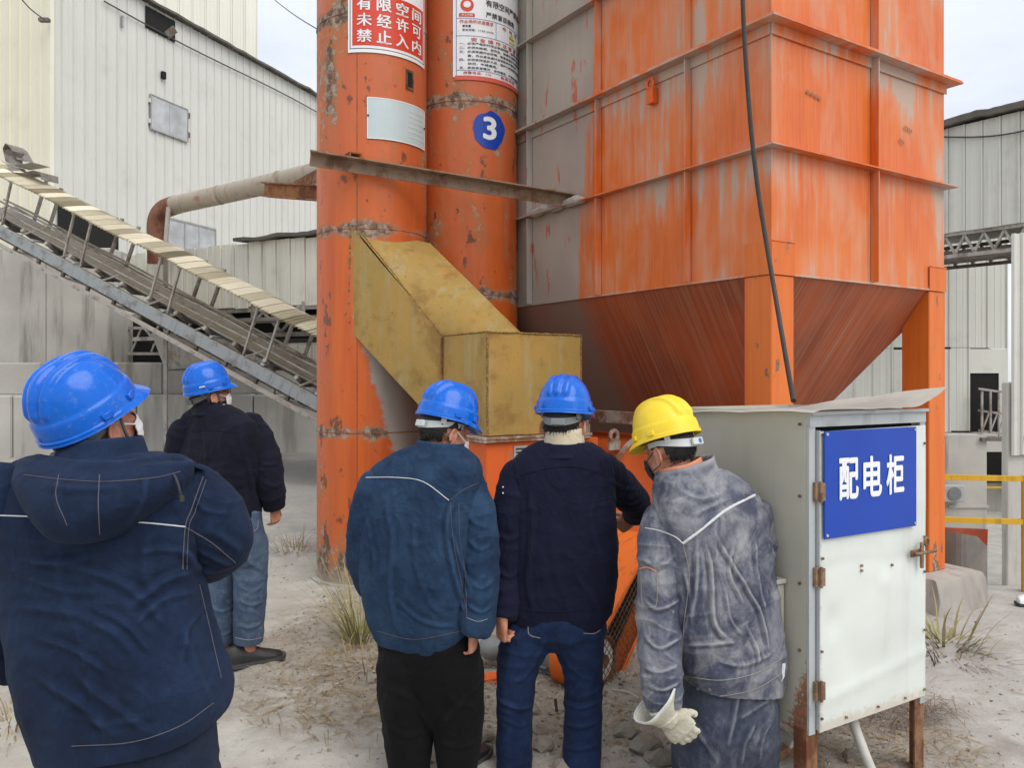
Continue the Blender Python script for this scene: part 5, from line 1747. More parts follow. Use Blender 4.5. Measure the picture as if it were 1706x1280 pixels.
# ------------------------------------------------------------------ belt drive with mesh guard
def belt_guard():
    n = Vector((0.78, -0.62, 0)).normalized()
    a = Vector((0.62, 0.78, 0)).normalized()
    C0 = at(1012, 1104, 4.42)
    m = Matrix((a, n, Vector((0, 0, 1)))).transposed().to_4x4()    # local x along a, y towards the front face
    m.translation = C0
    b = empty('belt_guard', mat4=m)
    tag(b, 'orange belt drive guard with rusty wire mesh, between the two men on the right', 'machine guard')
    c1 = Vector((0.56, 0, 0.46))
    ax = c1.normalized()
    pr = Vector((-ax.z, 0, ax.x))
    R0, R1 = 0.185, 0.15
    def outline(r0, r1, k=18):
        pts = []
        th = math.atan2(ax.z, ax.x)
        for i in range(k + 1):
            t = th + math.pi / 2 + math.pi * i / k
            pts.append(Vector((r0 * math.cos(t), 0, r0 * math.sin(t))))
        for i in range(k + 1):
            t = th - math.pi / 2 + math.pi * i / k
            pts.append(c1 + Vector((r1 * math.cos(t), 0, r1 * math.sin(t))))
        return pts
    o1 = outline(R0, R1)
    yb, yf = -0.26, 0.0
    bm = nb()
    loft(bm, [[p + Vector((0, yb, 0)) for p in o1], [p + Vector((0, yf, 0)) for p in o1]], cap=False)
    bmesh.ops.recalc_face_normals(bm, faces=bm.faces[:])
    bmesh.ops.solidify(bm, geom=bm.faces[:], thickness=0.005)
    mk('guard_band', bm, M['guard_orange'], b, smooth=True)
    bm = nb()
    loft(bm, [[p * 0.985 + Vector((0, yb, 0)) for p in o1], [p * 0.985 + Vector((0, yb + 0.006, 0)) for p in o1]])
    mk('back_plate', bm, M['guard_orange'], b)
    # front rim
    o2 = outline(R0 - 0.028, R1 - 0.028)
    bm = nb()
    k = len(o1)
    va = [[bm.verts.new(p + Vector((0, y, 0))) for p in oo] for oo, y in ((o1, yf + 0.001), (o2, yf + 0.001), (o2, yf + 0.008), (o1, yf + 0.008))]
    for i in range(k):
        j = (i + 1) % k
        for q in range(4):
            bm.faces.new((va[q][i], va[q][j], va[(q+1) % 4][j], va[(q+1) % 4][i]))
    mk('front_rim', bm, M['guard_orange'], b)
    # wire mesh: one part, too fine to pick apart
    bm = nb()
    def inside(p, r0=R0 - 0.01, r1=R1 - 0.01):
        t = max(0, min(1, p.dot(c1) / c1.dot(c1)))
        return (p - c1 * t).length < r0 + (r1 - r0) * t
    step = 0.034
    for fam in (0, 1):
        d, e = (ax, pr) if fam == 0 else (pr, ax)
        s = -0.3
        while s < 1.1:
            run = []
            t = -0.4
            while t < 1.2:
                p = e * s + d * t
                if inside(p):
                    run.append(p)
                t += 0.01
            if len(run) > 2:
                yy = yf + (0.004 if fam else 0.009)
                bar(bm, run[0] + Vector((0, yy, 0)), run[-1] + Vector((0, yy, 0)), 0.0032, 0.0032, up=Vector((0, 1, 0)))
            s += step
    w = mk('wire_mesh', bm, M['wire_rust'], b)
    w['kind'] = 'stuff'
    # pulleys and belt
    def pulley(c, r, nm):
        bm = nb()
        tube(bm, [c + Vector((0, yb + 0.06, 0)), c + Vector((0, yf - 0.035, 0))], r, 28)
        ob = mk('pulley', bm, M['pulley_white'], b, smooth=True)
        bm = nb()
        tube(bm, [c + Vector((r * 1.02 * math.cos(t), yf - 0.03, r * 1.02 * math.sin(t))) for t in [2*math.pi*i/28 for i in range(29)]], 0.012, 8, cap=False)
        mk('rim', bm, M['rust_post'], ob, smooth=True)
        bm = nb()
        tube(bm, [c + Vector((0, yf - 0.045, 0)), c + Vector((0, yf - 0.012, 0))], r * 0.3, 16)
        mk('hub', bm, M['rust_post'], ob, smooth=True)
        mk('key_slot', bx(c.x - 0.012, c.x + 0.012, yf - 0.036, yf - 0.030, c.z + r * 0.3, c.z + r * 0.75), M['rust_post'], ob)
    pulley(Vector((0, 0, 0)), 0.125, 0)
    pulley(c1, 0.075, 1)
    for sgn in (1, -1):
        mk('belt', bar(nb(), pr * (0.128 * sgn) + Vector((0, -0.12, 0)), c1 + pr * (0.078 * sgn) + Vector((0, -0.12, 0)), 0.09, 0.012, up=pr), M['black_rubber'], b)
    mt = mk('motor', tube(nb(), [Vector((-0.03, yb - 0.01, 0.0)), Vector((-0.03, yb - 0.34, 0.0))], 0.12, 24), M['motor_grey'], b, smooth=True)
    for i in range(12):
        t = 2 * math.pi * i / 12
        c = Vector((-0.03 + 0.122 * math.cos(t), 0, 0.122 * math.sin(t)))
        mk('cooling_fin', bar(nb(), c + Vector((0, yb - 0.05, 0)), c + Vector((0, yb - 0.30, 0)), 0.006, 0.02, up=Vector((math.cos(t), 0, math.sin(t)))), M['motor_grey'], mt)
    mk('stand', bx(-0.16, 0.10, yb - 0.30, yb + 0.18, -0.24, -0.186), M['guard_orange'], b)
    mk('stand_leg', bx(-0.10, -0.04, yf - 0.10, yf - 0.04, -0.26, -0.186), M['guard_orange'], b)
    for i in range(3):
        mk('bracket', bar(nb(), c1 * (0.2 + 0.3 * i) - pr * 0.17 + Vector((0, -0.02, 0)), c1 * (0.2 + 0.3 * i) - pr * 0.20 + Vector((0, -0.02, -0.02)), 0.05, 0.012, up=Vector((0, 1, 0))), M['guard_orange'], b)

belt_guard()

def odds():
    # steel sheet and bent orange plate behind the right leg
    bm = nb()
    rows = []
    for i in range(9):
        s = i / 8
        px = 1575 + 70 * s
        top = 885 + 12 * s + (14 * max(0, s - 0.75) / 0.25)
        d = 6.42 - 0.10 * math.sin(math.pi * s)
        rows.append([at(px, top, d), at(px, 1008 + 12 * s, d)])
    loft(bm, rows, cap=False, closed=False)
    bmesh.ops.solidify(bm, geom=bm.faces[:], thickness=0.012)
    o = mk('steel_sheet', bm, M['grey_plate'], smooth=False)
    tag(o, 'grey dusty steel sheet standing on edge against the right orange leg', 'sheet')
    bm = nb()
    rows = []
    for i in range(11):
        s = i / 10
        d = 6.62 - 0.16 * max(0, s - 0.45) ** 1.5
        rows.append([at(1572 + 74 * s, 879 + 3 * s, d + 0.05), at(1572 + 73 * s, 905 + 3 * s, d), at(1572 + 70 * s, 945, d + 0.02)])
    loft(bm, rows, cap=False, closed=False)
    bmesh.ops.solidify(bm, geom=bm.faces[:], thickness=0.01)
    o = mk('bent_plate', bm, M['bent_orange'], smooth=True)
    tag(o, 'curved rust-pink orange plate leaning behind the grey steel sheet', 'plate')
    # rods and scraps by the drive
    for (p, q, r, mat, lab) in ((at(925, 1165, 4.05), at(925, 1240, 4.0), 0.008, 'wire_rust', 'thin rusty stake upright in the rubble before the belt guard'),
                                (at(1020, 1150, 4.1), at(1065, 1165, 4.0), 0.006, 'old_steel', 'bent grey wire lying by the belt guard'),):
        o = mk('steel_rod', tube(nb(), [p, (p + q) / 2 + Vector((0.01, 0, 0.01)), q], r, 8, sub=3), M[mat], smooth=True)
        tag(o, lab, 'rod')
    br = mk('red_channel', bx(-0.16, 0.10, -0.05, 0.05, -0.06, 0.06), M['boot_orange'], loc=at(815, 1145, 4.45))
    br.rotation_euler = (0, 0, 0.4)
    br.scale = (1, 1, 1)
    tag(br, 'rusty red steel channel on the ground beside the black trousers', 'channel')
    bw = nb()
    ellipsoid(bw, Matrix.Translation(at(822, 1080, 4.7)), 0.09, 0.09, 0.07, 20, 12)
    o = mk('motor_cap', bw, M['motor_grey'], smooth=True)
    tag(o, 'rounded dark motor cap seen between the denim jacket and the fist', 'motor cap')
    # strip of rubber on the right
    o = mk('rubber_strip', tube(nb(), [(*(at(1640, 1102, 4.82)), 0.004), (*(at(1670, 1108, 4.76)), 0.016), (*(at(1720, 1118, 4.68)), 0.022), (*(at(1790, 1130, 4.6)), 0.02)], 0.02, 8, sub=4, flat=0.35), M['black_rubber'], smooth=True)
    tag(o, 'flat black rubber strip lying on the dusty ground at the right edge', 'rubber strip')
    sh = empty('shoe', Vector((at(1726, 1010, 5.95).x, 5.95, gh(3.8, 5.95))), rad(80))
    tag(sh, 'toe of a black and white sneaker at the right edge of the picture', 'shoe')
    bm = nb()
    rings = []
    for y, w, h in ((0.13, 0.02, 0.035), (0.12, 0.038, 0.05), (0.07, 0.048, 0.065), (0.0, 0.045, 0.085), (-0.08, 0.04, 0.10), (-0.13, 0.035, 0.095), (-0.14, 0.02, 0.08)):
        rings.append([Vector((w * math.cos(t), y, 0.022 + h * max(0, math.sin(t)))) for t in [math.pi * k / 10 for k in range(11)]])
    loft(bm, rings)
    mk('upper', bm, M['sign_white'], sh, smooth=True)
    bm = nb()
    loft(bm, [[Vector((1.08 * w * s, y, z)) for s in (-1, 1)] + [Vector((1.08 * w * s, y, z + 0.022)) for s in (1, -1)] for (y, w), z in zip(((0.14, 0.02), (0.125, 0.04), (0.07, 0.05), (0, 0.047), (-0.08, 0.042), (-0.14, 0.03)), (0.008, 0.002, 0, 0, 0, 0.002))])
    mk('sole', bm, M['sole_black'], sh)
odds()

# ------------------------------------------------------------------ stones, straw, grass
def rock_mesh(seed, r):
    bm = bmesh.new()
    bmesh.ops.create_icosphere(bm, subdivisions=2, radius=r)
    for v in bm.verts:
        n = v.co.normalized()
        v.co *= 1 + 0.45 * mn.noise(n * 1.6 + Vector((seed, seed * 2, 0))) + 0.15 * mn.noise(n * 4 + Vector((0, seed, 0)))
        v.co.z *= 0.6
    return bm

def stones():
    spots = [(808, 1222, 3.95, 0.045, 'pale stone with a dark edge beside the black trousers'), (1075, 1245, 3.85, 0.07, 'brown broken lump of concrete right of the blue jeans'),
             (905, 1240, 3.95, 0.05, 'flat whitish shard between the legs in blue jeans'), (1045, 1215, 3.95, 0.06, 'square mud-brown stone below the belt guard'),
             (1100, 1262, 3.72, 0.06, 'pale stone at the feet of the man in the grey jacket'), (940, 1275, 3.7, 0.055, 'pale plastic-like stone at the bottom between the blue jeans'),
             (880, 1190, 4.15, 0.06, 'dark lump half hidden behind the left blue jeans leg'), (1425, 1262, 3.6, 0.06, 'crumbling grey lump on the ground under the cabinet')]
    for i, (px, py, d, r, lab) in enumerate(spots):
        z0 = gh((px - CXP) / FPX * d, d)
        d2 = (CAM_H - z0 - r * 0.3) * FPX / (py - HYP)
        p = at(px, py, d2)
        o = mk('stone', rock_mesh(i * 3.7 + 1, r), M['stone'], loc=(p.x, p.y, gh(p.x, p.y) + r * 0.25))
        o.rotation_euler = (0, 0, i * 1.3)
        tag(o, lab, 'stone', 'loose stones on the ground')
    # gravel and crumbs: countless
    bm_v, bm_f = [], []
    rng = random.Random(3)
    base = [Vector(c) for c in ((1, 0, -0.3), (-0.5, 0.9, -0.3), (-0.5, -0.9, -0.3), (0.1, 0, 0.8), (0.7, 0.7, 0.2))]
    tri = ((0, 1, 4), (4, 1, 3), (0, 4, 3), (1, 2, 3), (2, 0, 3), (0, 2, 1))
    def crumb(x, y, s):
        z = gh(x, y)
        rot = Matrix.Rotation(rng.random() * 6.28, 3, 'Z') @ Matrix.Rotation(rng.random() - 0.5, 3, 'X')
        k = len(bm_v)
        for c in base:
            q = rot @ (Vector((c.x * (0.7 + 0.6 * rng.random()), c.y, c.z * (0.5 + 0.5 * rng.random()))) * s)
            bm_v.append((x + q.x, y + q.y, z + q.z))
        for t in tri:
            bm_f.append(tuple(k + i for i in t))
    for _ in range(16000):
        y = 2.0 + 7.5 * rng.random() ** 1.4
        x = (rng.random() * 1.5 - 0.72) * y
        dense = mn.noise(Vector((x * 1.1, y * 1.1, 5)))
        if dense < -0.05 + 0.25 * rng.random() and rng.random() < 0.75:
            continue
        crumb(x, y, 0.003 + 0.014 * rng.random() ** 4)
    for (cx, cy, rx, ry, cnt, s0) in ((-0.9, 5.3, 0.65, 1.3, 2600, 0.016), (0.45, 4.3, 0.9, 0.8, 2200, 0.024), (1.6, 3.8, 0.6, 0.45, 700, 0.012), (-0.35, 4.5, 0.5, 0.9, 900, 0.012)):
        for _ in range(cnt):
            a, q = rng.random() * 6.28, rng.random() ** 0.6
            crumb(cx + rx * q * math.cos(a), cy + ry * q * math.sin(a), s0 * (0.2 + 0.8 * rng.random() ** 2.5))
    o = mesh_from('gravel', bm_v, bm_f, M['gravel'])
    tag(o, 'loose gravel and mud crumbs strewn over the yard', 'gravel', kind='stuff')

def blade(V_, F_, base, direction, length, width, bend, segs=4, rng=RNG):
    d = direction.normalized()
    side = d.cross(Vector((0, 0, 1)))
    if side.length < 1e-3: side = Vector((1, 0, 0))
    side.normalize()
    k = len(V_)
    p = Vector(base)
    for i in range(segs + 1):
        t = i / segs
        w = width * (1 - t) ** 0.7
        V_.append(tuple(p - side * w / 2)); V_.append(tuple(p + side * w / 2))
        d = (d + Vector((0, 0, -bend / segs)) + Vector((rng.random() - 0.5, rng.random() - 0.5, 0)) * 0.12).normalized()
        p = p + d * (length / segs)
    for i in range(segs):
        F_.append((k + 2*i, k + 2*i + 1, k + 2*i + 3, k + 2*i + 2))

def vegetation():
    rng = random.Random(11)
    # straw over the yard: countless
    Vv, Ff = [], []
    zones = [(-0.95, 5.0, 0.65, 1.3, 700, 0.16), (-0.75, 4.4, 0.5, 0.7, 620, 0.2), (-1.9, 2.7, 0.5, 0.7, 420, 0.16), (0.35, 4.2, 0.9, 0.55, 650, 0.14), (0.0, 5.0, 4.0, 3.0, 500, 0.10), (1.6, 3.75, 0.55, 0.35, 500, 0.14), (2.6, 4.6, 1.2, 1.4, 160, 0.12),
             (-1.25, 7.6, 0.6, 0.6, 160, 0.14), (-2.0, 8.3, 1.2, 1.2, 160, 0.14)]
    for (cx, cy, rx, ry, cnt, ln) in zones:
        for _ in range(cnt):
            a, q = rng.random() * 6.28, math.sqrt(rng.random())
            x, y = cx + rx * q * math.cos(a), cy + ry * q * math.sin(a)
            an = rng.random() * 6.28
            blade(Vv, Ff, (x, y, gh(x, y) + 0.004 + 0.012 * rng.random()), Vector((math.cos(an), math.sin(an), 0.15 * rng.random())), ln * (0.3 + 0.9 * rng.random()), 0.003 + 0.003 * rng.random(), 0.25, 4, rng)
    o = mesh_from('dry_straw', Vv, Ff, M['straw'])
    tag(o, 'scattered dry straw and dead grass on the ground', 'straw', kind='stuff')
    # tufts
    def tuft(p, n, h, spread, mat, lab, drygroup, wmul=1.0, dead=0.4):
        Vv, Ff = [], []
        for i in range(n):
            a = rng.random() * 6.28
            q = rng.random() ** 0.7 * spread * 0.35
            lean = 0.15 + rng.random() * spread * 2.2
            d = Vector((math.cos(a) * lean, math.sin(a) * lean, 1.0))
            bx_, by_ = p.x + q * math.cos(a), p.y + q * math.sin(a)
            blade(Vv, Ff, (bx_ - p.x, by_ - p.y, gh(bx_, by_) - gh(p.x, p.y) - 0.01), d, h * (0.45 + 0.65 * rng.random()), (0.006 + 0.005 * rng.random()) * wmul, 0.5 + 1.0 * rng.random() * (1.4 if rng.random() < dead else 0.5), 6, rng)
        ob = mesh_from('grass_tuft', Vv, Ff, M[mat])
        ob.location = (p.x, p.y, gh(p.x, p.y))
        tag(ob, lab, 'grass', 'grass tufts in the yard')
    def onground(px, py):
        d = CAM_H * FPX / (py - HYP)
        return at(px, py, d)
    tuft(onground(600, 1075), 110, 0.62, 0.32, 'grass_green', 'tall yellow-green grass tuft at the foot of the left elevator tube', 1, 1.1, 0.2)
    tuft(onground(615, 1120), 90, 0.24, 0.75, 'straw', 'low dead grass clump left of the black trousers', 1, 0.9, 0.9)
    tuft(onground(490, 915), 110, 0.34, 0.8, 'straw', 'dry brown grass tuft beside the man in light jeans', 1, 0.9, 0.9)
    tuft(onground(1573, 1075), 60, 0.34, 0.55, 'grass_green', 'broad-leaved yellow-green tuft beside the cabinet and concrete footing', 1, 1.9, 0.3)
    tuft(onground(1580, 1095), 90, 0.26, 0.8, 'roots', 'withered brown grass lying round the tuft by the footing', 1, 1.0, 1.0)
    tuft(onground(20, 1200), 130, 0.30, 0.9, 'straw', 'dry straw tuft on the ground at the far left edge', 1, 0.9, 0.9)
    # root mat under the cabinet
    Vv, Ff = [], []
    c = onground(1450, 1185)
    for i in range(620):
        a, q = rng.random() * 6.28, math.sqrt(rng.random())
        x, y = c.x + 0.42 * q * math.cos(a), c.y + 0.22 * q * math.sin(a)
        an = rng.random() * 6.28
        blade(Vv, Ff, (x - c.x, y - c.y, 0.01 + 0.05 * rng.random()), Vector((math.cos(an), math.sin(an), 0.5 * rng.random())), 0.08 + 0.16 * rng.random(), 0.005, 1.2, 5, rng)
    o = mesh_from('root_mat', Vv, Ff, M['roots'])
    o.location = (c.x, c.y, gh(c.x, c.y))
    tag(o, 'tangled brown mat of dead roots under the cabinet door', 'roots')
stones(); vegetation()
# ------------------------------------------------------------------ people
def remesh(bm, voxel, smooth=4, factor=0.5):
    """Union of overlapping closed shells as one continuous surface."""
    me = bpy.data.meshes.new('tmp')
    bmesh.ops.recalc_face_normals(bm, faces=bm.faces[:])
    bm.to_mesh(me); bm.free()
    o = bpy.data.objects.new('tmp', me)
    COL.objects.link(o)
    r = o.modifiers.new('r', 'REMESH'); r.mode = 'VOXEL'; r.voxel_size = voxel; r.use_smooth_shade = True
    if smooth:
        s = o.modifiers.new('s', 'SMOOTH'); s.factor = factor; s.iterations = smooth
    bpy.context.view_layer.update()
    out = bpy.data.meshes.new_from_object(o.evaluated_get(bpy.context.evaluated_depsgraph_get()))
    bpy.data.objects.remove(o); bpy.data.meshes.remove(me)
    return out

def get_co(me):
    a = np.empty(len(me.vertices) * 3); me.vertices.foreach_get('co', a); return a.reshape(-1, 3)
def get_no(me):
    a = np.empty(len(me.vertices) * 3, dtype=np.float32); me.vertex_normals.foreach_get('vector', a); return a.reshape(-1, 3)
def set_co(me, a):
    me.vertices.foreach_set('co', np.ascontiguousarray(a, dtype=float).ravel()); me.update()

def super_ring(c, a, b, yaw, n=36, e=2.3, tilt=0.0):
    pts = []
    cy, sy = math.cos(yaw), math.sin(yaw)
    for k in range(n):
        t = 2 * math.pi * k / n
        x = a * math.copysign(abs(math.cos(t)) ** (2 / e), math.cos(t))
        y = b * math.copysign(abs(math.sin(t)) ** (2 / e), math.sin(t))
        X, Y = x * cy + y * sy, -x * sy + y * cy
        pts.append(c + Vector((X, Y, tilt * X)))
    return pts

def hand(bm, Wp, d, nrm, s, curls=(25, 35, 25), size=1.0, fat=1.0, straight=(), thumb_in=0.4):
    """Palm, four fingers of unequal length and a thumb leaving the side of the palm."""
    d, nrm = d.normalized(), nrm.normalized()
    s = (s - d * s.dot(d)).normalized()
    nrm = (nrm - d * nrm.dot(d) - s * nrm.dot(s)).normalized()
    k = size
    rings = []
    for t, w, h in ((-0.02, 0.026, 0.021), (0.01, 0.029, 0.019), (0.045, 0.039, 0.0165), (0.08, 0.041, 0.0145), (0.094, 0.038, 0.011)):
        c = Wp + d * (t * k)
        rings.append([c + s * (w * fat * k * math.cos(a)) + nrm * (h * fat * k * math.sin(a)) for a in [2*math.pi*i/16 for i in range(16)]])
    loft(bm, rings)
    for i, (off, ln, r) in enumerate(((0.029, 0.073, 0.0092), (0.010, 0.081, 0.0095), (-0.010, 0.075, 0.0090), (-0.028, 0.059, 0.0080))):
        cv = (8, 10, 8) if i in straight else curls
        p = Wp + d * (0.084 * k) + s * (off * k)
        dd = (d + s * (off * 1.6)).normalized()
        pts = [(*(p - dd * 0.015 * k), r * fat * k)]
        pts.append((*p, r * fat * k * 1.03))
        for seg, (fr, an) in enumerate(zip((0.44, 0.31, 0.25), cv)):
            ax = dd.cross(nrm)
            dd = (Matrix.Rotation(-rad(-an), 3, ax) @ dd).normalized()
            p = p + dd * (ln * fr * k)
            pts.append((*p, r * fat * k * (1.0 - 0.10 * (seg + 1))))
        tube(bm, pts, r, 10)
        ellipsoid(bm, Matrix.Translation(p), r * fat * k * 0.72, r * fat * k * 0.72, r * fat * k * 0.72, 8, 6)
    p = Wp + d * (0.022 * k) + s * (0.026 * k)
    dd = (s * 0.75 + d * 0.75 + nrm * thumb_in).normalized()
    pts = [(*(p - dd * 0.02 * k), 0.012 * fat * k), (*p, 0.0125 * fat * k)]
    for ln, an in ((0.036, 0), (0.030, 22), (0.020, 18)):
        dd = (dd + (d * 0.5 + nrm * 0.25 - s * 0.35) * (an / 40)).normalized()
        p = p + dd * (ln * k)
        pts.append((*p, 0.0095 * fat * k))
    tube(bm, pts, 0.01, 10)
    ellipsoid(bm, Matrix.Translation(p), 0.0075 * fat * k, 0.0075 * fat * k, 0.0075 * fat * k, 8, 6)

def sstep(x, a, b):
    t = np.clip((x - a) / (b - a), 0, 1)
    return t * t * (3 - 2 * t)

class Man:
    def __init__(self, label, Y, cx, yaw):
        self.Y = Y
        x = (cx - CXP) / FPX * Y
        self.o = Vector((x, Y, gh(x, Y)))
        self.yaw = rad(yaw)
        self.root = empty('person', self.o, 0)
        tag(self.root, label, 'person', 'men in hard hats looking at the machine')
        self.skin = nb()
    def W(self, px, py, dy=0.0):
        return at(px, py, self.Y + dy) - self.o
    def add(self, name, me, mat, parent=None):
        me.name = name
        me.materials.clear()
        me.materials.append(mat)
        me.polygons.foreach_set('use_smooth', [True] * len(me.polygons))
        o = bpy.data.objects.new(name, me)
        COL.objects.link(o)
        o.parent = parent or self.root
        return o
    def addbm(self, name, bm, mat, parent=None, smooth=True):
        return mk(name, bm, mat, parent or self.root, smooth)
    # ---- shapes
    def torso(self, bm, rows, e=2.3, sub=4):
        """rows: (py, x_left, x_right, thickness, dy, tilt) as seen from the camera, bottom or top first."""
        rows = [tuple(r) + (0.0,) * (6 - len(r)) for r in rows]
        rr = smooth_path(rows, sub)
        rings = []
        for py, xl, xr, th, dy, tilt in rr:
            D = self.Y + dy
            w = (xr - xl) / 2 / FPX * D
            b = th / 2
            a = math.sqrt(max(w * w - (b * math.sin(self.yaw)) ** 2, (0.6 * w) ** 2)) / max(math.cos(self.yaw), 0.5)
            c = at((xl + xr) / 2, py, D) - self.o
            rings.append(super_ring(c, a, b, self.yaw, 40, e, -tilt))
        loft(bm, rings)
        return bm
    def limb(self, bm, pts, n=20, sub=5, flat=1.0):
        P = [(*self.W(px, py, dy), r) for px, py, dy, r in pts]
        tube(bm, P, 0.05, n, True, sub, flat)
        for p in (P[0], P[-1]):
            pass
        ellipsoid(bm, Matrix.Translation(Vector(P[0][:3])), P[0][3] * 0.98, P[0][3] * 0.98, P[0][3] * 0.98, 16, 10)
        return bm
    def bvh(self, me):
        return BVHTree.FromPolygons([v.co.copy() for v in me.vertices], [tuple(p.vertices) for p in me.polygons])
    def hit(self, bv, px, py):
        org = cam.location - self.o
        d = (at(px, py, 1.0) - cam.location).normalized()
        h = bv.ray_cast(org, d)
        return (h[0], h[1]) if h[0] is not None else (None, None)
    def line3d(self, bv, pts, step=5.0, lift=0.0):
        out = []
        sp = smooth_path([np.array(p, float) for p in pts], 1 if len(pts) < 3 else 8) if len(pts) > 2 else [np.array(p, float) for p in pts]
        for a, b in zip(sp[:-1], sp[1:]):
            L = max(1, int(np.linalg.norm(b - a) / step))
            for k in range(L):
                q = a + (b - a) * k / L
                h, n = self.hit(bv, q[0], q[1])
                if h is not None: out.append(h + n * lift)
        h, n = self.hit(bv, sp[-1][0], sp[-1][1])
        if h is not None: out.append(h + n * lift)
        return out
    def folds(self, me, manual=(), amp=(0.006, 0.004, 0.002), freq=((9, 9, 2.2), (4, 4, 11), (26, 26, 20)), seed=0.0, hem=None):
        """Displace the cloth: drape folds, creases, small crumple; then ridges traced by hand."""
        co, no = get_co(me), get_no(me)
        d = np.zeros(len(co))
        for A, f, sd in zip(tuple(x * 0.55 for x in amp) + (amp[0] * 0.18,), tuple(freq) + ((15, 15, 7),), (seed, seed + 7.7, seed + 15.1, seed + 22.2)):
            if A == 0: continue
            val = np.empty(len(co))
            for i, c in enumerate(co):
                v = Vector((c[0] * f[0] + sd, c[1] * f[1] - sd, c[2] * f[2] + sd * 0.3))
                v += Vector((mn.noise(Vector(c) * 4 + Vector((sd, 0, 0))), mn.noise(Vector(c) * 4 + Vector((0, sd, 5))), 0)) * 0.9
                val[i] = mn.noise(v)
            r_ = 1 - 2.4 * np.abs(val)
            d += A * np.where(r_ > 0, np.abs(r_) ** 1.4, 0.6 * r_)
        bv = self.bvh(me) if manual else None
        for pts, wid, A in manual:
            wid, A = wid * 0.85, A * 0.85
            L = self.line3d(bv, pts, 4.0)
            if len(L) < 2: continue
            P = np.array([tuple(p) for p in L])
            lo, hi = P.min(0) - wid * 4, P.max(0) + wid * 4
            m = np.all((co > lo) & (co < hi), axis=1)
            if not m.any(): continue
            idx = np.where(m)[0]
            D = np.full(len(idx), 9.0); T = np.zeros(len(idx))
            for k in range(len(P) - 1):
                a, b = P[k], P[k+1]
                ab = b - a
                t = np.clip(((co[idx] - a) @ ab) / max(ab @ ab, 1e-9), 0, 1)
                dist = np.linalg.norm(co[idx] - (a + t[:, None] * ab), axis=1)
                better = dist < D
                D = np.where(better, dist, D); T = np.where(better, (k + t) / (len(P) - 1), T)
            taper = np.minimum(1, np.minimum(T, 1 - T) * 5 + 0.15)
            d[idx] += A * taper * (np.exp(-(D / wid) ** 2) - 0.55 * np.exp(-((D - 1.8 * wid) / wid) ** 2))
        if hem is not None:
            hz = self.W(0, hem[0])[2]
            near = (no[:, 2] < -0.5) & (co[:, 2] < hz + 0.08)
            d *= 0.15 + 0.85 * sstep(np.abs(co[:, 2] - hz), hem[1] * 0.4, hem[1])
            d[near] = 0
        set_co(me, co + no * d[:, None])
        return me
    def jacket(self, rows, sleeves, mat, manual, amp, seed, hem, voxel=0.0085, smooth=6):
        """Body of the jacket plus two sleeves set into it; returns the object and a surface to lay seams on."""
        me = remesh(self.torso(nb(), [tuple(r[:3]) + (r[3] * 0.9,) + tuple(r[4:]) for r in rows], 3.1), voxel, smooth)
        self.folds(me, manual, amp, seed=seed, hem=hem)
        jk = self.add('jacket', me, mat)
        meshes = [me]
        for i, sl in enumerate(sleeves):
            sm = remesh(self.limb(nb(), sl), voxel * 0.9, 4)
            self.folds(sm, manual, (amp[0] * 0.8, amp[1] * 1.5, amp[2]), ((6, 6, 5), (4, 4, 13), (26, 26, 20)), seed=seed + 3.3 * (i + 1))
            self.add('sleeve', sm, mat, jk)
            meshes.append(sm)
        V_, F_ = [], []
        for q in meshes:
            k = len(V_)
            V_ += [v.co.copy() for v in q.vertices]
            F_ += [tuple(i + k for i in p.vertices) for p in q.polygons]
        return jk, BVHTree.FromPolygons(V_, F_)
    def seam(self, bv, pts, r, mat, name='seam', parent=None, flat=0.6, lift=0.001, step=5.0):
        L = self.line3d(bv, pts, step, lift)
        if len(L) < 2: return None
        # break where the line jumps to another depth
        best, cur = [], [L[0]]
        for a, b in zip(L[:-1], L[1:]):
            if (b - a).length > 0.06:
                if len(cur) > len(best): best = cur
                cur = [b]
            else: cur.append(b)
        if len(cur) > len(best): best = cur
        if len(best) < 2: return None
        return self.addbm(name, tube(nb(), [tuple(p) for p in best], r, 6), mat, parent)
    def annulus(self, rows, name, mat, parent=None, n=40, e=2.1):
        """Rows of (px, py, dy, half width m, half depth m, tilt): a closed band such as a collar."""
        bm = nb()
        rings = []
        for px, py, dy, a, b, tilt in rows:
            rings.append(super_ring(self.W(px, py, dy), a, b, self.yaw, n, e, tilt))
        vr = [[bm.verts.new(p) for p in r] for r in rings]
        m = len(vr)
        for q in range(m):
            A, B = vr[q], vr[(q+1) % m]
            for i in range(n):
                j = (i + 1) % n
                bm.faces.new((A[i], A[j], B[j], B[i]))
        bmesh.ops.recalc_face_normals(bm, faces=bm.faces[:])
        bmesh.ops.subdivide_edges(bm, edges=bm.edges[:], cuts=1, use_grid_fill=True)
        for v in bm.verts:
            q = v.co
            v.co += Vector((mn.noise(q * 14), mn.noise(q * 14 + Vector((5, 0, 0))), mn.noise(q * 14 + Vector((0, 9, 0))))) * 0.004
        bmesh.ops.smooth_vert(bm, verts=bm.verts[:], factor=0.5, use_axis_x=True, use_axis_y=True, use_axis_z=True)
        return self.addbm(name, bm, mat, parent)
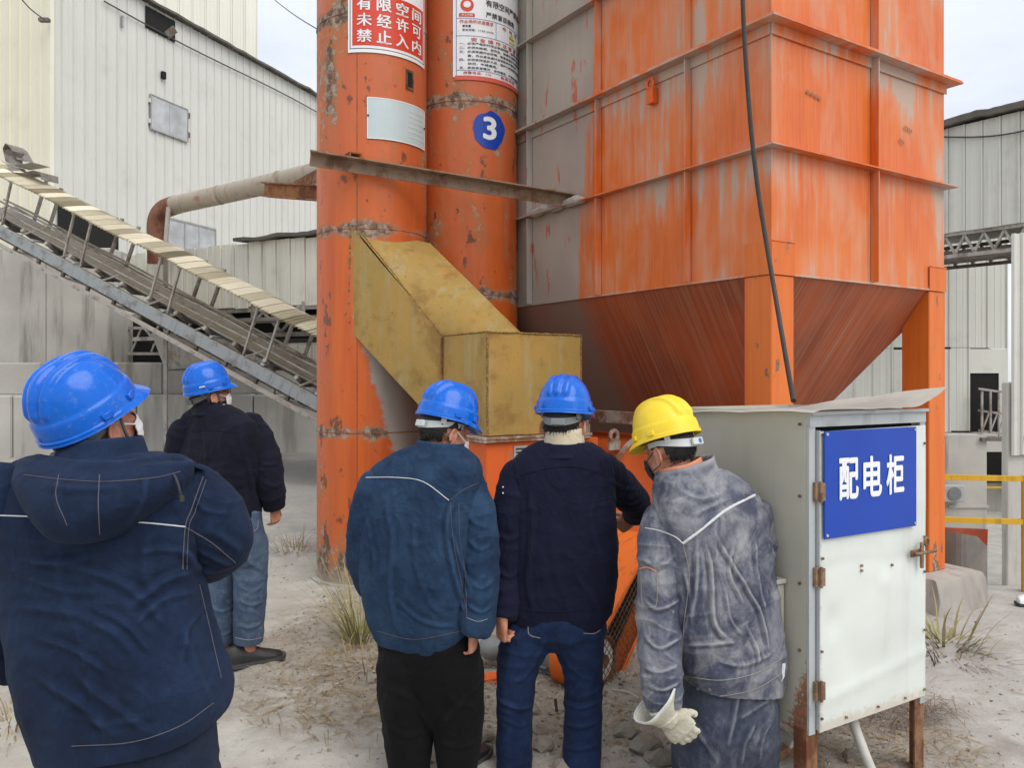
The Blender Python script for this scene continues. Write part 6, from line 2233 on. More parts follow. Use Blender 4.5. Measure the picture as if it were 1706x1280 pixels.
    # ---- head
    def head(self, px, py, dy, yaw, pitch, roll=0.0, neck=None, s=1.0):
        R = Matrix.Rotation(-rad(yaw), 4, 'Z') @ Matrix.Rotation(rad(pitch), 4, 'X') @ Matrix.Rotation(rad(roll), 4, 'Y')
        self.H = Matrix.Translation(self.W(px, py, dy)) @ R @ Matrix.Scale(s, 4)
        H = self.H
        bm = self.skin
        E = lambda x, y, z, rx, ry, rz, q=None: ellipsoid(bm, H @ Matrix.Translation((x, y, z)) @ (q or Matrix.Identity(4)), rx, ry, rz, 24, 16)
        E(0, -0.012, 0.030, 0.076, 0.096, 0.088)          # cranium
        E(0, 0.030, -0.035, 0.060, 0.066, 0.075)          # mid face
        E(0, 0.040, -0.078, 0.046, 0.050, 0.036)          # jaw and chin
        E(0.030, 0.072, -0.028, 0.026, 0.020, 0.026); E(-0.030, 0.072, -0.028, 0.026, 0.020, 0.026)   # cheeks
        E(0, 0.082, 0.022, 0.052, 0.018, 0.016)           # brow
        tube(bm, [H @ Vector(p) for p in ((0, 0.088, 0.012), (0, 0.104, -0.018), (0, 0.112, -0.036))], 0.011, 10)   # nose
        E(0.010, 0.100, -0.038, 0.010, 0.012, 0.009); E(-0.010, 0.100, -0.038, 0.010, 0.012, 0.009)
        E(0, 0.088, -0.064, 0.024, 0.012, 0.007); E(0, 0.086, -0.074, 0.020, 0.012, 0.007)             # lips
        for sx in (1, -1):
            q = Matrix.Rotation(sx * rad(22), 4, 'Z') @ Matrix.Rotation(rad(-10), 4, 'X')
            E(sx * 0.079, -0.010, -0.020, 0.009, 0.018, 0.029, q)
            ring = []
            for k in range(15):
                a = rad(-60 + 290 * k / 14)
                ring.append(H @ (Matrix.Translation((sx * 0.086, -0.014, -0.016)) @ q) @ Vector((sx * 0.004, -0.019 * math.cos(a), 0.030 * math.sin(a))))
            tube(bm, ring, 0.0058, 8)
            E(sx * 0.080, 0.000, -0.048, 0.007, 0.010, 0.011)
        nk = self.W(*neck) if neck else H @ Vector((0, -0.04, -0.2))
        a = H @ Vector((0, -0.020, -0.045))
        tube(bm, [(*a, 0.058), (*(a.lerp(nk, 0.5)), 0.056), (*nk, 0.066)], 0.06, 20, True, 4)
        self.neck = nk
    def hair(self):
        bm = nb()
        nu, nv = 48, 28
        grid = []
        for j in range(nv + 1):
            ph = math.pi * j / nv
            row = []
            for i in range(nu):
                th = 2 * math.pi * i / nu
                n = Vector((math.sin(ph) * math.cos(th), math.sin(ph) * math.sin(th), math.cos(ph)))
                p = Vector((n.x * 0.0815, n.y * 0.1015 - 0.014, n.z * 0.100 + 0.024))
                p += n * (0.004 * mn.noise(Vector((n.x * 9, n.y * 9, n.z * 3))))
                row.append(p)
            grid.append(row)
        keep = lambda p: (p.z > -0.052 + 0.010 * mn.noise(p * 60)) and (p.y < 0.028 or p.z > 0.062) and not (abs(p.x) > 0.062 and -0.038 < p.y < 0.03 and p.z < 0.002) and (p.z > -0.03 or p.y < -0.03)
        vs = {}
        for j in range(nv):
            for i in range(nu):
                i2 = (i + 1) % nu
                q = [(j, i), (j, i2), (j + 1, i2), (j + 1, i)]
                if all(keep(grid[a][b]) for a, b in q):
                    f = []
                    for a, b in q:
                        if (a, b) not in vs: vs[(a, b)] = bm.verts.new(self.H @ grid[a][b])
                        f.append(vs[(a, b)])
                    if len(set(f)) == 4:
                        try: bm.faces.new(f)
                        except ValueError: pass
        bmesh.ops.remove_doubles(bm, verts=bm.verts[:], dist=0.0005)
        bmesh.ops.recalc_face_normals(bm, faces=bm.faces[:])
        bmesh.ops.solidify(bm, geom=bm.faces[:], thickness=0.012)
        # short locks along nape and sides break the edge
        rng = random.Random(int(self.Y * 100))
        for k in range(220):
            a = rad(180 + 150 * (rng.random() - 0.5))
            z = -0.052 + 0.05 * rng.random()
            n = Vector((math.sin(a), math.cos(a), 0))
            rr = math.sqrt(max(0.05, 1 - ((z - 0.024) / 0.1) ** 2))
            p = Vector((n.x * 0.083 * rr, n.y * 0.103 * rr - 0.014, z))
            q = p + Vector((n.x * 0.004, n.y * 0.004, -0.006 - 0.006 * rng.random())) + Vector((rng.random() - 0.5, 0, 0)) * 0.008
            tube(bm, [(*(self.H @ p), 0.0015), (*(self.H @ q), 0.0004)], 0.002, 4)
        return self.addbm('hair', bm, M['hair'])
    def helmet(self, mat, up=0.036, back=0.0, tip=0.0, harness='harness_grey', knob=None, s=1.0):
        Hm = self.H @ Matrix.Translation((0, -0.004 + back, up)) @ Matrix.Rotation(rad(tip), 4, 'X') @ Matrix.Scale(s, 4)
        rx, ry, h = 0.117, 0.132, 0.152
        nu, nv = 112, 44
        hel = empty('helmet', (0, 0, 0), 0)
        hel.parent = self.root
        rings = []
        for j in range(nv + 1):
            t = j / nv * 0.985
            rho = math.cos(t * math.pi / 2) ** 0.64
            z = h * math.sin(t * math.pi / 2) ** 1.06
            row = []
            for i in range(nu):
                a = 2 * math.pi * i / nu
                x, y = rx * rho * math.sin(a), ry * rho * math.cos(a)
                n = Vector((x / rx**2, y / ry**2, z / h**2 + 0.3)).normalized()
                d = 0.0045 * (1 - float(sstep(z, 0.046, 0.051)))                 # lower skirt stands proud
                fade = float(sstep(z, 0.052, 0.075)) * (1 - 0.5 * float(sstep(y, 0.06, 0.12)))
                for xc, am, wd in ((0.0, 0.011, 0.013), (0.040, 0.010, 0.011), (-0.040, 0.010, 0.011)):
                    d += fade * am * math.exp(-((x - xc * (0.75 + 0.25 * z / h)) / wd) ** 6)
                row.append(Hm @ (Vector((x, y, z)) + n * d))
            rings.append(row)
        bm = nb()
        loft(bm, rings, cap=False)
        bm.faces.new([bm.verts.new(p) for p in rings[-1]])
        bmesh.ops.remove_doubles(bm, verts=bm.verts[:], dist=0.0003)
        bmesh.ops.recalc_face_normals(bm, faces=bm.faces[:])
        bmesh.ops.solidify(bm, geom=bm.faces[:], thickness=0.003)
        me = bpy.data.meshes.new('shell'); bm.to_mesh(me); bm.free()
        self.add('shell', me, mat, hel)
        # brim: narrow gutter all round, peak in front
        bm = nb()
        rows = []
        for i in range(nu):
            a = 2 * math.pi * i / nu
            f = max(0.0, math.cos(a))
            w = 0.007 + 0.030 * f ** 1.8
            n = Vector((math.sin(a), math.cos(a), 0))
            c = Vector((rx * math.sin(a), ry * math.cos(a), 0.0))
            drop = -0.006 - 0.016 * f ** 1.5
            rows.append([c + n * 0.002 + Vector((0, 0, 0.010)), c + n * (0.006 + 0.3 * w) + Vector((0, 0, 0.004 + drop * 0.3)), c + n * (w) + Vector((0, 0, drop)),
                         c + n * (w + 0.002) + Vector((0, 0, drop - 0.003)), c + n * (w - 0.002) + Vector((0, 0, drop - 0.005)), c + n * (0.3 * w) + Vector((0, 0, drop * 0.3 - 0.001)), c - n * 0.002 + Vector((0, 0, 0.0))])
        vr = [[bm.verts.new(Hm @ p) for p in r] for r in rows]
        for i in range(nu):
            A, B = vr[i], vr[(i + 1) % nu]
            for q in range(len(A)):
                q2 = (q + 1) % len(A)
                bm.faces.new((A[q], A[q2], B[q2], B[q]))
        self.addbm('brim', bm, mat, hel)
        for sx in (1, -1):
            for (a0, zz) in ((62, 0.014), (100, 0.012)):
                a = rad(a0) * sx
                c = Vector((rx * 1.05 * math.sin(a), ry * 1.05 * math.cos(a), zz))
                M4 = Hm @ Matrix.Translation(c) @ Matrix.Rotation(-a, 4, 'Z')
                b2 = bx(-0.014, 0.014, -0.010, 0.006, -0.006, 0.012, bev=0.002)
                bmesh.ops.transform(b2, matrix=M4, verts=b2.verts[:])
                self.addbm('slot_clip', b2, mat, hel)
        # head band below the shell, dipping at the nape
        bm = nb()
        rows = []
        m = 56
        for i in range(m + 1):
            a = rad(60 + 240 * i / m)
            bk = max(0.0, -math.cos(a)) ** 1.2
            zt = -0.012 - 0.020 * bk
            zb = zt - 0.020 - 0.012 * bk
            r1, r2 = 0.084 + 0.004 * bk, 0.104 + 0.006 * bk
            out = Vector((r1 * math.sin(a), r2 * math.cos(a) - 0.010, 0))
            inn = out * 0.965
            rows.append([Hm @ (out + Vector((0, 0, zt))), Hm @ (out * 0.985 + Vector((0, 0, zb))), Hm @ (inn + Vector((0, 0, zb))), Hm @ (inn + Vector((0, 0, zt)))])
        loft(bm, rows)
        band = self.addbm('head_band', bm, M[harness], hel)
        for a0 in (120, 240):
            a = rad(a0)
            p = Vector((0.098 * math.sin(a), 0.112 * math.cos(a) - 0.008, 0.012)); q = Vector((0.09 * math.sin(a), 0.104 * math.cos(a) - 0.010, -0.03))
            self.addbm('band_strap', bar(nb(), Hm @ p, Hm @ q, 0.022, 0.004, up=(Hm.to_3x3() @ Vector((math.sin(a), math.cos(a), 0)))), M[harness], band, False)
        b2 = bx(-0.030, 0.030, -0.010, 0.004, -0.015, 0.013, bev=0.003)
        bmesh.ops.transform(b2, matrix=Hm @ Matrix.Translation((0.010, -0.124, -0.046)), verts=b2.verts[:])
        self.addbm('adjuster', b2, M[harness], band, False)
        if knob:
            b2 = nb()
            tube(b2, [Hm @ Vector((0.018, -0.136, -0.046)), Hm @ Vector((0.018, -0.132, -0.046))], 0.009, 16)
            self.addbm('knob', b2, M[knob], band)
        self.Hm = Hm
        return hel
    def chin_strap(self, mat='strap_grey'):
        for sx in (1, -1):
            P = [self.Hm @ Vector((sx * 0.098, 0.02, 0.0)), self.H @ Vector((sx * 0.079, 0.022, -0.045)), self.H @ Vector((sx * 0.055, 0.05, -0.100)), self.H @ Vector((0, 0.055, -0.118))]
            self.addbm('chin_strap', tube(nb(), P, 0.0045, 6, sub=5), M[mat])
    def mask(self, mat='mask_white', low=False):
        bm = nb()
        rows = []
        n, m = 26, 14
        for j in range(m + 1):
            v = j / m
            z = -0.012 - 0.098 * v
            row = []
            for i in range(n + 1):
                a = rad(-74 + 148 * i / n)
                k = math.cos(a * 0.9)
                rx = 0.072 - 0.016 * v * v
                ry = 0.052 + 0.018 * math.sin(math.pi * min(1, v * 0.9 + 0.15)) * k
                p = Vector((rx * math.sin(a), 0.046 + ry * math.cos(a) * (1 - 0.28 * v ** 3), z + 0.030 * (abs(a) / rad(74)) ** 2 * (v - 0.45)))
                p += Vector((0, 0.0015 * math.sin(v * 22), 0)) * k
                row.append(self.H @ p)
            rows.append(row)
        loft(bm, rows, cap=False, closed=False)
        bmesh.ops.recalc_face_normals(bm, faces=bm.faces[:])
        bmesh.ops.solidify(bm, geom=bm.faces[:], thickness=0.0025)
        mo = self.addbm('face_mask', bm, M[mat])
        for sx in (1, -1):
            for z0, z1 in ((-0.028, 0.010), (-0.078, -0.050)):
                P = [self.H @ Vector((sx * 0.069, 0.064, z0)), self.H @ Vector((sx * 0.078, 0.030, (z0 + z1) / 2)), self.H @ Vector((sx * 0.082, -0.008, z1)), self.H @ Vector((sx * 0.088, -0.030, -0.018))]
                self.addbm('ear_loop', tube(nb(), P, 0.0022, 6, sub=4), M[mat], mo)
    def finish_body(self, core, arms, legs, voxel=0.006):
        bm = self.skin
        P = [self.neck] + [self.W(*c) for c in core]
        tube(bm, [(*P[0], 0.066)] + [(*p, 0.095) for p in P[1:]], 0.09, 18, True, 3)
        for a in arms:
            pts = [(*self.W(px, py, dy), r) for px, py, dy, r in a]
            tube(bm, [(*P[1], 0.05)] + pts, 0.04, 14, True, 4)
        for l in legs:
            pts = [(*self.W(px, py, dy), r) for px, py, dy, r in l]
            tube(bm, [(*P[-1], 0.06)] + pts, 0.05, 14, True, 4)
        me = remesh(bm, voxel, 3, 0.4)
        return self.add('body', me, M['skin'])
    def shoe(self, pos, yaw, size=1.0):
        Mx = Matrix.Translation(pos) @ Matrix.Rotation(-rad(yaw), 4, 'Z') @ Matrix.Scale(size, 4)
        sh = empty('shoe', (0, 0, 0), 0); sh.parent = self.root
        bm = nb()
        rings = []
        for y, w, z0, h in ((0.190, 0.018, 0.022, 0.030), (0.180, 0.034, 0.016, 0.046), (0.140, 0.046, 0.014, 0.058), (0.085, 0.048, 0.014, 0.074), (0.035, 0.043, 0.014, 0.098), (-0.010, 0.040, 0.014, 0.112), (-0.055, 0.039, 0.014, 0.112), (-0.085, 0.034, 0.016, 0.105), (-0.098, 0.020, 0.02, 0.09)):
            rings.append([Mx @ Vector((w * math.cos(a) * (1 if math.sin(a) < 0.5 else 0.86), y, z0 + (h - z0) * max(0.0, math.sin(a)) ** 0.8)) for a in [math.pi * k / 14 for k in range(15)]])
        loft(bm, rings)
        self.addbm('upper', bm, M['shoe_black'], sh)
        bm = nb()
        rings = []
        out = ((0.205, 0.016), (0.195, 0.036), (0.150, 0.050), (0.085, 0.052), (0.02, 0.046), (-0.05, 0.044), (-0.09, 0.038), (-0.106, 0.020))
        pts = [(w, y) for y, w in out] + [(-w, y) for y, w in out[::-1]]
        loft(bm, [[Mx @ Vector((x, y, 0.0 + max(0, (y - 0.14)) * 0.12)) for x, y in pts], [Mx @ Vector((x * 1.01, y, 0.022 + max(0, (y - 0.14)) * 0.12)) for x, y in pts]])
        self.addbm('sole', bm, M['sole_black'], sh, False)
        return sh

def foot_pos(m, px, dy=0.0):
    x = (px - CXP) / FPX * (m.Y + dy)
    return Vector((x - m.o.x, dy, gh(x, m.Y + dy) - m.o.z + 0.002))

# ------------------------------------------------------------------ man in the foreground, hooded dark denim jacket
def man_near():
    m = Man('near man in a hooded dark denim jacket and blue helmet, cut by the left edge', 2.1, 215, 10)
    m.head(158, 709, 0.02, 29, 25, 0, neck=(165, 790, -0.02), s=1.0)
    m.hair(); m.helmet(M['helmet_blue'], up=0.036, tip=8, harness='harness_dark', s=0.99); m.mask(); m.chin_strap()
    man = [([(60, 935), (150, 950), (230, 990), (290, 1060)], 0.012, 0.007), ([(20, 1010), (120, 1020), (200, 1060), (240, 1110)], 0.014, 0.007), ([(60, 1120), (130, 1170), (200, 1230)], 0.014, 0.009),
           ([(110, 1105), (170, 1160), (260, 1225)], 0.012, 0.006), ([(330, 950), (280, 965), (215, 1010)], 0.013, 0.008), ([(300, 905), (320, 940), (360, 955)], 0.012, 0.008), ([(345, 880), (385, 905), (400, 920)], 0.012, 0.007),
           ([(30, 900), (110, 905), (200, 900)], 0.012, 0.004), ([(40, 960), (120, 985), (180, 985)], 0.010, 0.005), ([(250, 880), (240, 950), (265, 1010)], 0.014, 0.005), ([(300, 1050), (330, 1120), (350, 1180)], 0.012, 0.005), ([(20, 930), (90, 938), (160, 928)], 0.009, 0.005), ([(150, 1010), (210, 1040), (255, 1090)], 0.009, 0.006), ([(60, 1060), (130, 1085), (190, 1130)], 0.009, 0.006), ([(325, 985), (270, 1000), (225, 1040)], 0.009, 0.006), ([(230, 920), (280, 915), (325, 930)], 0.009, 0.005), ([(110, 1190), (180, 1205), (260, 1190)], 0.010, 0.004), ([(340, 1010), (310, 1050), (300, 1110)], 0.009, 0.005), ([(320, 830), (345, 850), (380, 855)], 0.009, 0.005), ([(330, 915), (360, 930), (385, 940)], 0.009, 0.006)]
    jk, bv = m.jacket([(758, 100, 262, 0.17, -0.02), (778, 45, 312, 0.22), (800, 12, 340, 0.25), (860, 2, 345, 0.29), (960, 4, 335, 0.31), (1060, 20, 355, 0.34), (1140, 40, 377, 0.36, 0, -0.10), (1200, 66, 374, 0.36, 0, -0.16), (1232, 84, 362, 0.35, 0, -0.22)],
                      [[(315, 822, 0.0, 0.080), (352, 868, 0.03, 0.092), (358, 905, 0.08, 0.090), (325, 925, 0.24, 0.078), (285, 935, 0.40, 0.066)],
                       [(15, 825, 0.0, 0.085), (-20, 900, 0.0, 0.085), (-35, 985, 0.03, 0.078), (-18, 1055, 0.06, 0.070), (0, 1090, 0.09, 0.062), (22, 1108, 0.15, 0.056)]], M['denim_dark'], man, (0.008, 0.006, 0.0018), 1.0, (1215, 0.07), 0.007, 9)
    # yoke piping, arm seam, stitches
    m.seam(bv, [(-10, 859), (50, 861), (112, 864)], 0.0018, M['piping_white'], 'yoke_piping', jk)
    m.seam(bv, [(205, 869), (250, 872), (308, 878)], 0.0018, M['piping_white'], 'yoke_piping', jk)
    m.seam(bv, [(338, 795), (318, 850), (308, 880), (304, 950)], 0.0016, M['stitch_brown'], 'seam', jk)
    m.seam(bv, [(310, 880), (350, 903), (392, 938)], 0.0016, M['stitch_brown'], 'seam', jk)
    m.seam(bv, [(343, 800), (325, 852), (314, 880), (311, 950)], 0.0013, M['stitch_brown'], 'seam', jk)
    m.seam(bv, [(120, 1244), (220, 1237), (300, 1210), (355, 1172)], 0.0014, M['stitch_brown'], 'seam', jk)
    m.seam(bv, [(332, 975), (352, 1060), (368, 1130)], 0.0013, M['stitch_brown'], 'seam', jk)
    # collar
    m.annulus([(168, 772, -0.02, 0.118, 0.115, 0.05), (172, 738, -0.01, 0.098, 0.098, 0.04), (173, 728, -0.01, 0.092, 0.092, 0.04), (173, 730, -0.01, 0.082, 0.082, 0.04), (170, 772, -0.02, 0.10, 0.10, 0.05)], 'collar', M['denim_dark'], jk)
    # hood: a pouch hanging on the back with a thick rolled opening
    bm = nb()
    m.torso(bm, [(766, 26, 326, 0.20, -0.06), (795, 24, 320, 0.27, -0.085), (830, 46, 292, 0.30, -0.10), (862, 78, 254, 0.29, -0.105), (886, 104, 220, 0.24, -0.10), (898, 134, 190, 0.15, -0.07)], 2.2)
    m.limb(bm, [(28, 782, 0.02, 0.022), (62, 775, -0.06, 0.026), (120, 782, -0.14, 0.024), (175, 785, -0.165, 0.024), (240, 779, -0.13, 0.024), (290, 772, -0.05, 0.026), (322, 782, 0.03, 0.02)], 12)
    hm = remesh(bm, 0.007, 4)
    m.folds(hm, [([(100, 795), (96, 840), (108, 880)], 0.010, 0.005), ([(245, 790), (235, 840), (205, 880)], 0.010, 0.005), ([(60, 800), (120, 815), (200, 812)], 0.010, 0.004)], (0.003, 0.002, 0.001), seed=3.0)
    hv = m.bvh(hm)
    hd = m.add('hood', hm, M['denim_dark'], jk)
    m.seam(hv, [(166, 792), (164, 840), (166, 890)], 0.0014, M['stitch_brown'], 'seam', hd)
    m.seam(hv, [(98, 792), (94, 830), (112, 876)], 0.0012, M['stitch_brown'], 'seam', hd)
    m.seam(hv, [(40, 792), (110, 800), (180, 803), (260, 796), (300, 786)], 0.0012, M['stitch_brown'], 'seam', hd)
    P = [m.W(288, 788, -0.15), m.W(296, 805, -0.17), m.W(302, 830, -0.17)]
    m.addbm('draw_cord', tube(nb(), P, 0.0035, 8, sub=4), M['black_rubber'], hd)
    m.addbm('cord_stop', tube(nb(), [m.W(302, 826, -0.172), m.W(303, 836, -0.172)], 0.007, 10), M['black_rubber'], hd)
    m.addbm('shoulder_tab', bar(nb(), m.W(292, 765, -0.10), m.W(338, 782, -0.03), 0.035, 0.008), M['denim_dark'], jk)
    # trousers
    bm = nb()
    m.torso(bm, [(1150, 100, 352, 0.26), (1230, 98, 360, 0.29), (1290, 98, 362, 0.29), (1330, 104, 360, 0.26)], 2.2)
    m.limb(bm, [(160, 1290, 0.0, 0.105), (158, 1420, 0.03, 0.092), (160, 1560, 0.0, 0.08), (160, 1655, 0.0, 0.078)])
    m.limb(bm, [(297, 1290, 0.0, 0.105), (298, 1420, 0.03, 0.092), (296, 1560, 0.0, 0.08), (296, 1655, 0.0, 0.078)])
    tm = remesh(bm, 0.009, 6)
    m.folds(tm, [], (0.004, 0.004, 0.001), seed=4.0)
    tv = m.bvh(tm)
    tr = m.add('trousers', tm, M['jeans_black'])
    m.seam(tv, [(200, 1270), (240, 1262), (290, 1235)], 0.0016, M['stitch'], 'seam', tr)
    m.seam(tv, [(140, 1275), (148, 1262), (155, 1250)], 0.0016, M['stitch'], 'seam', tr)
    hand(m.skin, m.W(12, 1092, 0.14), Vector((0.5, 0.5, -0.6)), Vector((1, 0.3, 0)), Vector((0.2, 1, 0)), (35, 45, 30))
    hand(m.skin, m.W(285, 935, 0.42), Vector((-0.8, 0.5, 0)), Vector((0, 0, -1)), Vector((0.4, 0.8, 0)), (35, 45, 30))
    m.finish_body([(175, 850, 0), (200, 1000, 0), (225, 1240, 0)], [[(315, 822, 0, 0.04), (356, 900, 0.07, 0.038), (285, 935, 0.42, 0.028)], [(15, 825, 0, 0.04), (-30, 985, 0.03, 0.038), (12, 1092, 0.14, 0.028)]],
                  [[(160, 1300, 0, 0.06), (160, 1660, 0, 0.04)], [(297, 1300, 0, 0.06), (296, 1660, 0, 0.04)]])
    m.shoe(foot_pos(m, 158, -0.02), -5); m.shoe(foot_pos(m, 300, 0.0), 12)

def man_far():
    m = Man('man farther back in a black jacket, light jeans and blue helmet looking up', 4.72, 395, 32)
    m.head(350, 658, 0.0, 50, 14, 0, neck=(352, 690, 0.0))
    m.hair(); hel = m.helmet(M['helmet_blue'], harness='strap_grey'); m.mask(); m.chin_strap()
    a = rad(118)
    lb = bx(-0.016, 0.016, -0.003, 0.003, -0.004, 0.004)
    bmesh.ops.transform(lb, matrix=m.Hm @ Matrix.Translation((0.1225 * math.sin(a), 0.138 * math.cos(a), 0.03)) @ Matrix.Rotation(-a, 4, 'Z'), verts=lb.verts[:])
    m.addbm('maker_label', lb, M['harness_grey'], hel, False)
    # spectacles
    g = nb()
    for sx in (1, -1):
        tube(g, [m.H @ Vector((sx * 0.033 + 0.020 * math.cos(a), 0.104, 0.004 + 0.016 * math.sin(a))) for a in [2*math.pi*k/16 for k in range(17)]], 0.0018, 6, cap=False)
        tube(g, [m.H @ Vector((sx * 0.054, 0.102, 0.008)), m.H @ Vector((sx * 0.078, 0.05, 0.006)), m.H @ Vector((sx * 0.084, -0.01, 0.0))], 0.002, 6)
    m.addbm('spectacles', g, M['black_rubber'])
    jk, bv = m.jacket([(676, 322, 384, 0.16), (688, 308, 408, 0.20), (708, 292, 432, 0.24), (755, 288, 436, 0.28), (810, 296, 432, 0.29), (850, 308, 436, 0.29), (868, 316, 436, 0.28)],
                      [[(418, 712, 0.02, 0.085), (440, 755, -0.02, 0.085), (450, 800, -0.04, 0.076), (455, 835, -0.02, 0.064), (457, 848, -0.01, 0.058)],
                       [(306, 722, 0.05, 0.085), (296, 770, 0.10, 0.080), (300, 815, 0.14, 0.068), (306, 850, 0.16, 0.055)]], M['navy_black'], [([(335, 705), (345, 760), (330, 820)], 0.016, 0.006), ([(400, 720), (415, 790), (430, 850)], 0.016, 0.008), ([(380, 800), (400, 835), (420, 860)], 0.014, 0.006), ([(430, 770), (450, 775), (465, 770)], 0.012, 0.006), ([(436, 800), (455, 810), (470, 805)], 0.012, 0.006), ([(300, 760), (340, 780), (390, 770)], 0.016, 0.004)], (0.011, 0.008, 0.002), 11.0, (866, 0.07), 0.010, 7)
    m.seam(bv, [(305, 722), (350, 716), (405, 722)], 0.0022, M['navy'], 'seam', jk)
    m.seam(bv, [(408, 702), (420, 740), (426, 790), (432, 845)], 0.0018, M['navy'], 'seam', jk)
    m.annulus([(352, 692, 0, 0.105, 0.105, -0.02), (352, 674, 0.0, 0.084, 0.088, -0.02), (352, 668, 0.0, 0.080, 0.084, -0.02), (352, 670, 0.0, 0.070, 0.072, -0.02), (352, 692, 0, 0.09, 0.09, -0.02)], 'collar', M['navy_black'], jk)
    bm = nb()
    m.torso(bm, [(845, 324, 438, 0.24), (880, 330, 442, 0.26), (915, 338, 444, 0.26), (935, 342, 442, 0.22)], 2.2)
    m.limb(bm, [(372, 905, 0.02, 0.100), (369, 965, 0.03, 0.092), (368, 1030, 0.02, 0.084), (369, 1072, 0.02, 0.076)])
    m.limb(bm, [(416, 905, -0.03, 0.104), (417, 970, -0.04, 0.094), (415, 1030, -0.05, 0.086), (415, 1072, -0.05, 0.080)])
    tm = remesh(bm, 0.0095, 5)
    m.folds(tm, [([(398, 1000), (418, 1008), (440, 1002)], 0.012, 0.007), ([(396, 1040), (415, 1046), (436, 1038)], 0.012, 0.006), ([(395, 975), (420, 985), (440, 975)], 0.012, 0.005), ([(350, 1010), (370, 1018), (390, 1010)], 0.012, 0.006), ([(350, 1050), (370, 1058), (388, 1050)], 0.012, 0.006), ([(395, 910), (420, 940), (440, 950)], 0.014, 0.006)],
            (0.004, 0.006, 0.0012), freq=((7, 7, 2), (3, 3, 13), (26, 26, 20)), seed=12.0)
    tv = m.bvh(tm)
    tr = m.add('trousers', tm, M['jeans_light'])
    m.seam(tv, [(412, 872), (416, 884), (428, 882), (430, 868)], 0.002, M['stitch'], 'pocket_seam', tr)
    m.seam(tv, [(392, 1063), (415, 1067), (440, 1062)], 0.002, M['stitch'], 'hem_seam', tr)
    hand(m.skin, m.W(457, 846, -0.01), Vector((0.05, 0.2, -1)), Vector((-0.7, 0.5, 0)), Vector((0.5, 0.8, 0)), (40, 55, 35), 0.95)
    hand(m.skin, m.W(306, 850, 0.16), Vector((0.1, 0.2, -1)), Vector((0.7, 0.5, 0)), Vector((0.2, 0.9, 0)), (40, 55, 35), 0.95)
    m.finish_body([(355, 730, 0.02), (370, 800, 0.02), (392, 885, 0)], [[(418, 712, 0.02, 0.04), (450, 800, -0.03, 0.036), (457, 846, -0.01, 0.028)], [(306, 722, 0.05, 0.04), (300, 815, 0.14, 0.036), (306, 850, 0.16, 0.028)]],
                  [[(372, 910, 0.02, 0.06), (369, 1085, 0.02, 0.04)], [(416, 910, -0.03, 0.06), (415, 1085, -0.05, 0.04)]])
    m.shoe(foot_pos(m, 370, 0.03), 20, 1.1); m.shoe(foot_pos(m, 409, -0.06), 58, 1.12)

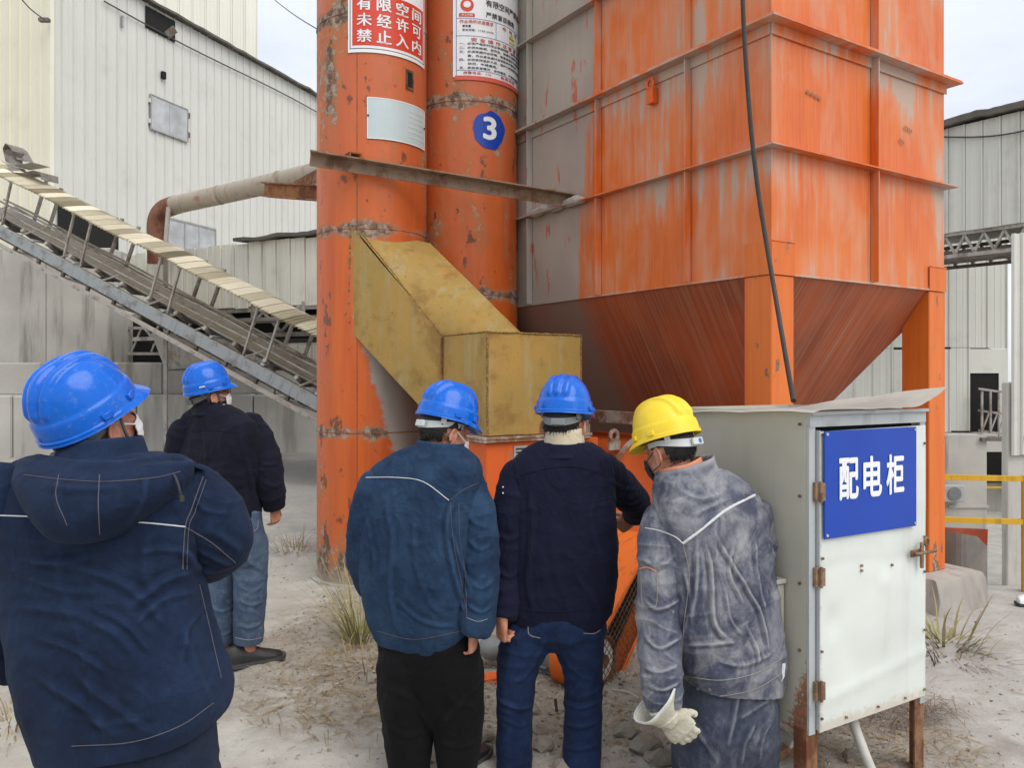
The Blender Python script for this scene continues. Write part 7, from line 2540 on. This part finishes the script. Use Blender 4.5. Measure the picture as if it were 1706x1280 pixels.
def man_denim():
    m = Man('man in a blue denim jacket and black trousers, head turned right, white mask', 3.4, 715, 24)
    m.head(742, 720, 0.02, 54, -14, 0, neck=(728, 772, 0.0), s=1.03)
    m.hair(); m.helmet(M['helmet_blue'], tip=-2, up=0.052, s=0.97); m.mask()
    man = [([(765, 815), (745, 870), (755, 950), (775, 1020)], 0.012, 0.010), ([(750, 880), (765, 930), (785, 985)], 0.010, 0.007), ([(640, 830), (655, 900), (650, 980), (665, 1050)], 0.014, 0.006), ([(700, 840), (690, 920), (715, 1000), (760, 1040)], 0.014, 0.005),
           ([(660, 1000), (705, 1035), (765, 1045)], 0.012, 0.006), ([(780, 900), (800, 915), (820, 905)], 0.012, 0.006), ([(775, 960), (800, 980), (824, 965)], 0.012, 0.007), ([(775, 1005), (800, 1020), (820, 1010)], 0.010, 0.007), ([(612, 860), (625, 930), (620, 985)], 0.012, 0.006), ([(770, 840), (790, 870), (815, 880)], 0.012, 0.005)]
    jk, bv = m.jacket([(742, 690, 768, 0.16), (756, 662, 785, 0.21), (784, 620, 800, 0.25), (830, 608, 792, 0.28), (900, 602, 788, 0.30), (975, 604, 790, 0.31), (1035, 616, 788, 0.30), (1062, 624, 778, 0.29, 0, 0.05), (1076, 632, 770, 0.28, 0, 0.05)],
                      [[(776, 806, 0.0, 0.080), (792, 860, -0.04, 0.086), (797, 930, -0.06, 0.085), (797, 1000, -0.12, 0.076), (795, 1035, -0.15, 0.068), (791, 1054, -0.15, 0.056)],
                       [(628, 812, 0.04, 0.080), (612, 870, 0.06, 0.078), (608, 935, 0.09, 0.072), (628, 985, 0.2, 0.062), (665, 1005, 0.32, 0.055)]], M['denim_blue'], man, (0.009, 0.006, 0.0018), 21.0, (1072, 0.08), 0.007, 8)
    m.seam(bv, [(610, 796), (660, 796), (705, 803), (748, 834)], 0.0018, M['piping_white'], 'yoke_piping', jk)
    m.seam(bv, [(748, 836), (770, 818), (794, 806)], 0.0015, M['stitch_brown'], 'seam', jk)
    m.seam(bv, [(750, 838), (755, 900), (770, 980), (778, 1020)], 0.0015, M['stitch_brown'], 'seam', jk)
    m.seam(bv, [(764, 840), (766, 900), (775, 960), (778, 1030)], 0.0013, M['stitch_brown'], 'seam', jk)
    m.seam(bv, [(628, 1052), (690, 1066), (770, 1052)], 0.0014, M['stitch_brown'], 'seam', jk)
    m.seam(bv, [(778, 1030), (796, 1036), (812, 1032)], 0.0014, M['stitch'], 'cuff_seam', jk)
    m.annulus([(730, 764, 0, 0.112, 0.112, -0.10), (732, 742, 0.0, 0.096, 0.098, -0.12), (733, 735, 0.0, 0.092, 0.094, -0.12), (733, 738, 0.0, 0.080, 0.082, -0.12), (731, 764, 0, 0.095, 0.095, -0.1)], 'collar', M['denim_blue'], jk)
    bm = nb()
    m.torso(bm, [(1035, 636, 788, 0.25), (1080, 628, 800, 0.27), (1120, 640, 798, 0.26), (1160, 660, 782, 0.21), (1200, 690, 750, 0.14), (1215, 705, 735, 0.08)], 2.2)
    m.limb(bm, [(676, 1105, 0.0, 0.118), (677, 1165, 0.0, 0.112), (680, 1225, 0.0, 0.098), (682, 1268, 0.0, 0.088), (683, 1290, 0.0, 0.080)])
    m.limb(bm, [(757, 1105, -0.01, 0.120), (761, 1165, -0.01, 0.114), (763, 1225, -0.01, 0.098), (762, 1268, -0.01, 0.088), (761, 1290, -0.01, 0.080)])
    tm = remesh(bm, 0.0095, 6)
    m.folds(tm, [([(640, 1140), (690, 1170), (720, 1215)], 0.014, 0.006), ([(800, 1130), (760, 1180), (725, 1220)], 0.014, 0.006), ([(735, 1150), (770, 1175), (800, 1170)], 0.014, 0.005), ([(650, 1210), (680, 1225), (712, 1215)], 0.012, 0.006), ([(730, 1235), (765, 1245), (798, 1235)], 0.012, 0.006)], (0.009, 0.008, 0.0015), seed=22.0)
    m.add('trousers', tm, M['sweat_black'])
    hand(m.skin, m.W(789, 1052, -0.15), Vector((-0.05, 0.25, -1)), Vector((-0.8, 0.4, 0)), Vector((0.3, 0.9, 0)), (55, 75, 45), 0.95)
    hand(m.skin, m.W(668, 1006, 0.33), Vector((0.8, 0.5, -0.1)), Vector((0.2, -0.2, -1)), Vector((-0.3, 0.8, 0)), (45, 60, 40), 0.95)
    m.finish_body([(725, 830, 0.02), (705, 950, 0.02), (715, 1120, 0)], [[(776, 806, 0, 0.04), (797, 930, -0.08, 0.036), (789, 1052, -0.15, 0.027)], [(628, 812, 0.04, 0.04), (610, 935, 0.09, 0.036), (668, 1006, 0.33, 0.027)]],
                  [[(680, 1175, 0, 0.06), (683, 1288, 0.02, 0.04)], [(762, 1175, 0, 0.06), (761, 1288, 0, 0.04)]])
    m.shoe(foot_pos(m, 680, 0.06), 10); m.shoe(foot_pos(m, 765, 0.04), 35)

def man_navy():
    m = Man('man in a plain navy jacket with a beige collar and blue helmet, pointing forward', 3.45, 925, 6)
    m.head(940, 708, 0.02, 20, -6, 0, neck=(938, 752, 0.0), s=1.03)
    m.hair(); m.helmet(M['helmet_blue'], tip=0, up=0.052, harness='harness_dark', s=0.97)
    man = [([(1005, 800), (985, 860), (1000, 930), (1015, 1000)], 0.014, 0.006), ([(1015, 800), (1040, 815), (1065, 815)], 0.010, 0.006), ([(1020, 830), (1045, 840), (1072, 832)], 0.010, 0.007), ([(878, 800), (888, 870), (880, 960), (890, 1030)], 0.014, 0.006), ([(930, 800), (920, 900), (935, 1000)], 0.02, 0.004),
           ([(830, 890), (848, 900), (866, 890)], 0.012, 0.005), ([(830, 950), (848, 962), (864, 950)], 0.012, 0.006), ([(960, 960), (990, 1000), (1005, 1030)], 0.014, 0.006)]
    jk, bv = m.jacket([(738, 896, 984, 0.16), (752, 872, 1006, 0.21), (780, 850, 1022, 0.25), (850, 846, 1026, 0.28), (920, 848, 1027, 0.29), (980, 848, 1024, 0.29), (1018, 850, 1016, 0.28), (1034, 852, 1008, 0.27), (1044, 856, 1002, 0.26)],
                      [[(866, 796, 0.0, 0.080), (851, 860, -0.02, 0.080), (847, 935, -0.02, 0.074), (843, 1000, -0.06, 0.062), (839, 1032, -0.09, 0.050)],
                       [(1002, 786, 0.0, 0.080), (1030, 810, 0.12, 0.080), (1056, 834, 0.24, 0.068), (1060, 848, 0.30, 0.060), (1056, 860, 0.36, 0.050)]], M['navy'], man, (0.009, 0.006, 0.0015), 31.0, (1040, 0.07), 0.007, 8)
    m.seam(bv, [(868, 792), (915, 780), (960, 778), (1010, 792)], 0.0022, M['navy_black'], 'seam', jk)
    m.seam(bv, [(1000, 765), (1008, 800), (1012, 850)], 0.0018, M['navy_black'], 'seam', jk)
    m.seam(bv, [(884, 790), (880, 880), (884, 1000)], 0.0018, M['navy_black'], 'seam', jk)
    m.seam(bv, [(856, 1014), (930, 1020), (1010, 1012)], 0.0020, M['navy_black'], 'hem_seam', jk)
    for py in (812, 822):
        h, n = m.hit(bv, 838, py)
        if h is not None:
            m.addbm('stud', ellipsoid(nb(), Matrix.Translation(h), 0.004, 0.004, 0.004, 8, 6), M['piping_white'], jk)
    m.annulus([(938, 760, 0, 0.118, 0.115, 0.02), (938, 742, 0.0, 0.102, 0.100, 0.02), (938, 737, 0.0, 0.096, 0.094, 0.02), (938, 742, 0.0, 0.086, 0.086, 0.02), (938, 762, 0, 0.10, 0.10, 0.02)], 'collar', M['navy'], jk)
    m.annulus([(939, 748, 0.0, 0.090, 0.090, 0.05), (940, 724, 0.0, 0.084, 0.084, 0.06), (940, 714, 0.0, 0.080, 0.080, 0.07), (940, 718, 0.0, 0.068, 0.068, 0.07), (939, 748, 0, 0.072, 0.072, 0.05)], 'shirt_collar', M['beige_collar'])
    bm = nb()
    m.torso(bm, [(1020, 858, 1004, 0.24), (1050, 844, 1010, 0.26), (1062, 850, 995, 0.22), (1074, 885, 960, 0.14), (1082, 908, 940, 0.07)], 2.2)
    m.limb(bm, [(878, 1062, 0.0, 0.110), (864, 1105, 0.0, 0.088), (859, 1160, 0.01, 0.076), (857, 1210, 0.02, 0.072), (857, 1262, 0.01, 0.070), (857, 1288, 0.01, 0.070)])
    m.limb(bm, [(962, 1062, 0.0, 0.112), (970, 1105, 0.0, 0.086), (972, 1160, 0.01, 0.077), (971, 1210, 0.02, 0.077), (970, 1262, 0.01, 0.076), (969, 1288, 0.01, 0.074)])
    tm = remesh(bm, 0.009, 5)
    m.folds(tm, [([(832, 1165), (866, 1180), (902, 1165)], 0.012, 0.008), ([(834, 1195), (866, 1208), (900, 1195)], 0.012, 0.006), ([(930, 1160), (965, 1178), (1000, 1165)], 0.012, 0.008), ([(925, 1195), (962, 1210), (998, 1200)], 0.012, 0.007), ([(930, 1235), (960, 1248), (996, 1240)], 0.012, 0.006), ([(900, 1080), (880, 1120), (850, 1140)], 0.014, 0.006), ([(935, 1085), (960, 1120), (990, 1135)], 0.014, 0.006)],
            (0.008, 0.010, 0.0015), freq=((7, 7, 2.5), (3, 3, 12), (26, 26, 20)), seed=32.0)
    tv = m.bvh(tm)
    tr = m.add('trousers', tm, M['jeans_navy'])
    m.seam(tv, [(880, 1042), (882, 1058), (900, 1064)], 0.0018, M['stitch'], 'pocket_seam', tr)
    m.seam(tv, [(972, 1056), (990, 1056), (1000, 1050)], 0.0016, M['stitch'], 'pocket_seam', tr)
    m.seam(tv, [(930, 1048), (929, 1070), (930, 1090)], 0.0018, M['jeans_black'], 'seam', tr)
    hand(m.skin, m.W(837, 1030, -0.10), Vector((-0.05, 0.1, -1)), Vector((0.75, 0.65, 0)), Vector((-0.4, 0.9, 0)), (75, 95, 60), 1.0, 1.12, thumb_in=1.0)
    hand(m.skin, m.W(1056, 864, 0.36), Vector((-0.75, 0.35, -0.50)), Vector((-0.2, 0.6, -0.6)), Vector((-0.5, -0.3, 0.7)), (60, 75, 45), 1.0, 1.1, straight=(0,))
    m.finish_body([(935, 830, 0.0), (932, 950, 0.0), (928, 1030, 0)], [[(866, 796, 0, 0.04), (847, 935, -0.04, 0.036), (837, 1030, -0.10, 0.028)], [(1002, 786, 0, 0.04), (1056, 836, 0.25, 0.036), (1056, 864, 0.36, 0.028)]],
                  [[(872, 1090, 0, 0.06), (857, 1290, 0.01, 0.04)], [(968, 1090, 0, 0.06), (969, 1290, 0.01, 0.04)]])
    m.shoe(foot_pos(m, 856, 0.07), -6); m.shoe(foot_pos(m, 970, 0.06), 12)

def man_grey():
    m = Man('workman in a dusty grey jacket and yellow helmet wearing a work glove', 3.2, 1200, -24)
    m.head(1114, 752, 0.02, -42, -16, 0, neck=(1140, 802, 0.0), s=1.03)
    m.hair(); m.helmet(M['helmet_yellow'], tip=-2, up=0.052, knob='knob_blue', s=1.0); m.mask('mask_dark')
    man = [([(1175, 900), (1185, 960), (1190, 1040), (1220, 1072)], 0.010, 0.012), ([(1190, 890), (1230, 960), (1265, 1020), (1280, 1090)], 0.010, 0.010), ([(1160, 905), (1160, 970), (1150, 1050)], 0.010, 0.011), ([(1222, 905), (1215, 960), (1240, 1010)], 0.010, 0.007), ([(1255, 890), (1262, 960), (1275, 1030)], 0.010, 0.006),
           ([(1140, 1075), (1190, 1072), (1222, 1070)], 0.010, 0.008), ([(1190, 1100), (1240, 1108), (1290, 1085)], 0.010, 0.006), ([(1140, 950), (1150, 1000), (1140, 1060)], 0.009, 0.008), ([(1072, 930), (1095, 945), (1125, 925)], 0.010, 0.006), ([(1072, 1000), (1098, 1015), (1130, 1000)], 0.010, 0.008),
           ([(1072, 1060), (1100, 1080), (1132, 1062)], 0.010, 0.008), ([(1072, 1110), (1098, 1120), (1130, 1108)], 0.010, 0.007), ([(1075, 1140), (1105, 1150), (1134, 1135)], 0.009, 0.007), ([(1150, 860), (1180, 845), (1215, 830)], 0.012, 0.006), ([(1125, 810), (1160, 830), (1200, 825)], 0.012, 0.006), ([(1240, 1040), (1260, 1080), (1262, 1110)], 0.009, 0.006), ([(1205, 980), (1215, 1030), (1235, 1060)], 0.009, 0.006)]
    jk, bv = m.jacket([(778, 1110, 1182, 0.17), (795, 1095, 1225, 0.22), (825, 1090, 1258, 0.26), (875, 1092, 1278, 0.29), (950, 1098, 1288, 0.31), (1030, 1108, 1296, 0.33), (1090, 1122, 1303, 0.33), (1122, 1130, 1304, 0.32, 0, 0.10), (1142, 1136, 1300, 0.31, 0, 0.20)],
                      [[(1106, 876, -0.02, 0.088), (1100, 940, -0.07, 0.086), (1098, 1020, -0.10, 0.082), (1100, 1095, -0.15, 0.078), (1104, 1150, -0.19, 0.072), (1107, 1178, -0.20, 0.066)],
                       [(1252, 862, 0.08, 0.080), (1268, 930, 0.14, 0.078), (1262, 1010, 0.22, 0.070), (1230, 1060, 0.34, 0.06)]], M['work_grey'], man, (0.010, 0.008, 0.003), 41.0, (1140, 0.07), 0.0065, 6)
    m.seam(bv, [(1138, 906), (1170, 882), (1210, 850), (1258, 825)], 0.0055, M['piping_white'], 'reflective_piping', jk, flat=0.5, lift=-0.002)
    m.seam(bv, [(1075, 880), (1100, 885), (1125, 895), (1138, 906)], 0.0022, M['piping_white'], 'seam', jk)
    m.seam(bv, [(1138, 908), (1148, 960), (1140, 1040), (1136, 1110)], 0.0020, M['stitch'], 'seam', jk)
    m.seam(bv, [(1136, 1126), (1200, 1134), (1260, 1122), (1302, 1098)], 0.0020, M['stitch'], 'hem_seam', jk)
    m.seam(bv, [(1138, 1156), (1200, 1160), (1260, 1148), (1302, 1122)], 0.0016, M['stitch'], 'hem_seam', jk)
    m.seam(bv, [(1066, 948), (1080, 946), (1094, 953)], 0.0030, M['orange_collar'], 'pocket_edge', jk)
    m.seam(bv, [(1068, 950), (1070, 1000), (1082, 1012), (1094, 1006), (1094, 955)], 0.0018, M['stitch'], 'pocket_seam', jk)
    for (px, py) in ((1163, 1148), (1182, 1150)):
        h, n = m.hit(bv, px, py)
        if h is not None:
            m.addbm('button', ellipsoid(nb(), Matrix.Translation(h), 0.008, 0.005, 0.008, 12, 8), M['strap_grey'], jk)
    m.annulus([(1146, 808, 0, 0.132, 0.128, 0.22), (1143, 784, 0.0, 0.118, 0.116, 0.26), (1141, 770, 0.0, 0.112, 0.110, 0.30), (1141, 776, 0.0, 0.098, 0.098, 0.30), (1144, 806, 0, 0.105, 0.105, 0.22)], 'collar', M['work_grey'], jk)
    m.annulus([(1136, 800, -0.01, 0.094, 0.094, 0.26), (1133, 776, -0.01, 0.084, 0.084, 0.28), (1132, 770, -0.01, 0.080, 0.080, 0.3), (1133, 776, -0.01, 0.070, 0.070, 0.3), (1136, 800, -0.01, 0.08, 0.08, 0.26)], 'shirt_collar', M['orange_collar'])
    # torn white label hanging at the hem
    bm = nb()
    P = [m.W(1296, 1108, -0.06), m.W(1309, 1106, -0.06), m.W(1307, 1128, -0.06), m.W(1300, 1142, -0.065), m.W(1296, 1130, -0.062)]
    loft(bm, [P, [p + Vector((0, 0.003, 0)) for p in P]])
    m.addbm('hem_tag', bm, M['piping_white'], jk, False)
    bm = nb()
    m.torso(bm, [(1100, 1152, 1284, 0.24), (1150, 1138, 1290, 0.26), (1200, 1122, 1297, 0.31), (1240, 1122, 1294, 0.29), (1262, 1124, 1290, 0.26)], 2.2)
    m.limb(bm, [(1168, 1225, 0.0, 0.112), (1164, 1270, 0.02, 0.102), (1164, 1322, 0.0, 0.092)])
    m.limb(bm, [(1254, 1225, 0.04, 0.106), (1252, 1270, 0.05, 0.100), (1250, 1320, 0.04, 0.092)])
    tm = remesh(bm, 0.0085, 5)
    m.folds(tm, [([(1230, 1140), (1225, 1190), (1212, 1240)], 0.012, 0.010), ([(1290, 1160), (1250, 1185), (1228, 1200)], 0.012, 0.008), ([(1140, 1180), (1170, 1230), (1200, 1275)], 0.012, 0.007), ([(1260, 1200), (1240, 1240), (1235, 1280)], 0.012, 0.008), ([(1290, 1200), (1270, 1230), (1262, 1275)], 0.010, 0.006)], (0.010, 0.008, 0.002), seed=42.0)
    m.add('trousers', tm, M['work_trouser'])
    # right hand bare, forward; left hand in a cloth work glove
    hand(m.skin, m.W(1226, 1062, 0.36), Vector((-0.6, 0.7, -0.1)), Vector((0, -0.2, -1)), Vector((0.6, 0.6, 0)), (45, 60, 40))
    hand(m.skin, m.W(1110, 1184, -0.22), Vector((0.55, 0.0, -0.65)), Vector((0.2, 0.9, -0.2)), Vector((0.7, 0.0, 0.6)), (20, 28, 20), 0.9, 0.85)
    gb = nb()
    hand(gb, m.W(1110, 1192, -0.23), Vector((0.62, 0.05, -0.62)), Vector((0.2, 0.95, 0.1)), Vector((0.7, 0.0, 0.65)), (18, 26, 18), 1.08, 1.32)
    tube(gb, [(*m.W(1104, 1180, -0.22), 0.056), (*m.W(1110, 1194, -0.225), 0.046), (*m.W(1122, 1206, -0.23), 0.036)], 0.04, 18, True, 3)
    gm = remesh(gb, 0.005, 3)
    m.folds(gm, [], (0.0016, 0.0016, 0.0006), freq=((30, 30, 30), (50, 50, 50), (90, 90, 90)), seed=44.0)
    gl = m.add('work_glove', gm, M['glove'])
    # flared gauntlet cuff, pulled over the sleeve end and drooping to the left
    c0, c1 = m.W(1112, 1198, -0.225), m.W(1090, 1168, -0.215)
    ax_ = (c1 - c0).normalized()
    s_, u_ = frame_of(ax_, Vector((0, 1, 0)))
    rows = []
    for i in range(9):
        t = i / 8
        cc = c0.lerp(c1, t)
        rr = 0.044 + 0.046 * t ** 1.3
        rows.append([cc + (s_ * math.cos(q) + u_ * math.sin(q)) * rr * (1 + 0.10 * math.sin(2 * q + 1) * t + 0.06 * math.sin(5 * q) * t) - ax_ * (0.030 * t * max(0, math.sin(q + 2.4))) for q in [2 * math.pi * k / 28 for k in range(28)]])
    bm = nb()
    loft(bm, rows, cap=False)
    bmesh.ops.recalc_face_normals(bm, faces=bm.faces[:])
    bmesh.ops.solidify(bm, geom=bm.faces[:], thickness=0.004)
    gc = m.addbm('glove_gauntlet', bm, M['glove'], gl)
    m.addbm('glove_hem', tube(nb(), [tuple(p) for p in rows[-1] + rows[-1][:1]], 0.004, 6), M['piping_white'], gc)
    m.finish_body([(1150, 850, 0.0), (1190, 980, 0.0), (1210, 1190, 0)], [[(1106, 880, -0.02, 0.04), (1098, 1020, -0.11, 0.036), (1110, 1184, -0.22, 0.026)], [(1252, 866, 0.08, 0.04), (1262, 1010, 0.22, 0.036), (1226, 1062, 0.36, 0.027)]],
                  [[(1168, 1230, 0, 0.06), (1164, 1325, 0.0, 0.04)], [(1254, 1230, 0.04, 0.06), (1250, 1322, 0.04, 0.04)]])
    m.shoe(foot_pos(m, 1150, 0.0), -40); m.shoe(foot_pos(m, 1250, 0.05), -15)

man_near(); man_far(); man_denim(); man_navy(); man_grey()
